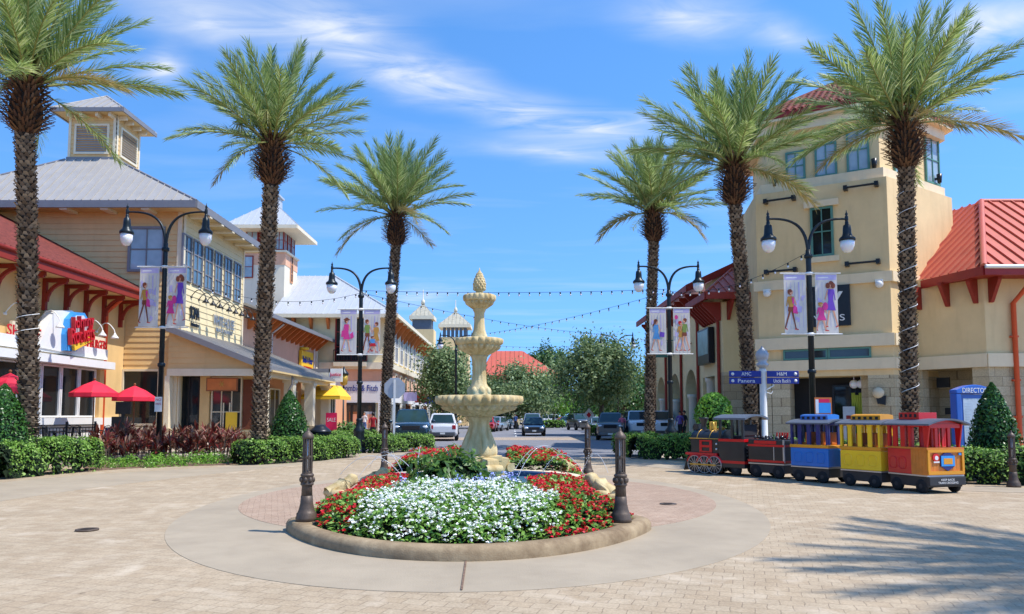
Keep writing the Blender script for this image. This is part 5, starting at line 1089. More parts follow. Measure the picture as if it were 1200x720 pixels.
for y in (35.75, 40.2, 44.2, 48.0):
    mb = MB(); mb.box((-11.62, y, 2.2), (.5, .5, 2.5)); mb.box((-11.62, y, 3.36), (.62, .62, .14)); mb.box((-11.62, y, .5), (.66, .66, 1.0), mi=1); mb.build('porch_column', ['cream_trim', 'stone_block'], A)
mb = MB(); mb.tube([(-11.25, 39.3, 3.6), (-11.25, 39.3, 3.2), (-11.42, 39.3, 2.9), (-11.42, 39.3, .1)], .05, 8); mb.build('downpipe', 'grey_trim', A)
RW = Wall((AX1 - .1, 36.6), (-11.9, 36.6)); IW = Wall((-13.3, 36.6), (-13.3, 62))
mb = MB(); mb.slab(RW, 0, RW.len, 0, 3.64, -.3, 0); mb.slab(IW, 0, 25.4, 0, 3.64, -.3, 0, 1); mb.slab(RW, 0, RW.len, 0, .9, 0, .08, 2)
u0, u1, _, _ = RW.rect(285, 445, 302, 490); mb.slab(RW, u0, u1, .95, 3.3, 0, .05, 3); u0, u1, _, _ = RW.rect(236, 445, 247, 490); mb.slab(RW, u0, u1, .9, 3.6, 0, .2); mb.slab(RW, u0 - .06, u1 + .06, 0, .9, .08, .26, 2)
mb.build('porch_wall', ['yellow_siding', 'peach_stucco', 'stone_block', 'brick_red_panel'], A)
u0, u1, z0, z1 = RW.rect(209, 438, 235, 505); window(RW, u0, u1, z0, z1, 2, 1, 'black_metal', 'glass_dark', A, .08, .1, name='shop_window')
u0, u1, z0, z1 = RW.rect(248, 442, 284, 505); f = window(RW, u0, u1, .1, z1, 3, 2, 'cream_trim', 'glass_shop', A, .07, .1, name='entrance')
mb = MB()
for a in (.42, .62): mb.slab(RW, u0 + (u1 - u0) * a - .03, u0 + (u1 - u0) * a + .03, .1, 2.2, .1, .13)
mb.build('door', 'cream_trim', f)
u0, u1, z0, z1 = RW.rect(251, 440, 287, 455); W2 = Wall(RW.p(u0, 0, .9)[:2], RW.p(u1, 0, .9)[:2]); sg = thing('hanging_sign', 'brown framed wooden sign hanging in the porch of the yellow building', 'sign', W2.p(.5, 3, 0)); mb = MB(); mb.slab(W2, 0, W2.len, 2.72, 3.35, 0, .06); mb.slab(W2, .06, W2.len - .06, 2.78, 3.29, .06, .07, 1); mb.build('board', ['wood_brown', 'orange_wood'], sg)
mb = MB()
for k in range(6): a = k * pi / 3; mb.bar(W2.p(W2.len / 2, 3.05, .08), W2.p(W2.len / 2 + .14 * cos(a), 3.05 + .14 * sin(a), .08), .02, .02)
mb.build('emblem', 'gold_paint', sg)
u0, u1, z0, z1 = RW.rect(272, 481, 285, 498); W2 = Wall(RW.p(u0, 0, .8)[:2], RW.p(u1, 0, .8)[:2]); sg = thing('sandwich_board', 'yellow upright poster board by the porch entrance', 'sign', W2.p(.2, 0, 0)); mb = MB(); mb.slab(W2, 0, W2.len, .8, 1.75, 0, .03); mb.slab(W2, .03, .07, 0, .8, 0, .03, 1); mb.slab(W2, W2.len - .07, W2.len - .03, 0, .8, 0, .03, 1); mb.build('panel', ['yellow_canvas', 'black_metal'], sg)
# inner street wall shop fronts under the porch
for k, (ya, yb, m) in enumerate(((1.2, 3.6, 'glass_shop'), (4.6, 7.2, 'glass_shop'), (8.4, 10.8, 'glass_shop'), (12.2, 15, 'glass_shop'), (16.4, 19.4, 'glass_shop'))): window(IW, ya, yb, .5, 3.1, 3, 1, 'cream_trim', m, A, .08, .1, name='shop_window')
# ================================================================ pink stucco shop with bracketed eave
B2 = thing('shop_building', 'pink stucco shop with orange eave brackets between the yellow building and the white roofed shop', 'building', (-18, 53, 0))
KW = Wall((AX1 - .02, AY1 + .02), (AX1 - .02, 61.5)); ZP = 7.7
mb = MB(); mb.prism([(-24, AY1 + .03), (AX1 - .02, AY1 + .03), (AX1 - .02, 61.5), (-24, 61.5)], 0, ZP + .3); mb.slab(KW, KW.len - .5, KW.len, 0, ZP, 0, .1, 1); mb.build('wall', ['pink_stucco', 'white_stucco'], B2)
mb = MB(); e = AX1 + 1.25; roof(mb, [(e, AY1 - .1, ZP), (e, 62.1, ZP), (-20, 62.1, ZP + 2.0), (-20, AY1 - .1, ZP + 2.0)], .45, .035, .05); fascia(mb, [(e, AY1 - .1, ZP + .02), (e, 62.1, ZP + .02)], .24, .1, 1); mb.build('roof', ['grey_metal', 'grey_trim'], B2)
for k in range(15): bracket(KW, 1.0 + k * 1.12, ZP - .05, 1.05, .95, B2, 'orange_wood', .14)
mb = MB(); mb.tube([KW.p(5.2, ZP - .2, .9), KW.p(5.2, ZP - .8, .15), KW.p(5.2, 5.2, .12)], .06, 8); mb.tube([KW.p(15.9, ZP - .2, .9), KW.p(15.9, ZP - .8, .15), KW.p(15.9, .2, .12)], .06, 8); mb.build('downpipe', 'white_paint', B2)
sg = thing('shop_sign', 'yellow shop sign with blue lettering on the pink wall', 'sign', KW.p(13.6, 5.4, 0)); mb = MB()
mb.slab(KW, 11.9, 15.2, 4.75, 6.4, .06, .25); mb.lathe([(.01, 0), (.42, .0), (.42, .18), (.01, .18)], 16, KW.p(12.6, 6.45, .16)); bd = mb.build('board', 'yellow_canvas', sg); wtxt('Build-A-Bear', KW, 13.55, 5.75, .5, 2.8, 'navy_sign', sg, .26, .03); wtxt('WORKSHOP', KW, 13.55, 5.1, .34, 2.2, 'red_paint', sg, .26, .03)
J = Wall((-11.6, 48.5), (-11.6, 50.5)); mb = MB(); mb.slab(J, 0, 2, 0, 4.3, -2.3, 0); mb.slab(J, 0, 2, 4.3, 4.55, -2.4, .1, 1); mb.build('shopfront_block', ['white_stucco', 'grey_trim'], B2)
window(J, .3, 1.7, .4, 3.0, 2, 1, 'white_paint', 'glass_shop', B2, name='shop_window')
JF = Wall((-11.58, 48.6), (-10.75, 48.6)); sg = thing('shop_sign', 'pink and white shop sign above the yellow awning', 'sign', (-11, 48.6, 4)); mb = MB(); mb.slab(JF, 0, .83, 3.72, 4.55, -.1, .1); mb.build('board', 'white_paint', sg); wtxt('Justice', JF, .42, 4.15, .3, .7, 'pink_sign', sg, .105, .02)
aw = thing('awning', 'yellow fabric awning at the corner of the pink shop', 'awning', (-11, 49, 3)); mb = MB()
mb.extr([(-12.5, 48.45, 3.5), (-11.2, 48.45, 3.5), (-10.55, 47.0, 2.8), (-12.9, 47.0, 2.8)], (0, 0, -.04)); mb.extr([(-12.9, 47.0, 2.8), (-10.55, 47.0, 2.8), (-10.55, 47.0, 2.58), (-12.9, 47.0, 2.58)], (0, .03, 0)); mb.extr([(-11.2, 48.45, 3.5), (-10.55, 47, 2.8), (-10.55, 47, 2.58), (-10.55, 50.2, 2.58), (-10.55, 50.2, 2.8), (-11.2, 50.2, 3.5)], (.03, 0, 0)); mb.build('canopy', 'yellow_canvas', aw)
mb = MB(); mb.bar((-11.6, 48.45, 2.75), (-10.6, 47.05, 2.66), .03, .03); mb.build('arm', 'steel', aw)
p = at(388, 506, 44.5); sg = thing('poster_stand', 'pink poster stand with white print in front of the yellow awning', 'sign', (p.x, p.y, .13)); PSW = Wall((p.x - .32, p.y), (p.x + .32, p.y)); mb = MB(); mb.slab(PSW, 0, .64, .25, 1.75, -.03, 0); mb.slab(PSW, .05, .6, .13, .25, -.2, .15, 1); mb.build('panel', ['pink_sign', 'black_metal'], sg); wtxt('SALE', PSW, .32, 1.35, .22, .5, 'white_paint', sg, .002, .004)
p = at(375, 518, 29.6); t = thing('trash_can', 'black lidded trash can behind the left hedge, left of the double lamp', 'trash can', (p.x, p.y, 0)); mb = MB(); mb.lathe([(.3, .02), (.34, .1), (.37, .85), (.4, .88), (.4, .93)], 20, (p.x, p.y, 0)); mb.build('bin', 'black_metal', t); mb = MB(); mb.lathe([(.42, .93), (.42, 1.0), (.36, 1.06), (.24, 1.16), (.2, 1.22), (.02, 1.24)], 20, (p.x, p.y, 0)); mb.build('lid', 'black_metal', t)
p = at(391, 516, 37); t = thing('planter', 'dark square planter beside the trash can and pink poster', 'planter', (p.x, p.y, 0)); mb = MB(); mb.box((p.x, p.y, .35), (.6, .6, .7)); mb.build('pot', 'black_metal', t, bevel=.03); 
# ================================================================ white tower with red windows
T = thing('tower', 'cream tower with red-framed windows and white pyramid roof behind the second left palm', 'tower', (-20.7, 66, 0)); tx0, tx1, ty0, ty1 = at(285, 330, 64).x, at(333, 330, 64).x, 64.0, 67.8
tb = zat(294, 64); te = zat(268, 64); TW = Wall((tx0, ty0), (tx1, ty0)); TS = Wall((tx1, ty0), (tx1, ty1))
mb = MB(); mb.prism([(tx0, ty0), (tx1, ty0), (tx1, ty1), (tx0, ty1)], 0, tb); mb.slab(TW, -.1, TW.len + .1, tb - 1.2, tb - .15, -.01, .03, 1); mb.slab(TS, .0, TS.len, tb - 1.2, tb - .15, -.01, .03, 1); mb.slab(TW, -.2, TW.len + .2, tb - .15, tb + .02, -.1, .2); mb.slab(TS, -.0, TS.len, tb - .15, tb + .02, -.1, .2); mb.prism([(tx0 + .25, ty0 + .25), (tx1 - .25, ty0 + .25), (tx1 - .25, ty1 - .25), (tx0 + .25, ty1 - .25)], tb, te, 2); mb.build('wall', ['white_stucco', 'pink_stucco', 'red_wood'], T)
for W, ps in ((Wall((tx0, ty0 + .2), (tx1, ty0 + .2)), ((.1, 1.1), (1.35, 2.3), (2.5, 3.3))), (Wall((tx1 - .2, ty0), (tx1 - .2, ty1)), ((.2, 1.1), (1.3, 2.2), (2.4, 3.4)))):
    for a, b in ps: window(W, a, b, tb + .1, te - .1, 2, 2, 'red_wood', 'glass_pale', T, .07, .08)
u0, u1, z0, z1 = TW.rect(277, 300, 297, 326); window(Wall((tx0 - .9, ty0 - .02), (tx1, ty0 - .02)), u0 + .9, u1 + .9, z0, z1, 2, 2, 'red_wood', 'glass_pale', T, .08, .08); window(TS, 1.6, 2.3, zat(332, 66), zat(300, 66), 1, 3, 'peach_stucco', 'glass_dark', T, .1)
mb = MB(); mb.prism([(tx0 - 1.2, ty0), (tx0 + .01, ty0), (tx0 + .01, ty1), (tx0 - 1.2, ty1)], 0, tb - 1.5); mb.build('side_bay', 'white_stucco', T)
mb = MB(); o_ = 1.35; e4 = [(tx0 - o_, ty0 - o_, te), (tx1 + o_, ty0 - o_, te), (tx1 + o_, ty1 + o_, te), (tx0 - o_, ty1 + o_, te)]; cx, cy = (tx0 + tx1) / 2, (ty0 + ty1) / 2; zt = zat(243, cy); r_ = .55; c4 = [(cx - r_, cy - r_, zt), (cx + r_, cy - r_, zt), (cx + r_, cy + r_, zt), (cx - r_, cy + r_, zt)]
for i in range(4): j = (i + 1) % 4; roof(mb, [e4[i], e4[j], c4[j], c4[i]], .5, .04, .05)
fascia(mb, [e4[3], e4[0], e4[1], e4[2]], .3, .1, 1); mb.prism([p[:2] for p in e4], te - .26, te - .2, 1); mb.box((cx, cy, zt + .35), (1.3, 1.3, .95)); mb.box((cx, cy, zt + .86), (1.6, 1.6, .16)); mb.lathe([(.5, zt + .9), (.36, zt + 1.1), (.33, zt + 2.7), (.02, zt + 2.8)], 12, (cx, cy, 0)); mb.build('roof', ['white_metal', 'cream_trim'], T)
# ================================================================ white-roofed clothing shop and the long street front
Cb = thing('shop_building', 'long pastel shop row with a white metal roof along the left of the street', 'building', (-12, 75, 0)); cx0, cx1, cy0, cy1 = -18.7, at(452, 487, 62).x, 62.0, 102.0
zc = zat(370, 62); CF = Wall((cx0, cy0), (cx1, cy0)); CS = Wall((cx1, cy0), (cx1, cy1)); zB = lambda y: zat(y, 62)
mb = MB(); mb.prism([(cx0, cy0), (cx1, cy0), (cx1, cy1), (cx0, cy1)], 0, zc)
mb.slab(CF, 0, CF.len, zB(447), zB(433), 0, .06, 1); mb.slab(CS, 0, CS.len, 3.6, 5.4, 0, .06, 1); mb.slab(CF, 0, CF.len + .2, zB(433), zB(425), 0, .3, 2); mb.slab(CS, -.1, CS.len, 5.4, 5.85, 0, .35, 2)
mb.slab(CF, 0, CF.len, 2.6, zB(447), 0, .12, 3); mb.slab(CS, 0, CS.len, 2.7, 3.6, 0, .12, 3); mb.slab(CF, CF.len - .6, CF.len + .06, 0, 2.6, 0, .14, 3); mb.slab(CF, 0, 4.2, 0, 2.6, 0, .1, 3); mb.build('wall', ['cream_siding', 'pink_stucco', 'cream_trim', 'white_paint'], Cb)
wtxt('Abercrombie & Fitch', CF, CF.px(414, 455)[0], zB(455), .5, 4.0, 'navy_sign', Cb, .125, .03)
ua, ub = CF.px(385, 480)[0], CF.px(440, 480)[0]; window(CF, ua, ub, .1, 2.62, 2, 1, 'black_metal', 'glass_shop', Cb, .22, .2, .2, name='shop_window')
for k, (m, f) in enumerate((('poster_pale', 0), ('wood_brown', 1), ('poster_pale', 2))):
    mb = MB(); a = ua + .5 + f * 1.2; mb.slab(CF, a, a + .9, .5, 1.9, .085, .12); mb.slab(CF, a + .25, a + .6, .6, 1.7, .12, .125, 1); mb.build('window_poster', [m, 'skin_paint'], Cb)
ua, ub = CF.px(393, 395)[0], CF.px(431, 395)[0]; window(CF, ua, ub, zB(424), zB(372), 4, 3, 'dark_red_metal', 'glass_dark', Cb, .1, .1)
mb = MB(); W2 = CF
for k in range(22): u = ua + (ub - ua) * k / 21; mb.slab(CF, u - .02, u + .02, zB(424), zB(411), .5, .54)
mb.slab(CF, ua, ub, zB(411.5), zB(410.5), .48, .56); mb.slab(CF, ua, ub, zB(424.5), zB(423.5), .48, .56); mb.slab(CF, ua, ub, zB(430), zB(425), .302, .6, 1); mb.build('balcony', ['black_metal', 'cream_trim'], Cb)
for px_ in (345, 365, 385, 437): u = CF.px(px_, 390)[0]; bracket(CF, u, zc - .1, .7, 1.0, Cb, 'orange_wood', .2)
mb = MB(); e0, e1, ey = cx0 - .5, cx1 + 1.0, cy0 - 1.0; yr = 68.5; zr2 = zat(323.5, yr); xa, xb = at(347, 323, yr).x, at(392, 323, yr).x
roof(mb, [(e0, ey, zc), (e1, ey, zc), (xb, yr, zr2), (xa, yr, zr2)], .5, .04, .05); roof(mb, [(e1, ey, zc), (e1, cy1, zc), (xb, cy1, zr2), (xb, yr, zr2)], .5, .04, .05); roof(mb, [(xa, yr, zr2), (xb, yr, zr2), (xb, cy1, zr2), (xa, cy1, zr2 - .05)], .5, .04, .05)
ridge(mb, (e1, ey, zc), (xb, yr, zr2), .1); fascia(mb, [(e0, ey, zc + .02), (e1, ey, zc + .02), (e1, cy1, zc + .02)], .3, .12, 1); mb.prism([(e0, ey + .1), (e1 - .1, ey + .1), (e1 - .1, cy1), (e0, cy1)], zc - .26, zc - .18, 1); mb.build('roof', ['white_metal', 'cream_trim'], Cb)
for k in range(18): bracket(CS, .6 + k * 2.2, zc - .28, .95, 1.2, Cb, 'orange_wood', .16)
for k in range(13): window(CS, .8 + k * 3.0, 2.5 + k * 3.0, 6.1, 8.9, 2, 2, 'white_paint', 'glass_dark', Cb, .12, .14)
for k in range(13): mb = MB(); mb.slab(CS, 1.0 + k * 3.0, 2.0 + k * 3.0, 3.8, 5.2, .06, .16); mb.slab(CS, 1.15 + k * 3.0, 1.85 + k * 3.0, 3.95, 5.05, .16, .17, 1); mb.build('window', ['cream_trim', 'glass_dark'], Cb)
for k in range(11): window(CS, .5 + k * 3.6, 3.0 + k * 3.6, .1, 2.66, 2, 1, ['white_paint', 'black_metal', 'white_paint', 'wood_brown'][k % 4], 'glass_shop', Cb, .15, .18, name='shop_window')
for k, (u, m, lab) in enumerate(((8, 'lav_paint', 'small lavender blade sign on the long pastel shop row, nearer one'), (16, 'dark_red_metal', 'small dark red blade sign midway along the long pastel shop row'), (24, 'navy_sign', 'small navy blade sign far along the long pastel shop row'))):
    mb = MB(); mb.slab(CS, u, u + .1, 2.9, 3.7, .3, 1.5); mb.slab(CS, u + .03, u + .07, 3.72, 3.8, .0, 1.5, 1); tag(mb.build('blade_sign', [m, 'black_metal']), lab, 'sign')
# small post lamp in front of the clothing shop
p = at(402, 500, 52); t = thing('post_lamp', 'small black post lamp with amber lantern before the white clothing shop', 'lamp post', (p.x, p.y, .13)); zt = zat(452, 52); mb = MB(); mb.lathe([(.12, .1), (.1, .5), (.06, .7), (.05, zt)], 12, (p.x, p.y, 0)); mb.build('post', 'lamp_metal', t); mb = MB(); mb.lathe([(.12, zt), (.24, zt + .1), (.3, zt + .75)], 8, (p.x, p.y, 0)); mb.build('lantern', 'gold_paint', t); mb = MB(); mb.lathe([(.36, zt + .75), (.3, zt + .85), (.1, zt + 1.1), (.02, zt + 1.3)], 8, (p.x, p.y, 0)); mb.build('cap', 'lamp_metal', t)
# ================================================================ far cupolas
def kiosk_tower(px0, px1, yeave, yapex, yspire, ycol, ybase, Y, label, cols=6):
    x0, x1 = at(px0, yeave, Y).x, at(px1, yeave, Y).x; cx = (x0 + x1) / 2; r = (x1 - x0) / 2; cy = Y + r; t = thing('cupola_tower', label, 'tower', (cx, cy, 0)); ze_, za, zs, zc_ = zat(yeave, Y), zat(yapex, Y + r), zat(yspire, Y + r), zat(ycol, Y)
    mb = MB(); e4 = [(cx - r, cy - r, ze_), (cx + r, cy - r, ze_), (cx + r, cy + r, ze_), (cx - r, cy + r, ze_)]
    for i in range(4): roof(mb, [e4[i], e4[(i + 1) % 4], (cx, cy, za)], .6, .05, .06)
    fascia(mb, [e4[3], e4[0], e4[1], e4[2]], .5, .15, 1); mb.prism([q[:2] for q in e4], ze_ - .45, ze_ - .3, 1); mb.lathe([(.3, za - .1), (.25, za + .4), (.06, za + .7), (.05, zs), (.01, zs + .2)], 10, (cx, cy, 0), mi=1); mb.build('roof', ['far_roof', 'cream_trim'], t)
    rr = r * .66
    for i in range(cols):
        a = i / (cols - 1) * 2 * rr - rr; mb = MB(); mb.box((cx + a, cy - rr, (zc_ + ze_) / 2 - .2), (.45, .45, ze_ - zc_ - .3)); mb.build('column', 'navy_roof', t)
        if i in (0, cols - 1): continue
    for i in range(3): a = (i + 1) / 3 * 2 * rr - rr; mb = MB(); mb.box((cx + rr, cy + a, (zc_ + ze_) / 2 - .2), (.45, .45, ze_ - zc_ - .3)); mb.build('column', 'navy_roof', t)
    mb = MB(); mb.prism([(cx - rr - .6, cy - rr - .6), (cx + rr + .6, cy - rr - .6), (cx + rr + .6, cy + rr + .6), (cx - rr - .6, cy + rr + .6)], 0, zc_); mb.build('base', 'tan_stucco', t)
kiosk_tower(480, 508, 370, 356, 341, 386, 400, 106, 'far pale-roofed open cupola above the long shop row, left one')
kiosk_tower(514, 551, 380, 365, 353, 395, 430, 118, 'far pale-roofed open cupola on a tan base, just left of the fountain top')
mb = MB(); mb.prism([(-20, 104), (-9.2, 104), (-9.2, 140), (-20, 140)], 0, 8.6); mb.prism([(-20.3, 103.7), (-8.9, 103.7), (-8.9, 140.2), (-20.3, 140.2)], 8.6, 9.1, 1); fb = thing('shop_building', 'far cream shop block under the open cupolas', 'building', (-14, 120, 0)); mb.build('wall', ['tan_stucco', 'cream_trim'], fb)
for k in range(6): window(Wall((-9.2, 104), (-9.2, 140)), 1.5 + k * 5.5, 4.5 + k * 5.5, .2, 3.0, 2, 1, 'white_paint', 'glass_shop', fb, .15, .15, name='shop_window')
# red hip roof at the street end
Rb = thing('red_roof_building', 'far building with a red hipped roof behind the wide tree', 'building', (0, 138, 0)); Yr = 130; x0, x1 = at(562, 440, Yr).x, at(657, 440, Yr).x; z0 = zat(440, Yr); x2, x3 = at(578, 411, Yr + 6).x, at(612, 411, Yr + 6).x; z1 = zat(411, Yr + 6)
mb = MB(); roof(mb, [(x0, Yr, z0), (x1, Yr, z0), (x3, Yr + 7, z1), (x2, Yr + 7, z1)], .8, .06, .08); roof(mb, [(x1, Yr, z0), (x1, Yr + 14, z0), (x3, Yr + 7, z1)], .8, .06, .08); roof(mb, [(x0, Yr + 14, z0), (x0, Yr, z0), (x2, Yr + 7, z1)], .8, .06, .08); fascia(mb, [(x0, Yr, z0), (x1, Yr, z0), (x1, Yr + 14, z0)], .7, .2, 1); mb.build('roof', ['red_metal', 'dark_red_metal'], Rb)
mb = MB(); mb.prism([(x0 + 1, Yr + 1), (x1 - 1, Yr + 1), (x1 - 1, Yr + 13), (x0 + 1, Yr + 13)], 0, z0 - .6); mb.build('wall', 'arcade_stucco', Rb)
for k in range(6): window(Wall((x0 + 1, Yr + 1), (x1 - 1, Yr + 1)), .8 + k * 1.9, 2.2 + k * 1.9, 3.4, 6.4, 1, 2, 'red_wood', 'glass_blue', Rb, .15, .12)
# ================================================================ diner with red tiled roof
D1 = thing('diner', 'diner with red tiled roof, white sign bands and dark shop windows at the left edge', 'restaurant', (-19.5, 30, 0)); BX = at(150, 487, 36.6).x
BW = Wall((BX, 17.0), (BX, 35.95)); U = lambda px_: BW.px(px_, 480)[0]
mb = MB(); mb.prism([(-27, 17), (BX, 17), (BX, 35.95), (-27, 35.95)], 0, 7.0); mb.slab(BW, 0, BW.len, 0, 1.5, 0, .1, 1); mb.build('wall', ['yellow_siding', 'white_paint'], D1)
ez = zat(343, 35.2); ex = BX + 1.15
mb = MB(); rz1 = ez + 4.3; roof(mb, [(ex, 16, ez), (ex, 35.86, ez), (-25.4, 35.86, rz1), (-25.4, 16, rz1)], .3, .1, 0, .12, tile=True); mb.tube([(ex, 35.8, ez + .04), (-25.4, 35.8, rz1 + .04)], .1, 8); mb.build('roof', 'roof_tile', D1)
mb = MB(); fascia(mb, [(ex + .02, 16, ez - .04), (ex + .02, 35.9, ez - .04)], .36, .14); mb.tube([(ex + .1, 16, ez - .04), (ex + .1, 35.9, ez - .04)], .09, 8); mb.prism([(BX, 16), (ex - .05, 16), (ex - .05, 35.9), (BX, 35.9)], ez - .34, ez - .26, 1); mb.build('eave', ['red_wood', 'soffit'], D1)
for k in range(12): bracket(BW, 18.4 - k * 1.45, ez - .35, .95, 1.25, D1, 'red_wood', .15, curved=True)
mb = MB(); mb.slab(BW, 7.2, 16.6, zat(421, 33), zat(409, 33), 0, .5); mb.slab(BW, 7.2, 16.9, zat(432, 33), zat(423.5, 33), 0, .7, 0); mb.slab(BW, 7.2, 16.6, zat(423, 33), zat(421.2, 33), 0, .35, 1); mb.build('sign_band', ['white_paint', 'cream_trim'], D1)
zt_ = zat(432, 33) - .02
for k in range(7): window(BW, 7.4 + k * 1.3, 8.66 + k * 1.3, 1.52, zt_, 1, 1, 'white_paint', 'glass_dark', D1, .07, .12, name='shop_window')
mb = MB(); mb.slab(BW, 7.2, 16.8, 1.2, 1.5, .1, .3); mb.slab(BW, 16.62, 16.95, 1.5, zt_, 0, .2, 1); mb.build('low_wall', ['white_paint', 'yellow_siding'], D1)
for u in (7.1, 17.05): mb = MB(); mb.tube([BW.p(u, ez - .4, .9), BW.p(u, ez - 1.1, .14), BW.p(u, .1, .14)], .085, 8); mb.build('downpipe', 'orange_pipe', D1)
# the shield-shaped projecting logo sign: white panel seen on its side, blue edge, red lettering
BWo = Wall((BX + .4, 17.0), (BX + .4, 35.95)); U = lambda px_: BWo.px(px_, 480)[0];  
LW = Wall((BX + .55, 17), (BX + .55, 35.9)); lp = lambda x_, y_, d: LW.p(*LW.px(x_, y_), d)
mb = MB(); mb.extr([lp(x_, y_, -.35) for x_, y_ in ((45, 407), (86, 415), (91, 368), (84, 364), (64, 364), (54, 384))], LW.n * .35); sgn = mb.build('logo_panel', 'white_paint', D1, fix=True)
mb = MB(); mb.extr([lp(x_, y_, 0) for x_, y_ in ((71.5, 411), (83, 412), (97, 398), (98, 376), (93, 367), (82, 366), (75, 374), (71.5, 392))], LW.n * .22); mb.build('logo_shield', 'sky_paint', sgn, fix=True)
mb = MB(); mb.extr([lp(x_, y_, .221) for x_, y_ in ((76, 406), (84, 408), (95, 397), (96, 378), (91, 370), (83, 370), (78, 378), (75.5, 392))], LW.n * .03); mb.build('logo_face', 'lens_clear', sgn, fix=True)
upv = (UP - LW.r * .12).normalized(); r_ = (LW.r + UP * .22).normalized()
text('Johnny', 'lettering', 'red_paint', sgn, lp(87, 379, .26), r_, upv, .62, 1.5, .16); text('Rockets', 'lettering', 'red_paint', sgn, lp(86, 392, .26), r_, upv, .66, 1.7, .16)
mb = MB(); mb.bar(lp(77, 408, .3), lp(97, 397, .3), .12, .22); mb.build('logo_ribbon', 'yellow_canvas', sgn)
zs = zat(404, 33)
for s_, um, w in (('SHAKES', U(27), 2.6), ('FRIES', U(48), 1.1), ('HAMBURGERS', U(108), 2.3)): text(s_, 'lettering', 'red_paint', D1, BW.p(um, zs, .385), BW.r, UP, .4, w * .85, .03)
for a_, b_ in ((94, 121), (10, 56)): mb = MB(); mb.slab(BW, U(a_), U(b_), zat(411, 33), zat(395, 33), .28, .38); mb.build('letter_board', 'cream_trim', D1)
for px_ in (12, 52, 104, 119): gooseneck(BW, U(px_), zat(388, 33), .85, 0, D1, 'white_paint', rise=.4)
# patio: umbrellas, railing, tables, chairs
def umbrella(x, y, zt, r, label):
    t = thing('patio_umbrella', label, 'umbrella', (x, y, 0), 'red patio umbrellas'); mb = MB(); n = 8; h = .5; r *= .87
    ring = [V((x + r * cos(2 * pi * (k + .5) / n), y + r * sin(2 * pi * (k + .5) / n), zt - h)) for k in range(n)]; c1 = [V((x + .5 * r * cos(2 * pi * (k + .5) / n), y + .5 * r * sin(2 * pi * (k + .5) / n), zt - h * .4)) for k in range(n)]; ap = V((x, y, zt))
    for k in range(n):
        j = (k + 1) % n; mb.add([ring[k], ring[j], c1[j], c1[k]], [(0, 1, 2, 3)]); mb.add([c1[k], c1[j], ap], [(0, 1, 2)]); d = V((0, 0, -.16)); mb.add([ring[k], ring[k] + d, ring[j] + d, ring[j]], [(0, 1, 2, 3)])
    mb.build('canopy', 'red_canvas', t); mb = MB(); mb.tube([(x, y, .29), (x, y, zt + .02)], .028, 8); mb.sphere((x, y, zt + .05), .05, 8, 6); mb.lathe([(.28, .28), (.28, .34), (.05, .38)], 16, (x, y, 0)); mb.build('pole', 'wood_brown', t)
    mb = MB(); 
    for k in range(n): mb.bar(V((x, y, zt - .05)), ring[k] + V((0, 0, .0)), .02, .02)
    mb.build('ribs', 'wood_brown', t)
pu = [(111, 446, 30.5, 1.02, 'red patio umbrella right of the nearest left palm, in front of the diner windows'), (158, 452, 32.5, .98, 'red patio umbrella by the dark shop window, beside the left lamp pole'), (12, 437, 24.5, .82, 'red patio umbrella at the left edge behind the cone shrub'), (54, 452, 34, .8, 'red patio umbrella half hidden behind the nearest left palm trunk')]
for px_, y_, Y, r, lab in pu: p = at(px_, y_, Y); umbrella(p.x, Y, p.z, r, lab)
def table(x, y, label):
    t = thing('patio_table', label, 'table', (x, y, .0), 'black patio tables'); mb = MB(); mb.lathe([(.42, .7), (.43, .72), (.42, .74)], 20, (x, y, 0)); mb.build('table_top', 'black_metal', t); mb = MB(); mb.lathe([(.24, .02), (.22, .05), (.04, .08), (.035, .7)], 14, (x, y, 0)); mb.build('leg', 'black_metal', t); t.location.z = .28
for px_, Y, lab in ((112, 30.9, 'black patio table under the umbrella right of the nearest palm'), (156, 32.2, 'black patio table under the umbrella by the dark shop window'), (70, 29.5, 'black patio table before the diner low wall'), (14, 25, 'black patio table under the umbrella at the left edge')): p = at(px_, 490, Y); tb_ = table(p.x, Y - .3, lab)
cp0 = None
def chair(x, y, rz, label):
    global cp0
    if cp0 is None:
        t = thing('patio_chair', label, 'chair', (0, 0, 0), 'black patio chairs'); mb = MB(); mb.box((0, 0, .45), (.44, .44, .03)); mb.build('seat', 'black_metal', t); mb = MB(); 
        for k in range(7): mb.bar((-.19 + k * .063, -.2, .5), (-.19 + k * .063, -.25, .88), .018, .018)
        mb.tube([(-.21, -.2, .45), (-.21, -.26, .88), (0, -.28, .93), (.21, -.26, .88), (.21, -.2, .45)], .016, 6); mb.build('backrest', 'black_metal', t)
        for sx in (-1, 1):
            for sy in (-1, 1): mb = MB(); mb.tube([(sx * .2, sy * .2, .45), (sx * .23, sy * .23, 0)], .015, 6); mb.build('leg', 'black_metal', t)
        for sx in (-1, 1): mb = MB(); mb.tube([(sx * .22, -.22, .66), (sx * .24, .15, .68), (sx * .22, .18, .45)], .014, 6); mb.build('arm', 'black_metal', t)
        cp0 = t; t.location = (x, y, .28); t.rotation_euler.z = rz
    else: dup(cp0, (x, y, .28), rz, label)
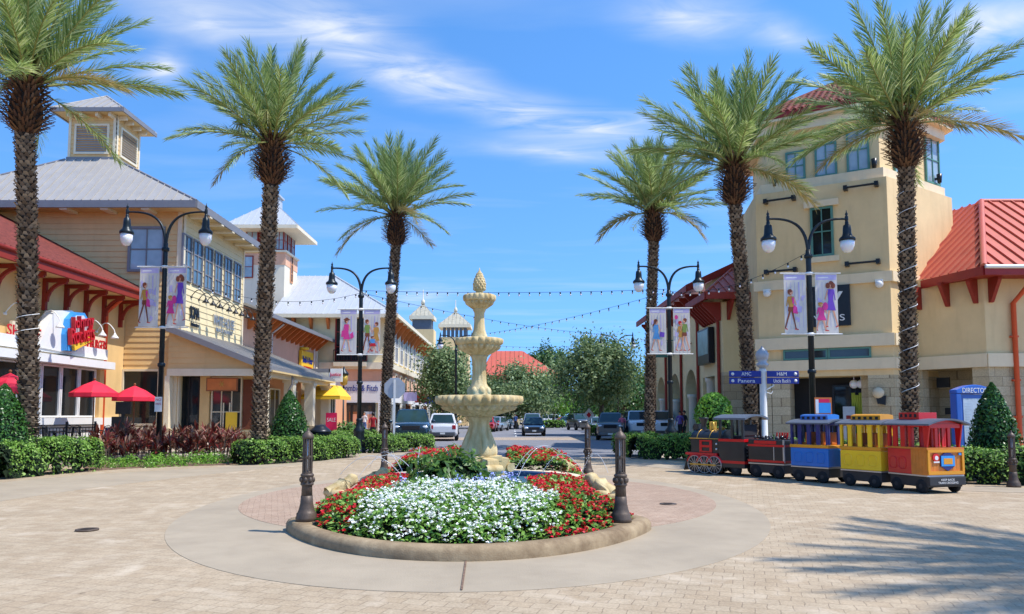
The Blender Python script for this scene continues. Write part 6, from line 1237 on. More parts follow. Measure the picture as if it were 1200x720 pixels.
for i, (px_, Y, rz, lab) in enumerate(((50, 29.3, .3, 'black patio chair just right of the nearest palm trunk'), (62, 28.8, -.6, 'black patio chair behind the railing, second from the nearest palm'), (76, 29.2, 1.2, 'black patio chair behind the railing before the low wall'), (84, 29.8, 2.8, 'black patio chair turned away before the low wall'), (102, 30.2, -1.2, 'black patio chair left of the umbrella pole right of the nearest palm'), (120, 30.6, 1.4, 'black patio chair right of the umbrella pole by the red plants'), (150, 32, -1, 'black patio chair by the umbrella near the dark window'), (165, 32.2, 1.5, 'black patio chair by the left lamp pole'), (6, 25.4, .8, 'black patio chair at the left edge behind the hedge'))): p = at(px_, 490, Y); chair(p.x, Y, rz, lab)
rl = thing('railing', 'black iron patio railing in front of the diner', 'railing', (-15, 27, 0)); ra, rb = at(-40, 490, 24.2), at(112, 490, 28.6); mb = MB(); A_ = V((ra.x, 24.2, 0)); B_ = V((rb.x, 28.6, 0)); 
for z in (.18, .88, .98): mb.bar(A_ + V((0, 0, z)), B_ + V((0, 0, z)), .035, .035)
n = int((B_ - A_).length / .13)
for k in range(n + 1): q = A_.lerp(B_, k / n); mb.box((q.x, q.y, .53), (.016, .016, .72))
mb.build('balusters', 'black_metal', rl)
for k in range(5): q = A_.lerp(B_, k / 4); mb = MB(); mb.box((q.x, q.y, .55), (.06, .06, 1.1)); mb.build('post', 'black_metal', rl)
rl.location.z = .28
p = at(141, 500, 31); t = thing('host_stand', 'black host stand with screen behind the red plants, left of the lamp pole', 'stand', (p.x, p.y, 0)); mb = MB(); mb.box((p.x, 31, .85), (.5, .45, 1.4)); mb.build('cabinet', 'black_metal', t); mb = MB(); mb.box((p.x + .1, 31, 1.9), (.6, .1, .5)); mb.box((p.x + .1, 31, 1.6), (.12, .1, .1)); mb.build('screen', 'black_metal', t); mb = MB(); mb.box((p.x - .42, 31.0, .65), (.25, .3, .9)); mb.build('menu_holder', 'kiosk_blue', t)

# ================================================================ tan tower on the right
def ext(o, d, t): return (o[0] + d[0] * t, o[1] + d[1] * t)
P1, P0, P2 = (11.6, 35.9), (16.43, 33.0), (21.25, 36.4); Tw = thing('tower', 'tan stucco tower with teal windows and red tiled roof on the right', 'tower', (16.4, 37, 0)); LWl = Wall(P1, P0); RWl = Wall(P0, P2)
z12 = zat(207, 33.05); zz = lambda y: zat(y, 33.05)
foot = [P1, P0, P2, (20.6, 42.0), (12.5, 42.0)]
eu0 = LWl.px(972, 470)[0]; eu1 = LWl.px(1018, 470)[0]; fu0 = LWl.px(926, 470)[0]; zo = 3.35
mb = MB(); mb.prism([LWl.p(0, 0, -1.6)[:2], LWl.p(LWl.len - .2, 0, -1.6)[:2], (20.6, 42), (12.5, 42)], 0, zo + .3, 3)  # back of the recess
for a, b in ((0, .5), (LWl.px(905, 470)[0], fu0), (eu1, LWl.len - .02)): mb.slab(LWl, a, b, 0, zo, -1.0, 0, 1)
mb.prism([P0, P2, ext(P2, (-RWl.n.x, -RWl.n.y), 1.5), ext(P0, (-RWl.n.x, -RWl.n.y), 1.5)], 0, zo, 1)
mb.prism(foot, zo, z12); i_ = lambda W, a0, a1, z0, z1, d, m=2: mb.slab(W, a0, a1, z0, z1, 0, d, m)
for W, s0, s1 in ((LWl, -.15, .09), (RWl, .0, .15)):
    for za, zb, d in ((zz(432), zz(419), .12), (zz(405), zz(390.5), .16), (zz(330), zz(318), .14)): i_(W, s0, W.len + s1, za, zb, d)
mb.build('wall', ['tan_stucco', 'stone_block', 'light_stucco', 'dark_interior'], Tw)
for a, b in ((LWl.px(918, 412)[0], LWl.px(951, 412)[0]), (LWl.px(951.5, 412)[0], LWl.px(970, 412)[0]), (LWl.px(970.5, 412)[0], LWl.px(1021, 412)[0])): window(LWl, a, b, zz(418.5), zz(405.5), 1, 1, 'teal_frame', 'glass_shop', Tw, .08, .08)
u0, u1, z0, z1 = LWl.rect(950, 243, 977, 301); f = window(LWl, u0, u1, z0, z1, 2, 2, 'teal_frame', 'glass_dark', Tw, .1, .1); mb = MB(); mb.slab(LWl, u0 - .25, u1 + .25, z1 + .01, z1 + .3, 0, .16); mb.slab(LWl, u0 - .2, u1 + .2, z0 - .26, z0 - .01, 0, .14); mb.build('lintel', 'light_stucco', f)
for x0, y0, x1, y1 in ((896, 237, 933, 234), (989, 222, 1030, 217), (897, 320, 935, 317), (991, 311, 1032, 307)):
    ua, za = LWl.px(x0, (y0 + y1) / 2); ub, zb = LWl.px(x1, (y0 + y1) / 2); zm = LWl.px((x0 + x1) / 2, (y0 + y1) / 2)[1]; mb = MB(); mb.tube([LWl.p(ua, zm, .28), LWl.p(ub, zm, .28)], .05, 8); mb.slab(LWl, ua, ua + .16, zm - .1, zm + .1, 0, .35); mb.slab(LWl, ub - .16, ub, zm - .1, zm + .1, 0, .35); mb.build('wall_light', 'black_metal', Tw)
u0, u1, z0, z1 = LWl.rect(948, 336, 997, 383); sg = thing('shop_sign', 'black square sign with white letters on the tan tower behind the banners', 'sign', LWl.p(u0, z0, .2)); mb = MB(); mb.slab(LWl, u0, u1, z0, z1, .03, .22); mb.build('board', 'black_metal', sg); text('V', 'lettering', 'white_paint', sg, LWl.p((u0 + u1) / 2 + .1, z0 + (z1 - z0) * .62, .225), LWl.r, UP, .8, 1.0, .03); text('VE   S', 'lettering', 'white_paint', sg, LWl.p((u0 + u1) / 2, z0 + .36, .225), LWl.r, UP, .28, 1.3, .03)
for x_, y_ in ((900, 345), (1031, 334)):
    u, z = LWl.px(x_, y_); mb = MB(); mb.sphere(LWl.p(u, z, .22), .17, 10, 8); mb.slab(LWl, u - .15, u + .15, z + .02, z + .2, 0, .3); mb.build('wall_camera', 'white_paint', Tw)
# entrance
mb = MB(); W2 = Wall(LWl.p(0, 0, -1.55)[:2], LWl.p(LWl.len, 0, -1.55)[:2]); ent = None
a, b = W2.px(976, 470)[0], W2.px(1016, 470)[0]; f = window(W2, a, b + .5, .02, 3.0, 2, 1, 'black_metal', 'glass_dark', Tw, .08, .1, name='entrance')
a, b = W2.px(999, 470)[0], W2.px(1012, 470)[0]; mb = MB(); 
for k in range(6): w = (b - a) / 6; mb.tube([W2.p(a + w * (k + .5), .75, .3), W2.p(a + w * (k + .5), 2.62 - .1 * (k in (2, 3)), .3)], w * .55, 6)
tag(mb.build('hanging_drape', 'olive_bright' if 'olive_bright' in MATS else 'yellow_canvas'), 'lime green drape hanging in the dark tower entrance', 'drape')
for k, px_ in enumerate((997.5, 1006, 1014)): u, z = LWl.px(px_, 438.5); mb = MB(); mb.sphere(LWl.p(u, 3.0, -.8), .2, 12, 10); mb.tube([LWl.p(u, 3.15, -.8), LWl.p(u, 3.36, -.8)], .02, 6); tag(mb.build('globe_lamp', 'globe'), ['white globe lamp in the tower entrance, left of three', 'white globe lamp in the tower entrance, middle of three', 'white globe lamp in the tower entrance, right of three'][k], 'lamp', 'globe lamps in the tower entrance')
u, z = LWl.px(1033, 464); mb = MB(); mb.extr([LWl.p(u - .14, z - .35, .02), LWl.p(u + .16, z - .4, .02), LWl.p(u + .2, z, .02), LWl.p(u - .2, z, .02)], LWl.n * .25); sc_ = tag(mb.build('wall_sconce', 'black_metal', fix=True), 'black wall sconce with pale globe on the stone pier right of the entrance', 'lamp'); OFF[sc_.name] = V((0, 0, 0)); mb = MB(); mb.sphere(LWl.p(u - .1, z + .12, .2), .24, 14, 10); mb.build('globe', 'stone_cap', sc_)
mb = MB(); u, _ = LWl.px(991, 480); mb.slab(LWl, u - .25, u + .25, .0, 2.0, -1.2, -1.0); mb.slab(LWl, u - .12, u + .12, 1.4, 1.6, -1.0, -.995, 1); tag(mb.build('notice_pillar', ['steel', 'dark_red_metal']), 'grey notice pillar beside the tower entrance', 'sign')
# upper stage
def inset(P, k): c = (16.6, 37.5); return (P[0] + (c[0] - P[0]) * k, P[1] + (c[1] - P[1]) * k)
Q1, Q0, Q2 = inset(P1, .13), inset(P0, .13), inset(P2, .13); zq = zat(126, Q0[1]); LU, RU = Wall(Q1, Q0), Wall(Q0, Q2); Q3, Q4 = (19.9, 41.2), (13.2, 41.2)
mb = MB(); mb.prism([Q1, Q0, Q2, Q3, Q4], z12, zq); 
M1, M0, M2 = inset(P1, .06), inset(P0, .06), inset(P2, .06); mb.prism([M1, M0, M2, (20.2, 41.6), (12.9, 41.6)], z12, z12 + .5, 1); mb.build('upper_stage', ['tan_stucco', 'light_stucco'], Tw)
for W, l in ((LU, ((921, 178, 944, 217), (955, 168, 981, 211), (992, 150, 1019, 205))), (RU, ((1046, 150, 1060, 207), (1083, 160, 1099, 216)))):
    for x0, y0, x1, y1 in l: u0, u1, z0, z1 = W.rect(x0, y0, x1, y1); window(W, u0, u1, max(z0, z12 + .53), z1, 2, 2, 'teal_frame', 'glass_pale', Tw, .09, .1)
for W, px_, py_ in ((LU, 909, 215), (LU, 1026, 193), (RU, 1108, 215)): u, z = W.px(px_, py_); u = min(u, W.len - .2); mb = MB(); mb.lathe([(.09, -.22), (.13, .2)], 10, W.p(u, z, .22)); mb.slab(W, u - .05, u + .05, z - .05, z + .05, 0, .15); mb.build('wall_sconce', 'black_metal', Tw)
def outset(P, k): return inset(P, -k)
O1, O0, O2, O3, O4 = outset(Q1, .2), outset(Q0, .22), outset(Q2, .2), (21, 42.4), (12.0, 42.4); apx = (16.5, 37.7, zq + 3.0)
mb = MB(); ro = [(p[0], p[1], zq + .35) for p in (O1, O0, O2, O3, O4)]
for i in range(5): roof(mb, [ro[i], ro[(i + 1) % 5], apx], .32, .1, 0, .12, tile=True); ridge(mb, ro[i], apx, .1)
mb.build('roof', 'roof_tile', Tw)
mb = MB(); mb.prism([p[:2] for p in ro], zq - .02, zq + .1); mb.prism([inset(p, .08) if isinstance(p, tuple) else p for p in [r[:2] for r in ro]], zq - .5, zq - .02); mb.build('eave', 'light_stucco', Tw)
mb = MB(); fascia(mb, [(p[0], p[1], zq + .33) for p in (O1, O0, O2)], .22, .1); mb.build('gutter', 'dark_red_metal', Tw)
# dormer-like gable visible through the fronds
# ================================================================ faceted wing with red seamed roof
Fb = thing('shop_wing', 'tan faceted shop wing with red standing seam roof at the right edge', 'building', (22, 36, 0)); f0, f1, f2 = (17.75, 34.4), (19.6, 31.6), (33, 31.6); W1, W2 = Wall(f0, f1), Wall(f1, f2); zf = zat(322, 31.5)
mb = MB(); mb.prism([f0, f1, f2, (33, 45), (21, 45)], 3.65, zf + .2)
u0, u1 = W1.px(1082, 470)[0], W1.px(1141, 470)[0]
mb.slab(W1, 0, max(u0, .1), 0, 3.65, -.5, 0, 1); mb.slab(W1, min(u1, W1.len - .3), W1.len + .05, 0, 3.65, -.5, 0, 1); mb.slab(W2, 0.02, W2.len, 0, 3.65, -.5, 0, 1); mb.prism([(18.3, 37), (21, 33.2), (33, 33.2), (33, 45), (21, 45)], 0, 3.65, 3)
for W in (W1, W2): mb.slab(W, -.02, W.len + .03, 3.6, 4.15, 0, .12, 2); 
mb.build('wall', ['tan_stucco', 'stone_block', 'light_stucco', 'stone_block'], Fb)
mb = MB(); W3 = Wall(W1.p(0, 0, -1.2)[:2], W1.p(W1.len, 0, -1.2)[:2])
for x0, y0, x1, y1 in ((1086, 442, 1101, 454), (1096, 478, 1104, 486)): a, b, c_, d_ = W1.rect(x0, y0, x1, y1); mb = MB(); mb.slab(W1, a, b, c_, d_, -.9, -.8); mb.build('wall_box', 'black_metal', Fb)
o1, o2, o3 = at(1070, 325, 34.3), at(1153, 312, 30.4), V((34, 30.4, zf)); zf2 = o2.z; o1.z = zf2; o3.z = zf2; r1 = at(1150, 236, 36.5); e_ = (o2 - o1).normalized(); r0_ = r1 - e_ * 2.9
mb = MB(); roof(mb, [o1, o2, r1, r0_], .5, .05, .08); roof(mb, [o2, o3, V((34, 36.5, r1.z)), r1], .55, .05, .08); ridge(mb, o2, r1, .14); ridge(mb, r1, V((34, 36.5, r1.z)), .12)
mb.build('roof', 'red_metal', Fb)
mb = MB(); fascia(mb, [o1, o2, o3], .36, .12); mb.tube([o2 + V((0, -.1, -.03)), o3 + V((0, -.1, -.03))], .08, 6, 1); mb.build('gutter', ['dark_red_metal', 'white_paint'], Fb)
mb = MB(); mb.prism([o1[:2], o2[:2], o3[:2], (34, 33), (20.5, 33)], zf2 - .3, zf2 - .25); mb.build('soffit', 'red_wood', Fb)
for W, us in ((W1, (W1.px(1078, 345)[0], W1.px(1111, 345)[0], W1.px(1144, 345)[0])), (W2, (.25, 2.2, 4.4))):
    for u in us: bracket(W, u, zf2 - .3, .7, 1.0, Fb, 'red_wood', .15)
u = W2.px(1188, 420)[0]; mb = MB(); mb.tube([W2.p(u + .35, zf2 - .2, 1.0), W2.p(u + .3, zf2 - .55, .9), W2.p(u, zf2 - 1.35, .14), W2.p(u, .1, .14)], .1, 8)
for z in (1.5, 3, 4.8): mb.slab(W2, u - .15, u + .15, z, z + .08, .02, .16)
mb.build('downpipe', 'orange_pipe', Fb)
# ================================================================ arcade building right of the street
Ab = thing('arcade_building', 'cream arcaded shop building with red roofs and red pipes right of the street', 'building', (13, 47, 0)); ax, ay0, ay1 = 10.75, 39.0, 58.0; AW = Wall((ax, ay1), (ax, ay0)); AF = Wall((ax, ay0), (14.5, ay0))
yu = lambda y: ay1 - y
mb = MB(); mb.prism([(ax + .7, ay0 + 2.4), (14.4, ay0 + 2.4), (14.4, ay1), (ax + .7, ay1)], 4.9, 8.6); mb.prism([(ax + .7, ay0 + .7), (14.4, ay0 + .7), (14.4, ay0 + 2.4), (ax + .7, ay0 + 2.4)], 4.9, 7.4); mb.prism([(13.2, ay0 + .7), (14.4, ay0 + .7), (14.4, ay1), (13.2, ay1)], 0, 4.9, 1)
mb.slab(AF, 0.0, 3.75, 3.8, 7.4, -.7, 0); mb.slab(AF, .0, 3.75, 0, 3.8, -.7, 0, 2)
ops = [(40.7, 43.2, 3.7, False), (44.7, 47.6, 4.35, True), (49.1, 52.4, 4.35, True), (53.9, 56.9, 4.35, True)]
ys = [ay0 + .7] + [v for o_ in ops for v in o_[:2]] + [ay1]
for k in range(0, len(ys), 2): mb.slab(AW, yu(ys[k + 1]), yu(ys[k]), 0, 8.6 if ys[k] > 41.4 else 7.4, -.7, 0)
for a, b, zt, arch in ops:
    ztop = 8.6 if a > 41.4 else 7.4; ua, ub = yu(b), yu(a)
    if arch:
        zs = zt - (b - a) / 2; pts = [AW.p(ua, ztop, 0), AW.p(ua, zs, 0)] + [AW.p((ua + ub) / 2 - (ub - ua) / 2 * cos(pi * i / 14), zs + (zt - zs) * sin(pi * i / 14), 0) for i in range(1, 14)] + [AW.p(ub, zs, 0), AW.p(ub, ztop, 0)]
        fr = pts; n_ = len(fr); bk = [p - AW.n * .7 for p in fr]
        m_ = n_ // 2
        for i in range(1, n_ - 2):   # front and soffit, strip by strip
            t0 = V((fr[i].x, fr[i].y, ztop)); t1 = V((fr[i + 1].x, fr[i + 1].y, ztop)); mb.add([fr[i], fr[i + 1], t1, t0], [(0, 1, 2, 3)]); mb.add([fr[i], bk[i], bk[i + 1], fr[i + 1]], [(0, 1, 2, 3)]); mb.add([bk[i], V((bk[i].x, bk[i].y, ztop)), V((bk[i + 1].x, bk[i + 1].y, ztop)), bk[i + 1]], [(0, 1, 2, 3)])
    else: mb.slab(AW, ua, ub, zt, ztop, -.7, 0)
mb.build('wall', ['arcade_stucco', 'brick_red_panel', 'stone_block'], Ab)
for k, (a, b) in enumerate(((40.9, 43), (45, 47.4), (49.4, 52), (54, 57))): window(Wall((13.2, ay1), (13.2, ay0)), ay1 - b, ay1 - a, .3, 3.2, 3, 1, 'black_metal', 'glass_shop', Ab, .08, .1, name='shop_window')
for a, b, zt, arch in ops: zs = zt - (b - a) / 2 if arch else zt; y = b - .45; mb = MB(); mb.lathe([(.34, 0), (.34, .25), (.28, .3), (.27, zs - .3), (.34, zs - .22), (.36, zs - .02)], 20, (ax + .36, y, 0)); mb.build('arcade_column', 'white_stucco', Ab)
for y in (39.5, 43.95, 48.35, 53.15, 57.4): mb = MB(); mb.tube([AW.p(yu(y), 7.6 if y > 41 else 6.9, .3), AW.p(yu(y), 6.9 if y > 41 else 6.4, .1), AW.p(yu(y), .05, .1)], .085, 8); mb.build('downpipe', 'orange_pipe' if False else 'red_wood', Ab)
mb = MB(); ex = ax - 1.1; zA = zat(343, 38); zM = 8.75
roof(mb, [(ex, ay0 - 1, zA), (14.6, ay0 - 1, zA), (14.6, 43.2, zA + 2.6), (12.6, 42.6, zA + 2.3)], .45, .05, .07); roof(mb, [(ex, ay0 - 1, zA), (12.6, 42.6, zA + 2.3), (ex + 1.2, 42.6, zA + .4), (ex, 42.2, zA)], .45, .05, .07); ridge(mb, (ex, ay0 - 1, zA), (12.6, 42.6, zA + 2.3), .08)
roof(mb, [(ex, 42.0, zM), (16.5, 42.0, zM + 3.2), (16.5, 59, zM + 3.2), (ex, 59, zM)], .45, .05, .07); mb.build('roof', 'red_metal', Ab)
mb = MB(); fascia(mb, [(ex, 59, zM + .03), (ex, 41.95, zM + .03), (16.5, 41.95, zM + 3.23)], .36, .12); fascia(mb, [(ex, 42.2, zA + .02), (ex, ay0 - 1.02, zA + .02), (14.6, ay0 - 1.02, zA + .02)], .34, .12); mb.build('gutter', 'red_wood', Ab)
mb = MB(); mb.extr([(ax, 42.1, 8.3), (14.4, 42.1, 8.3), (14.4, 42.1, zM + 2.4), (ax, 42.1, zM + .1)], (0, .2, 0)); mb.build('gable', 'arcade_stucco', Ab)
for k in range(7): bracket(AW, yu(39.3 + k * .52), zA - .3, .95, .95, Ab, 'red_wood', .13)
for k in range(11): bracket(AW, yu(43.2 + k * 1.45), zM - .3, .95, 1.0, Ab, 'red_wood', .15)
for k in range(3): bracket(AF, .3 + k * .9, zA - .3, .9, .95, Ab, 'red_wood', .13)
sg = thing('shop_sign', 'tall dark teal sign board on the arcade wall under the brackets', 'sign', (ax, 41.5, 5)); mb = MB(); za, zb = zat(427, 41.6), zat(386, 41.6); mb.slab(AW, yu(42.9), yu(40.5), za, zb, .05, .35); mb.slab(AW, yu(42.75), yu(40.65), za + .5, zb - .1, .35, .36, 1); mb.build('board', ['black_metal', 'poster_teal' if 'poster_teal' in MATS else 'teal_frame'], sg)
sg = thing('blade_sign', 'small dark green projecting sign on the arcade wall by the far right palm', 'sign', (ax, 52, 5)); mb = MB(); za, zb = zat(419, 51), zat(401, 51); mb.box((ax - .75, 51, (za + zb) / 2), (1.3, .12, zb - za)); mb.box((ax - .7, 51, zb + .1), (1.4, .06, .06)); mb.build('board', 'teal_frame', sg)
gooseneck(AW, yu(45.9), 5.9, .5, 0, Ab, 'wood_brown', rise=.1)
p = at(985, 487, 23); t = thing('easel_sign', 'orange framed blue picture board standing behind the blue carriage', 'sign', (at(963, 487, 19.9).x, 19.9, 0)); x0, x1 = at(955, 480, 19.9).x, at(975, 480, 19.9).x; za, zb = zat(487, 19.9), zat(466, 19.9); W2 = Wall((x0, 19.9), (x1, 19.9)); mb = MB(); mb.slab(W2, 0, W2.len, za, zb, -.02, 0); mb.slab(W2, .1, W2.len - .03, za + .06, zb - .14, 0, .006, 1); mb.slab(W2, .02, .1, za + .05, zb - .05, 0, .004, 2); mb.slab(W2, .1, W2.len - .06, zb - .13, zb - .04, 0, .005, 3); mb.build('board', ['orange_wood', 'sky_paint', 'white_paint', 'pink_sign'], t); mb = MB(); mb.box((W2.p(.22, 0).x, 19.93, za / 2), (.05, .05, za)); mb.build('post', 'black_metal', t)
# ================================================================ the little train (local x runs towards the rear, y to the far side)
def Lbox(mb, x0, x1, y0, y1, z0, z1, mi=0): mb.obox((x0, y0, z0), (x1 - x0, 0, 0), (0, y1 - y0, 0), (0, 0, z1 - z0), mi)
def wheel(par, x, y, r, w=.09, spoked=False):
    mb = MB(); pr = [(r * .5, -w / 2), (r * .93, -w / 2), (r, -w * .3), (r, w * .3), (r * .93, w / 2), (r * .5, w / 2)]
    mb.lathe(pr, 22); mb.v = [(x + a, y + c, r + b) for a, b, c in mb.v]
    wh = mb.build('wheel', 'train_black' if spoked else 'rubber', par, local=True, fix=True)
    mb = MB()
    if spoked:
        for k in range(12): a = 2 * pi * k / 12; mb.bar((x + .03 * cos(a), y - w * .62, r + .03 * sin(a)), (x + r * .9 * cos(a), y - w * .62, r + r * .9 * sin(a)), .01, .01, up=Yv)
        mb.tube([(x + r * .93 * cos(2 * pi * k / 24), y - w * .6, r + r * .93 * sin(2 * pi * k / 24)) for k in range(24)], .01, 6, closed=True); mb.tube([(x, y - w * .8, r), (x, y - w * .3, r)], .04, 10)
        mb.build('spokes', 'steel', wh, local=True); mb = MB(); mb.tube([(x + (r + .012) * cos(pi * (.08 + .84 * k / 10)), y - w * .5, r + (r + .012) * sin(pi * (.08 + .84 * k / 10))) for k in range(11)], .022, 6); mb.build('splasher', 'train_red', wh, local=True)
    else:
        for sg in (-1, 1): mb.tube([(x, y + sg * w * .35, r), (x, y + sg * w * .54, r)], [r * .5, r * .3], 14)
        mb.build('hub', 'chassis_black', wh, local=True)
    return wh
def arch_roof(mb, x0, x1, hw, z0, rise, th=.035, mi=0, n=10):
    top = [(hw * (2 * i / n - 1), z0 + rise * (1 - (2 * i / n - 1) ** 2)) for i in range(n + 1)]
    pts = [(y, z) for y, z in top] + [(y, z - th) for y, z in top[::-1]]
    mb.extr([V((x0, y, z)) for y, z in pts], (x1 - x0, 0, 0), mi)
def arch_fill(mb, x, hw, z0, rise, n=10):
    pts = [(-hw, z0)] + [(hw * (2 * i / n - 1), z0 + rise * (1 - (2 * i / n - 1) ** 2) - .02) for i in range(1, n)] + [(hw, z0)]
    mb.extr([V((x - .015, a, b)) for a, b in pts], (.03, 0, 0))
def chassis(t, L, W, wr=.145):
    mb = MB(); Lbox(mb, -L / 2 + .02, L / 2 - .02, -W / 2 + .03, W / 2 - .03, .13, .345); mb.build('chassis', 'chassis_black', t, local=True, bevel=.012)
    mb = MB(); Lbox(mb, -L / 2, L / 2, -W / 2, W / 2, .346, .375); mb.build('trim', 'steel', t, local=True)
    for x in (-L * .31, L * .31):
        for y in (-W / 2 + .06, W / 2 - .06): wheel(t, x, y, wr)
    mb = MB(); mb.tube([(-L / 2 - .22, 0, .24), (-L / 2 + .05, 0, .24)], .03, 8); mb.build('coupling', 'chassis_black', t, local=True)
def windows_row(mb, x0, x1, y, z0, z1, n, post, arch=True, th=.035):
    """posts and arched heads along x at side y"""
    for i in range(n + 1): x = x0 + (x1 - x0) * i / n; a = max(x0, x - post / 2); b = min(x1, x + post / 2); Lbox(mb, a, b, y - th / 2, y + th / 2, z0, z1)
    if arch:
        for i in range(n):
            a = x0 + (x1 - x0) * i / n + post / 2; b = x0 + (x1 - x0) * (i + 1) / n - post / 2; zs = z1 - .06; c = (a + b) / 2
            pts = [(a, z1)] + [(c - (b - a) / 2 * cos(pi * k / 8), zs - .05 + .1 * sin(pi * k / 8)) for k in range(9)] + [(b, z1)]
            for k in range(1, 9): p, q = pts[k], pts[k + 1]; mb.add([(p[0], y - th / 2, p[1]), (q[0], y - th / 2, q[1]), (q[0], y - th / 2, z1), (p[0], y - th / 2, z1)], [(0, 1, 2, 3)]); mb.add([(p[0], y - th / 2, p[1]), (p[0], y + th / 2, p[1]), (q[0], y + th / 2, q[1]), (q[0], y - th / 2, q[1])], [(0, 1, 2, 3)]); mb.add([(p[0], y + th / 2, p[1]), (p[0], y + th / 2, z1), (q[0], y + th / 2, z1), (q[0], y + th / 2, q[1])], [(0, 1, 2, 3)])
def ends_row(mb, x, y0, y1, z0, z1, n, post, th=.035):
    for i in range(n + 1): y = y0 + (y1 - y0) * i / n; a = max(y0, y - post / 2); b = min(y1, y + post / 2); Lbox(mb, x - th / 2, x + th / 2, a, b, z0, z1)
    Lbox(mb, x - th / 2, x + th / 2, y0, y1, z1 - .06, z1)
def oval(mb, x, y, z, w, h, d):
    ring = []; 
    for k in range(20):
        a = 2 * pi * k / 20; cx_, cz_ = cos(a), sin(a); ring.append(V((x + math.copysign(abs(cx_) ** .55, cx_) * w / 2, y, z + math.copysign(abs(cz_) ** .55, cz_) * h / 2)))
    mb.tube(ring, d, 6, closed=True)
def coach(name, label, pos, ux, body, upper, belt, clere, L=1.05, W=.9, gr='carriages of the little train'):
    rz = math.atan2(ux[1], ux[0]); t = thing(name, label, 'train carriage', pos, gr, rz); h = W / 2; chassis(t, L, W)
    mb = MB(); Lbox(mb, -L / 2, L / 2, -h, h, .376, .82); b = mb.build('body', body, t, local=True, bevel=.02)
    for s in (-1, 1):
        for i in range(3): mb = MB(); oval(mb, -L * .3 + i * L * .3, s * (h + .002), .6, .2, .24, .012); mb.build('side_panel', body, b, local=True)
    mb = MB(); Lbox(mb, -L / 2 - .012, L / 2 + .012, -h - .012, h + .012, .822, .9); mb.build('belt', belt, t, local=True, bevel=.012)
    mb = MB()
    for s in (-1, 1): windows_row(mb, -L / 2 + .01, L / 2 - .01, s * (h - .02), .9, 1.42, 4, .1)
    for s in (-1, 1): ends_row(mb, s * (L / 2 - .02), -h + .045, h - .045, .9, 1.42, 2, .11)
    for s in (-1, 1): arch_fill(mb, s * (L / 2 - .02), h - .01, 1.42, .085)
    mb.build('window_frame', upper, t, local=True)
    mb = MB(); arch_roof(mb, -L / 2 - .07, L / 2 + .07, h + .07, 1.425, .09); mb.build('roof', 'navy_roof' if body != 'x' else body, t, local=True)
    mb = MB(); arch_roof(mb, -L * .36, L * .36, h * .5, 1.6, .03, .115); 
    for s in (-1, 1):
        for i in range(5): Lbox(mb, -L * .32 + i * L * .14, -L * .25 + i * L * .14, s * h * .5 - .008, s * h * .5 + .008, 1.51, 1.57, 1)
    mb.build('clerestory', [clere, 'dark_interior'], t, local=True)
    for x in (-L * .25, L * .2):
        mb = MB(); Lbox(mb, x - .15, x + .12, -h * .8, h * .8, .78, .95); Lbox(mb, x + .1, x + .15, -h * .8, h * .8, .9, 1.2); mb.build('seat', 'train_seat', t, local=True, bevel=.02)
    return t
def tp(px_, py_, W, u):
    p = g(px_, py_, 0); l = math.hypot(*u); u = (u[0] / l, u[1] / l); v = (-u[1], u[0]); return (p.x + v[0] * W / 2, p.y + v[1] * W / 2, 0.0), u
pos, u = tp(949, 565.5, .9, (.54, -.84)); coach('train_carriage', 'blue train carriage with orange belt, between the black tender and the yellow carriage', pos, u, 'train_blue', 'train_navy', 'train_gold', 'train_blue')
pos, u = tp(1009, 571, .9, (.47, -.88)); coach('train_carriage', 'yellow train carriage between the blue and the red ones', pos, u, 'train_yellow', 'train_yellow', 'train_gold', 'train_gold')
# ---- red caboose
L, W = 1.08, .93; pos, u = tp(1064, 576.5, W, (.27, -.963)); t = thing('train_caboose', 'red and wooden caboose with round plaque at the rear of the little train', 'train carriage', pos, 'carriages of the little train', math.atan2(u[1], u[0])); h = W / 2; chassis(t, L, W)
xm = .12
mb = MB(); Lbox(mb, -L / 2, xm, -h, h, .376, .9); b = mb.build('body', 'train_red', t, local=True, bevel=.015)
for s in (-1, 1):
    for i in range(2): mb = MB(); oval(mb, -L * .36 + i * .26, s * (h + .002), .6, .2, .24, .012); mb.build('side_panel', 'train_red', b, local=True)
mb = MB(); Lbox(mb, xm + .002, L / 2, -h, h, .376, .9)
for k in range(5): 
    for s in (-1, 1): x = xm + .03 + k * .085; Lbox(mb, x, x + .012, s * h - .004, s * h + .004, .39, .89)
for k in range(9): y = -h + .05 + k * .1; Lbox(mb, L / 2 - .004, L / 2 + .003, y, y + .006, .45, .86)
pl = mb.build('rear_platform', 'train_wood', t, local=True)
mb = MB()
for z0, z1 in ((.39, .46), (.84, .9)): Lbox(mb, L / 2 + .003, L / 2 + .03, -h + .01, h - .01, z0, z1)
for y0, y1 in ((-h + .005, -h + .06), (h - .06, h - .005)): Lbox(mb, L / 2 + .003, L / 2 + .028, y0, y1, .46, .84)
mb.build('end_frame', 'train_gold', pl, local=True)
mb = MB(); Lbox(mb, -L / 2 - .01, L / 2 + .02, -h - .01, h + .01, .902, .94); mb.build('belt', 'train_wood', t, local=True)
mb = MB(); 
for s in (-1, 1): windows_row(mb, -L / 2 + .01, xm, s * (h - .02), .94, 1.42, 3, .12)
ends_row(mb, -L / 2 + .03, -h + .045, h - .045, .94, 1.42, 2, .09); ends_row(mb, xm - .02, -h + .045, h - .045, .94, 1.42, 3, .12)
for s in (-1, 1): mb.extr([V((L / 2 - .1, s * (h - .04), .94)), V((L / 2 - .03, s * (h - .04), .94)), V((L / 2 + .06, s * (h - .04), 1.42)), V((L / 2 - .12, s * (h - .04), 1.42))], (0, .035 * -s, 0))
for y in (-.16, .16): Lbox(mb, L / 2 - .09, L / 2 - .04, y - .035, y + .035, .94, 1.42)
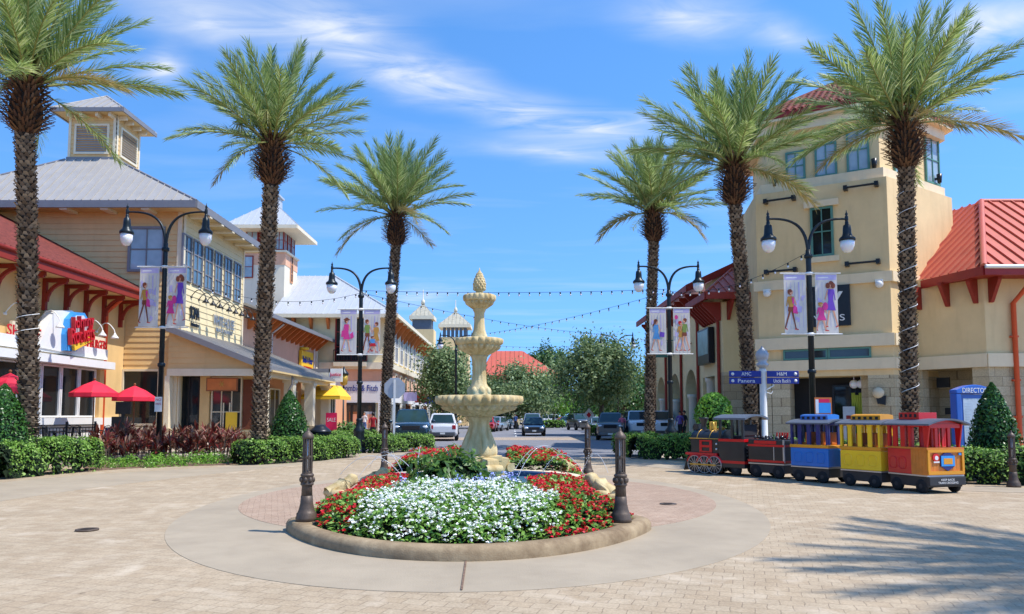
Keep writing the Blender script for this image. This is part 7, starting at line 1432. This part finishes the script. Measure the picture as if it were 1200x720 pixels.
Lbox(mb, L / 2 - .08, L / 2 + .03, -h + .02, h - .02, 1.34, 1.425); arch_fill(mb, L / 2 - .01, h - .01, 1.42, .1); arch_fill(mb, -L / 2 + .03, h - .01, 1.42, .1); Lbox(mb, xm - .04, L / 2 - .05, -h + .005, -h + .035, 1.36, 1.42); mb.build('window_frame', 'train_red', t, local=True)
mb = MB(); arch_roof(mb, -L / 2 - .07, L / 2 + .16, h + .07, 1.425, .11); mb.build('roof', 'navy_roof', t, local=True)
mb = MB(); Lbox(mb, -L * .4, L * .12, -h * .5, h * .5, 1.5, 1.66); 
for i in range(4): Lbox(mb, -L * .36 + i * .13, -L * .3 + i * .13, -h * .5 - .006, -h * .5 + .004, 1.56, 1.63, 1)
mb.build('cupola', ['train_red', 'dark_interior'], t, local=True, bevel=.012)
mb = MB(); x = L / 2 + .004
def endpoly(pts, d, m): mb.extr([V((x, a, b)) for a, b in pts], (d, 0, 0), m)
hexa = [(.2, .56), (.2, .76), (.08, .83), (-.08, .83), (-.2, .76), (-.2, .56), (0, .46)][::-1]
endpoly([(a * .9 + .04, c) for a, c in hexa], .02, 0); endpoly([(-.17 + .04, .56), (.17 + .04, .56), (.17 + .04, .77), (-.17 + .04, .77)], .028, 1); endpoly([(-.11 + .04, .6), (.11 + .04, .6), (.11 + .04, .72), (-.11 + .04, .72)], .032, 2)
mb.build('plaque', ['train_navy', 'sky_paint', 'train_gold'], pl, local=True)
mb = MB(); mb.extr([V((x, -.25 + .085 * cos(2 * pi * k / 16), .74 + .085 * sin(2 * pi * k / 16))) for k in range(16)], (.018, 0, 0)); mb.extr([V((x, -.24 + .045 * cos(2 * pi * k / 12), .73 + .045 * sin(2 * pi * k / 12))) for k in range(12)], (.022, 0, 0), 1); Lbox(mb, x, x + .02, -.31, -.17, .63, .66, 1); mb.build('round_badge', ['train_red', 'white_paint'], pl, local=True); mb = MB(); Lbox(mb, x, x + .02, .33, .39, .78, .83); mb.build('sticker', 'sky_paint', pl, local=True)
mb = MB(); Lbox(mb, L / 2 - .02, L / 2 + .05, -h + .01, h - .01, .17, .34); bp = mb.build('bumper', 'chassis_black', t, local=True, bevel=.01)
for s_, z, w in (('KEEP BACK', .285, .34), ('TRAIN CROSSING', .225, .5)):
    o = text(s_, 'lettering', 'white_paint', None, (L / 2 + .051, .0, z), (0, 1, 0), UP, .042, w, .003); o.parent = bp; OFF[o.name] = V((0, 0, 0))
# ---- tender
L, W = 1.08, .84; pos, u = tp(898, 560.5, W, (.58, -.81)); t = thing('train_tender', 'black tender with red bands between the engine and the blue carriage', 'train carriage', pos, 'carriages of the little train', math.atan2(u[1], u[0])); h = W / 2; chassis(t, L, W, .165)
mb = MB(); Lbox(mb, -L / 2, L / 2, -h, h, .376, .98); mb.build('body', 'train_black', t, local=True, bevel=.02)
mb = MB()
for z in (.4, .8): Lbox(mb, -L / 2 - .008, L / 2 + .008, -h - .008, h + .008, z, z + .055)
Lbox(mb, -L * .32, L * .3, -h - .009, -h + .01, .87, .95); mb.build('band', 'train_red', t, local=True)
mb = MB(); Lbox(mb, L / 2 - .3, L / 2 - .28, -h - .012, -h + .005, .46, .8); Lbox(mb, L / 2 - .03, L / 2 + .012, -h - .004, -h + .03, .4, .98); mb.build('grab_rail', 'steel', t, local=True)
mb = MB()
for k in range(40): mb.sphere((RD.uniform(-L * .42, L * .42), RD.uniform(-h * .8, h * .8), .98 + RD.uniform(0, .06)), RD.uniform(.03, .06), 6, 5)
for k in range(7): x = L * .1 + k * .05; mb.tube([(x, -.1 + .05 * (k % 3), .98), (x + .02, -.1 + .05 * (k % 3), 1.16)], .02, 6, 1)
mb.build('coal_load', ['train_black', 'train_red'], t, local=True)
# ---- engine
L, W = 2.0, .86; pos, u = tp(836, 556, W, (.62, -.785)); t = thing('train_engine', 'black and red toy steam engine pulling the little train', 'train engine', pos, None, math.atan2(u[1], u[0])); h = W / 2
mb = MB(); Lbox(mb, -L / 2 + .1, L / 2, -h + .08, h - .08, .2, .5); mb.build('frame', 'train_black', t, local=True)
mb = MB(); Lbox(mb, -L / 2 + .05, .12, -h, h, .5, .57); mb.build('running_board', 'train_red', t, local=True, bevel=.01)
for x in (-.62, -.29, .04):
    for y in (-h + .03, h - .03): w_ = wheel(t, x, y, .25, .07, True)
for y in (-h + .06, h - .06): wheel(t, .7, y, .16)
mb = MB(); mb.bar((-.75, -h - .03, .25), (.1, -h - .03, .25), .03, .04); mb.bar((-.75, h + .03, .25), (.1, h + .03, .25), .03, .04); mb.build('side_rod', 'gold_paint', t, local=True)
mb = MB(); ring = [(-.86, .28), (-.86, .3)]
mb.tube([(-.84, 0, .88), (.2, 0, .88)], .33, 24); Lbox(mb, -.8, .15, -h + .08, h - .08, .57, .95); bo = mb.build('boiler', 'train_black', t, local=True)
mb = MB(); mb.tube([(-.9, 0, .85), (-.84, 0, .85)], [.24, .31], 24); mb.tube([(-.93, 0, .85), (-.9, 0, .85)], .1, 14); mb.build('smokebox_door', 'train_black', t, local=True)
mb = MB()
for x in (-.62, -.2): mb.tube([(x, .335 * sin(2 * pi * k / 28), .88 + .335 * cos(2 * pi * k / 28)) for k in range(28)], .009, 6, closed=True)
mb.tube([(-.86, -h + .075, .96), (.15, -h + .075, .96)], .012, 6); mb.build('boiler_band', 'gold_paint', bo, local=True)
mb = MB(); y = -h + .078
for x0, x1, z0, z1 in ((-.5, -.42, .58, .92), (-.16, -.08, .58, .92), (-.42, -.16, .72, .78), (-.42, -.16, .88, .92), (-.42, -.16, .58, .62)): Lbox(mb, x0, x1, y - .02, y, z0, z1)
mb.build('side_lattice', 'train_red', bo, local=True)
mb = MB()
for z in (.68, .82): mb.sphere((.06, -h + .08, z), .03, 10, 8)
mb.build('gauge', 'lens_clear', bo, local=True)
mb = MB(); mb.lathe([(.1, 1.12), (.075, 1.18), (.07, 1.35), (.13, 1.5), (.14, 1.54), (.1, 1.54)], 20, (-.62, 0, 0)); mb.build('smokestack', 'train_black', t, local=True)
mb = MB(); Lbox(mb, -.92, -.76, -.09, .09, 1.14, 1.36); mb.tube([(-.95, 0, 1.25), (-.92, 0, 1.25)], .085, 14); hl = mb.build('headlight', 'train_black', t, local=True, bevel=.01); mb = MB(); mb.tube([(-.96, 0, 1.25), (-.951, 0, 1.25)], .07, 14); mb.build('lens', 'lens_clear', hl, local=True)
mb = MB(); mb.lathe([(.1, 1.2), (.095, 1.24), (.06, 1.32), (.05, 1.38), (.02, 1.42)], 16, (-.3, 0, 0)); Lbox(mb, -.32, -.28, -.14, -.11, 1.12, 1.4); Lbox(mb, -.32, -.28, .11, .14, 1.12, 1.4); Lbox(mb, -.32, -.28, -.14, .14, 1.4, 1.43); mb.build('bell', 'gold_paint', t, local=True)
mb = MB(); mb.lathe([(.13, 1.1), (.12, 1.2), (.07, 1.27), (.02, 1.29)], 16, (-.02, 0, 0)); mb.build('steam_dome', 'gold_paint', t, local=True)
mb = MB()
for k in range(9):
    y = -h * .9 + k * h * .225; mb.bar((-L / 2 + .12, y, .5), (-L / 2 - .14 + abs(y) * .3, y, .07), .03, .03)
mb.bar((-L / 2 - .02, -h * .9, .08), (-L / 2 - .14, 0, .08), .03, .04); mb.bar((-L / 2 - .02, h * .9, .08), (-L / 2 - .14, 0, .08), .03, .04); mb.build('cowcatcher', 'train_black', t, local=True)
mb = MB(); Lbox(mb, .2, L / 2, -h, h, .2, .95); cab = mb.build('cab', 'train_black', t, local=True, bevel=.015)
mb = MB()
for z in (.32, .9): Lbox(mb, .19, L / 2 + .01, -h - .01, h + .01, z, z + .07)
mb.build('cab_band', 'train_red', cab, local=True)
mb = MB()
for x in (.23, .62, L / 2 - .05):
    for s in (-1, 1): Lbox(mb, x - .035, x + .035, s * (h - .03) - .025, s * (h - .03) + .025, .97, 1.52)
Lbox(mb, .2, .24, -h, h, .97, 1.06); mb.build('cab_post', 'train_black', t, local=True)
mb = MB(); arch_roof(mb, .1, L / 2 + .12, h + .1, 1.53, .1, .05); mb.build('roof', 'navy_roof', t, local=True)
mb = MB()
for j in range(5):
    for k in range(7): y = -h + .13 + k * .1; z = .45 + j * .09; mb.box((L / 2 + .004, y, z), (.012, .025, .025))
mb.build('rivet_plate', 'steel', cab, local=True)
mb = MB(); Lbox(mb, .55, .9, -.3, .3, .95, 1.05); Lbox(mb, .86, .92, -.3, .3, 1.05, 1.35); mb.build('seat', 'cloth_black', t, local=True, bevel=.02)
# ================================================================ cars (local x forward)
def car(label, loc, rz, L=4.8, W=1.9, Ht=1.75, kind='suv', paint='car_white', detail=True):
    t = thing('parked_car' if 'driving' not in label else 'moving_car', label, 'car', loc, 'cars on the street', rz); h = W / 2; hl = L / 2; belt = Ht * (.64 if kind == 'suv' else .62); hood = Ht * (.66 if kind == 'suv' else .56)
    if kind == 'suv': S = [(-hl, .55, belt * .8, .78), (-hl + .06, .4, belt * .95, .9), (-hl + .35, .3, belt, 1), (-hl * .3, .28, belt, 1), (hl * .4, .28, belt, 1), (hl * .52, .28, hood + .02, .99), (hl * .85, .3, hood - .05, .96), (hl - .08, .36, hood - .12, .88), (hl, .48, hood - .3, .76)]
    else: S = [(-hl, .5, belt * .78, .72), (-hl + .1, .36, belt * .93, .88), (-hl + .5, .26, belt * .97, .98), (-hl * .3, .24, belt, 1), (hl * .3, .24, belt, 1), (hl * .45, .24, hood + .02, .99), (hl * .8, .26, hood - .1, .94), (hl - .1, .32, hood - .22, .84), (hl, .42, hood - .34, .7)]
    mb = MB(); rings = []
    for x, zl, zt, k in S:
        w = h * k; zm = zl + (zt - zl) * .55; rings.append([V((x, y, z)) for y, z in ((-w * .86, zl), (-w * .98, zl + .1), (-w, zm), (-w * .97, zt - .1), (-w * .86, zt), (0, zt + .025), (w * .86, zt), (w * .97, zt - .1), (w, zm), (w * .98, zl + .1), (w * .86, zl))])
    n = 11; vs = [p for r in rings for p in r]; fs = [(i * n + k, (i + 1) * n + k, (i + 1) * n + (k + 1) % n, i * n + (k + 1) % n) for i in range(len(S) - 1) for k in range(n)]; mb.add(vs, fs, 0, True); mb.add(rings[0], [tuple(range(n))[::-1]]); mb.add(rings[-1], [tuple(range(n))])
    if kind == 'suv': b0, b1, r0, r1 = -hl + .08, hl * .42, -hl + .34, hl * .06
    else: b0, b1, r0, r1 = -hl + .6, hl * .42, -hl * .42, hl * .06
    zb, zt, wb, wt = belt - .02, Ht, h * .9, h * .72
    B = [V((b0, -wb, zb)), V((b1, -wb, zb)), V((b1, wb, zb)), V((b0, wb, zb))]; Tt = [V((r0, -wt, zt - .04)), V((r1, -wt, zt - .04)), V((r1, wt, zt - .04)), V((r0, wt, zt - .04))]
    mb.add(B + Tt, [(0, 1, 5, 4), (1, 2, 6, 5), (2, 3, 7, 6), (3, 0, 4, 7)]); C_ = [V((r0 + .1, -wt * .8, zt)), V((r1 - .1, -wt * .8, zt)), V((r1 - .1, wt * .8, zt)), V((r0 + .1, wt * .8, zt))]; mb.add(Tt + C_, [(0, 1, 5, 4), (1, 2, 6, 5), (2, 3, 7, 6), (3, 0, 4, 7), (4, 5, 6, 7)])
    body = mb.build('body', paint, t, local=True, fix=True); bv = body.modifiers.new('b', 'BEVEL'); bv.width = .035; bv.segments = 2; bv.limit_method = 'ANGLE'; bv.angle_limit = rad(35)
    def pane(a, b, c, d, name, m=.08):
        c0 = (a + b + c + d) / 4; nn = (b - a).cross(d - a).normalized(); o_ = V((r0 / 2 + r1 / 2, 0, zb)); nn = nn if (c0 - o_).dot(nn) > 0 else -nn
        P = [p + (c0 - p) * m + nn * .012 for p in (a, b, c, d)]; mm = MB(); mm.extr(P, nn * .006); return mm.build(name, 'car_glass', t, local=True, fix=True)
    pane(B[1], B[2], Tt[2], Tt[1], 'windscreen', .1); pane(B[0], B[3], Tt[3], Tt[0], 'rear_window', .16)
    for i0, i1 in ((0, 1), (3, 2)):
        nseg = 3 if kind == 'suv' else 2
        for k in range(nseg):
            f0, f1 = k / nseg, (k + 1) / nseg; pane(B[i0].lerp(B[i1], f0), B[i0].lerp(B[i1], f1), Tt[i0].lerp(Tt[i1], f1), Tt[i0].lerp(Tt[i1], f0), 'side_window', .12)
    wr = .37 if kind == 'suv' else .32
    for x in (-hl * .6, hl * .62):
        for s in (-1, 1):
            mm = MB(); pr = [(wr * .55, -.11), (wr * .94, -.11), (wr, -.07), (wr, .07), (wr * .94, .11), (wr * .55, .11)]; mm.lathe(pr, 22); mm.v = [(x + a, s * (h - .1) + c, wr + b) for a, b, c in mm.v]; wh = mm.build('wheel', 'rubber', t, local=True, fix=True)
            mm = MB(); mm.tube([(x, s * (h - .1) + s * .03, wr), (x, s * (h - .1) + s * .1, wr)], [wr * .56, wr * .5], 16)
            for q in range(5): a = 2 * pi * q / 5; mm.bar((x, s * (h + .005), wr), (x + wr * .5 * cos(a), s * (h + .005), wr + wr * .5 * sin(a)), .05, .02, up=Yv)
            mm.build('rim', 'car_silver', wh, local=True)
            mm = MB(); mm.tube([(x + (wr + .035) * cos(pi * q / 12), s * (h * 1.0 - .01), wr + (wr + .035) * sin(pi * q / 12)) for q in range(13)], .035, 6); mm.build('wheel_arch', 'rubber', t, local=True)
    zf = hood - (.26 if kind == 'suv' else .2)
    for s in (-1, 1):
        mm = MB(); mm.sphere((hl - .1, s * h * .68, zf), .16, 10, 8, (.6, 1.05, .62)); mm.build('headlight', 'lens_clear', t, local=True)
        mm = MB(); Lbox(mm, -hl - .012, -hl + .16, s * h * .74 - .12, s * h * .74 + .12, belt * .66, belt * .9); mm.build('taillight', 'lens_red', t, local=True, bevel=.03)
        mm = MB(); mm.sphere((b1 - .2, s * (h + .1), belt + .06), .12, 8, 6, (.6, 1, .8)); mm.build('mirror', paint, t, local=True)
    mm = MB(); Lbox(mm, hl - .06, hl + .012, -h * .45, h * .45, zf - .14, zf + .08); mm.build('grille', 'rubber', t, local=True, bevel=.02)
    mm = MB(); Lbox(mm, hl - .1, hl + .05, -h * .82, h * .82, .3, .5); Lbox(mm, -hl - .05, -hl + .1, -h * .82, h * .82, .34, .56); mm.build('bumper', 'car_grey' if kind == 'suv' else paint, t, local=True, bevel=.05)
    mm = MB(); Lbox(mm, hl + .05, hl + .06, -.15, .15, .36, .47); Lbox(mm, -hl - .06, -hl - .05, -.15, .15, .42, .53); mm.build('number_plate', 'plate', t, local=True)
    if kind == 'suv':
        mm = MB()
        for s in (-1, 1): mm.tube([(r0 + .2, s * wt * .85, zt + .0), (r0 + .25, s * wt * .85, zt + .06), (r1 - .25, s * wt * .85, zt + .06), (r1 - .2, s * wt * .85, zt)], .022, 6)
        mm.build('roof_rack', 'rubber', t, local=True)
    return t
z_ = .006
car('dark teal sport utility car parked facing the fountain behind the left hedge', (-5.25, 40.6, z_), -pi / 2 + .1, 4.9, 2.0, 1.92, 'suv', 'car_teal')
car('white sport utility car parked behind the dark teal car, rear lights showing', (-4.45, 50.2, z_), pi / 2 + .06, 4.6, 1.9, 1.72, 'suv', 'car_white')
car('dark car parked beyond the white sport utility car beside the fountain stem', (-5.2, 57.5, z_), pi / 2, 4.7, 1.85, 1.5, 'sedan', 'car_black')
p = g(626, 511.5); car('black sedan driving towards the fountain with headlights showing', (p.x, p.y + 2.2, z_), -pi / 2, 4.6, 1.78, 1.46, 'sedan', 'car_black')
p = at(625, 505, 72); car('silver sport utility car driving behind the black sedan', (p.x - .1, 72, z_), -pi / 2, 4.7, 1.85, 1.78, 'suv', 'car_silver')
for x_, Y, rz, k, m, lab in ((582, 80, 1.35, 'sedan', 'car_silver', 'silver car parked nearest in the far left row behind the fountain stem'), (586, 88, 1.35, 'sedan', 'car_white', 'white car parked second in the far left row'), (592, 96, 1.3, 'suv', 'car_white', 'white sport utility car parked last in the far left row'), (571, 76, 1.5, 'sedan', 'car_red', 'red car mostly hidden by the fountain stem'),
     (651, 118, 0.1, 'suv', 'car_white', 'white sport utility car crossing far at the street end'), (666, 108, .3, 'sedan', 'car_blue', 'light blue car far at the street end, right of the low hedges'), (679, 84, -1.35, 'suv', 'car_grey', 'dark pickup-like car parked far right of the street'), (701, 72, -1.5, 'sedan', 'car_silver', 'pale car parked behind the low hedge right of the street'),
     (716, 51.5, -1.72, 'suv', 'car_grey', 'grey jeep parked facing the fountain right of the street'), (748, 52, -1.6, 'suv', 'car_white', 'white sport utility car parked left of the farthest right palm'), (775, 51.5, -1.6, 'suv', 'car_white', 'white sport utility car parked behind the farthest right palm, by the arcade')):
    p = at(x_, 500, Y); car(lab, (p.x, Y, z_ if -7.6 < p.x < 8.4 else .135), rz, 4.6, 1.85, 1.78 if k == 'suv' else 1.46, k, m)
# diamond sign on the far low hedge
p = at(690, 486, 62); t = thing('warning_sign', 'small pale diamond sign with red mark on a post by the parked cars', 'road sign', (p.x, p.y, .1)); z0 = zat(486.5, 62); mb = MB(); mb.box((p.x, p.y, z0 / 2), (.07, .05, z0)); mb.build('post', 'steel', t); mb = MB(); mb.extr([(p.x + dx * .45, p.y - .04, z0 + dz * .55) for dx, dz in ((-1, 0), (0, -1), (1, 0), (0, 1))], (0, -.02, 0)); mb.extr([(p.x + dx * .2, p.y - .061, z0 + dz * .25) for dx, dz in ((-1, 0), (0, -1), (1, 0), (0, 1))], (0, -.004, 0), 1); mb.build('plate', ['white_paint', 'red_paint'], t)
# ================================================================ daylight, sky, camera
SUN = V((.60, -.17, 1.0)).normalized(); EL = math.asin(SUN.z); AZ = math.atan2(SUN.x, SUN.y)
w = bpy.data.worlds.new('World'); sc.world = w; w.use_nodes = True; nt = w.node_tree; nt.nodes.clear(); L = nt.links
out = N(nt, 'ShaderNodeOutputWorld'); bg = N(nt, 'ShaderNodeBackground'); L.new(bg.outputs[0], out.inputs[0]); bg.inputs['Strength'].default_value = .15
sky = N(nt, 'ShaderNodeTexSky', sky_type='NISHITA'); sky.sun_disc = False; sky.sun_elevation = EL; sky.sun_rotation = AZ; sky.altitude = 0; sky.air_density = 1.0; sky.dust_density = .15; sky.ozone_density = 4.0
gv = N(nt, 'ShaderNodeTexCoord'); vm = N(nt, 'ShaderNodeVectorMath', operation='MULTIPLY_ADD'); L.new(gv.outputs['Generated'], vm.inputs[0]); vm.inputs[1].default_value = (1, 1, .85); vm.inputs[2].default_value = (0, 0, .2); vn = N(nt, 'ShaderNodeVectorMath', operation='NORMALIZE'); L.new(vm.outputs[0], vn.inputs[0]); L.new(vn.outputs[0], sky.inputs['Vector'])
hs = N(nt, 'ShaderNodeHueSaturation'); hs.inputs['Saturation'].default_value = 1.2; L.new(sky.outputs[0], hs.inputs['Color'])
tint = N(nt, 'ShaderNodeMixRGB', blend_type='MULTIPLY'); tint.inputs[0].default_value = 1; tint.inputs[2].default_value = (.93, .97, 1.0, 1); L.new(hs.outputs[0], tint.inputs[1])
tc = N(nt, 'ShaderNodeTexCoord'); sp = N(nt, 'ShaderNodeSeparateXYZ'); L.new(tc.outputs['Generated'], sp.inputs[0])
# cirrus on a flat layer high above: position = direction / height
mz = N(nt, 'ShaderNodeMath', operation='MAXIMUM'); L.new(sp.outputs[2], mz.inputs[0]); mz.inputs[1].default_value = .03
dx = N(nt, 'ShaderNodeMath', operation='DIVIDE'); L.new(sp.outputs[0], dx.inputs[0]); L.new(mz.outputs[0], dx.inputs[1])
dy = N(nt, 'ShaderNodeMath', operation='DIVIDE'); L.new(sp.outputs[1], dy.inputs[0]); L.new(mz.outputs[0], dy.inputs[1])
cb = N(nt, 'ShaderNodeCombineXYZ'); L.new(dx.outputs[0], cb.inputs[0]); L.new(dy.outputs[0], cb.inputs[1])
def cloudpos(px, py): d = ray(px, py); return (d.x / d.z, d.y / d.z)
acc = None
BL = [((150, 5), (330, 45), 30, .75), ((290, 15), (470, 70), 42, 1.0), ((430, 60), (560, 125), 36, 1.0), ((540, 115), (660, 150), 24, .75), ((600, 140), (800, 150), 20, .9), ((560, 172), (760, 182), 12, .55), ((160, 70), (215, 85), 22, .7), ((720, 5), (880, 40), 32, .75), ((1080, 20), (1230, 45), 38, .9), ((880, 20), (960, 60), 24, .5), ((440, 345), (540, 350), 14, .55), ((-200, -80), (500, -60), 60, .6), ((800, -120), (1500, -60), 60, .5)]
for a, b, wd, amp in BL:
    A_, B_ = cloudpos(*a), cloudpos(*b); m0 = ((a[0] + b[0]) / 2, (a[1] + b[1]) / 2); C0, C1 = cloudpos(m0[0], m0[1] - wd), cloudpos(m0[0], m0[1] + wd)
    cx, cy = (A_[0] + B_[0]) / 2, (A_[1] + B_[1]) / 2; e = (B_[0] - A_[0], B_[1] - A_[1]); ln = math.hypot(*e); th = math.atan2(e[1], e[0]); hw_ = abs((C1[0] - C0[0]) * -sin(th) + (C1[1] - C0[1]) * cos(th)) / 2
    mp = N(nt, 'ShaderNodeMapping', vector_type='TEXTURE'); mp.inputs['Location'].default_value = (cx, cy, 0); mp.inputs['Rotation'].default_value = (0, 0, th); mp.inputs['Scale'].default_value = (ln * .78, max(hw_ * 1.8, .03), 1)
    wn = N(nt, 'ShaderNodeTexNoise'); wn.inputs['Scale'].default_value = 2.3; wn.inputs['Detail'].default_value = 3; L.new(cb.outputs[0], wn.inputs['Vector'])
    ws = N(nt, 'ShaderNodeVectorMath', operation='MULTIPLY_ADD'); L.new(wn.outputs['Color'], ws.inputs[0]); k_ = min(.35, hw_ * 1.4); ws.inputs[1].default_value = (k_, k_, 0); ws.inputs[2].default_value = (-k_ / 2, -k_ / 2, 0)
    wa = N(nt, 'ShaderNodeVectorMath', operation='ADD'); L.new(cb.outputs[0], wa.inputs[0]); L.new(ws.outputs[0], wa.inputs[1]); L.new(wa.outputs[0], mp.inputs['Vector'])
    gr = N(nt, 'ShaderNodeTexGradient', gradient_type='QUADRATIC_SPHERE'); L.new(mp.outputs[0], gr.inputs['Vector'])
    ml = N(nt, 'ShaderNodeMath', operation='MULTIPLY'); L.new(gr.outputs['Fac'], ml.inputs[0]); ml.inputs[1].default_value = amp * 1.9
    if acc is None: acc = ml.outputs[0]
    else: ad = N(nt, 'ShaderNodeMath', operation='ADD'); L.new(acc, ad.inputs[0]); L.new(ml.outputs[0], ad.inputs[1]); acc = ad.outputs[0]
mp = N(nt, 'ShaderNodeMapping'); mp.inputs['Rotation'].default_value = (0, 0, -.55); mp.inputs['Scale'].default_value = (.9, 2.2, 1); L.new(cb.outputs[0], mp.inputs['Vector'])
n1 = N(nt, 'ShaderNodeTexNoise'); n1.inputs['Scale'].default_value = 2.4; n1.inputs['Detail'].default_value = 11; n1.inputs['Roughness'].default_value = .58; n1.inputs['Distortion'].default_value = 1.1; L.new(mp.outputs[0], n1.inputs['Vector'])
r1 = N(nt, 'ShaderNodeValToRGB'); r1.color_ramp.elements[0].position = .26; r1.color_ramp.elements[1].position = .8; L.new(n1.outputs['Fac'], r1.inputs['Fac'])
mm_ = N(nt, 'ShaderNodeMath', operation='MULTIPLY'); L.new(acc, mm_.inputs[0]); L.new(r1.outputs[0], mm_.inputs[1])
# thin veil everywhere
n2 = N(nt, 'ShaderNodeTexNoise'); n2.inputs['Scale'].default_value = .9; n2.inputs['Detail'].default_value = 8; n2.inputs['Distortion'].default_value = .5; L.new(mp.outputs[0], n2.inputs['Vector'])
r2 = N(nt, 'ShaderNodeValToRGB'); r2.color_ramp.elements[0].position = .5; r2.color_ramp.elements[1].position = .85; r2.color_ramp.elements[1].color = (.22, .22, .22, 1); L.new(n2.outputs['Fac'], r2.inputs['Fac'])
a2 = N(nt, 'ShaderNodeMath', operation='ADD'); L.new(mm_.outputs[0], a2.inputs[0]); L.new(r2.outputs[0], a2.inputs[1])
cl = N(nt, 'ShaderNodeMath', operation='MINIMUM'); L.new(a2.outputs[0], cl.inputs[0]); cl.inputs[1].default_value = .86
fade = N(nt, 'ShaderNodeMapRange'); fade.inputs['From Min'].default_value = .02; fade.inputs['From Max'].default_value = .12; L.new(sp.outputs[2], fade.inputs['Value'])
cf = N(nt, 'ShaderNodeMath', operation='MULTIPLY'); L.new(cl.outputs[0], cf.inputs[0]); L.new(fade.outputs[0], cf.inputs[1])
mx = N(nt, 'ShaderNodeMixRGB'); L.new(cf.outputs[0], mx.inputs[0]); L.new(tint.outputs[0], mx.inputs[1]); mx.inputs[2].default_value = (3.1, 3.3, 3.6, 1); L.new(mx.outputs[0], bg.inputs['Color'])
sl = bpy.data.lights.new('sun', 'SUN'); sl.energy = 2.9; sl.angle = rad(.5); sl.color = (1, .955, .89); so = bpy.data.objects.new('sun', sl); COL.objects.link(so); so.rotation_euler = SUN.to_track_quat('Z', 'Y').to_euler(); so.location = (20, -10, 40)
cam = bpy.data.cameras.new('camera'); cam.sensor_width = 36; cam.lens = 36 * F / 1200; cam.shift_y = (CY - 360) / 1200; cam.clip_end = 5000; cam.clip_start = .05
co = bpy.data.objects.new('camera', cam); COL.objects.link(co); co.location = (0, 0, EYE); co.rotation_euler = (pi / 2 + PH, 0, 0); sc.camera = co
sc.view_settings.view_transform = 'Standard'; sc.view_settings.look = 'None'; sc.view_settings.gamma = 1; sc.view_settings.exposure = .97; sc.view_settings.use_curve_mapping = False
sc.render.film_transparent = False
sc.cycles.use_denoising = True; sc.cycles.max_bounces = 6; sc.cycles.diffuse_bounces = 3; sc.cycles.glossy_bounces = 3; sc.cycles.transmission_bounces = 4; sc.cycles.transparent_max_bounces = 4
sc.cycles.caustics_reflective = False; sc.cycles.caustics_refractive = False; sc.cycles.sample_clamp_indirect = 6
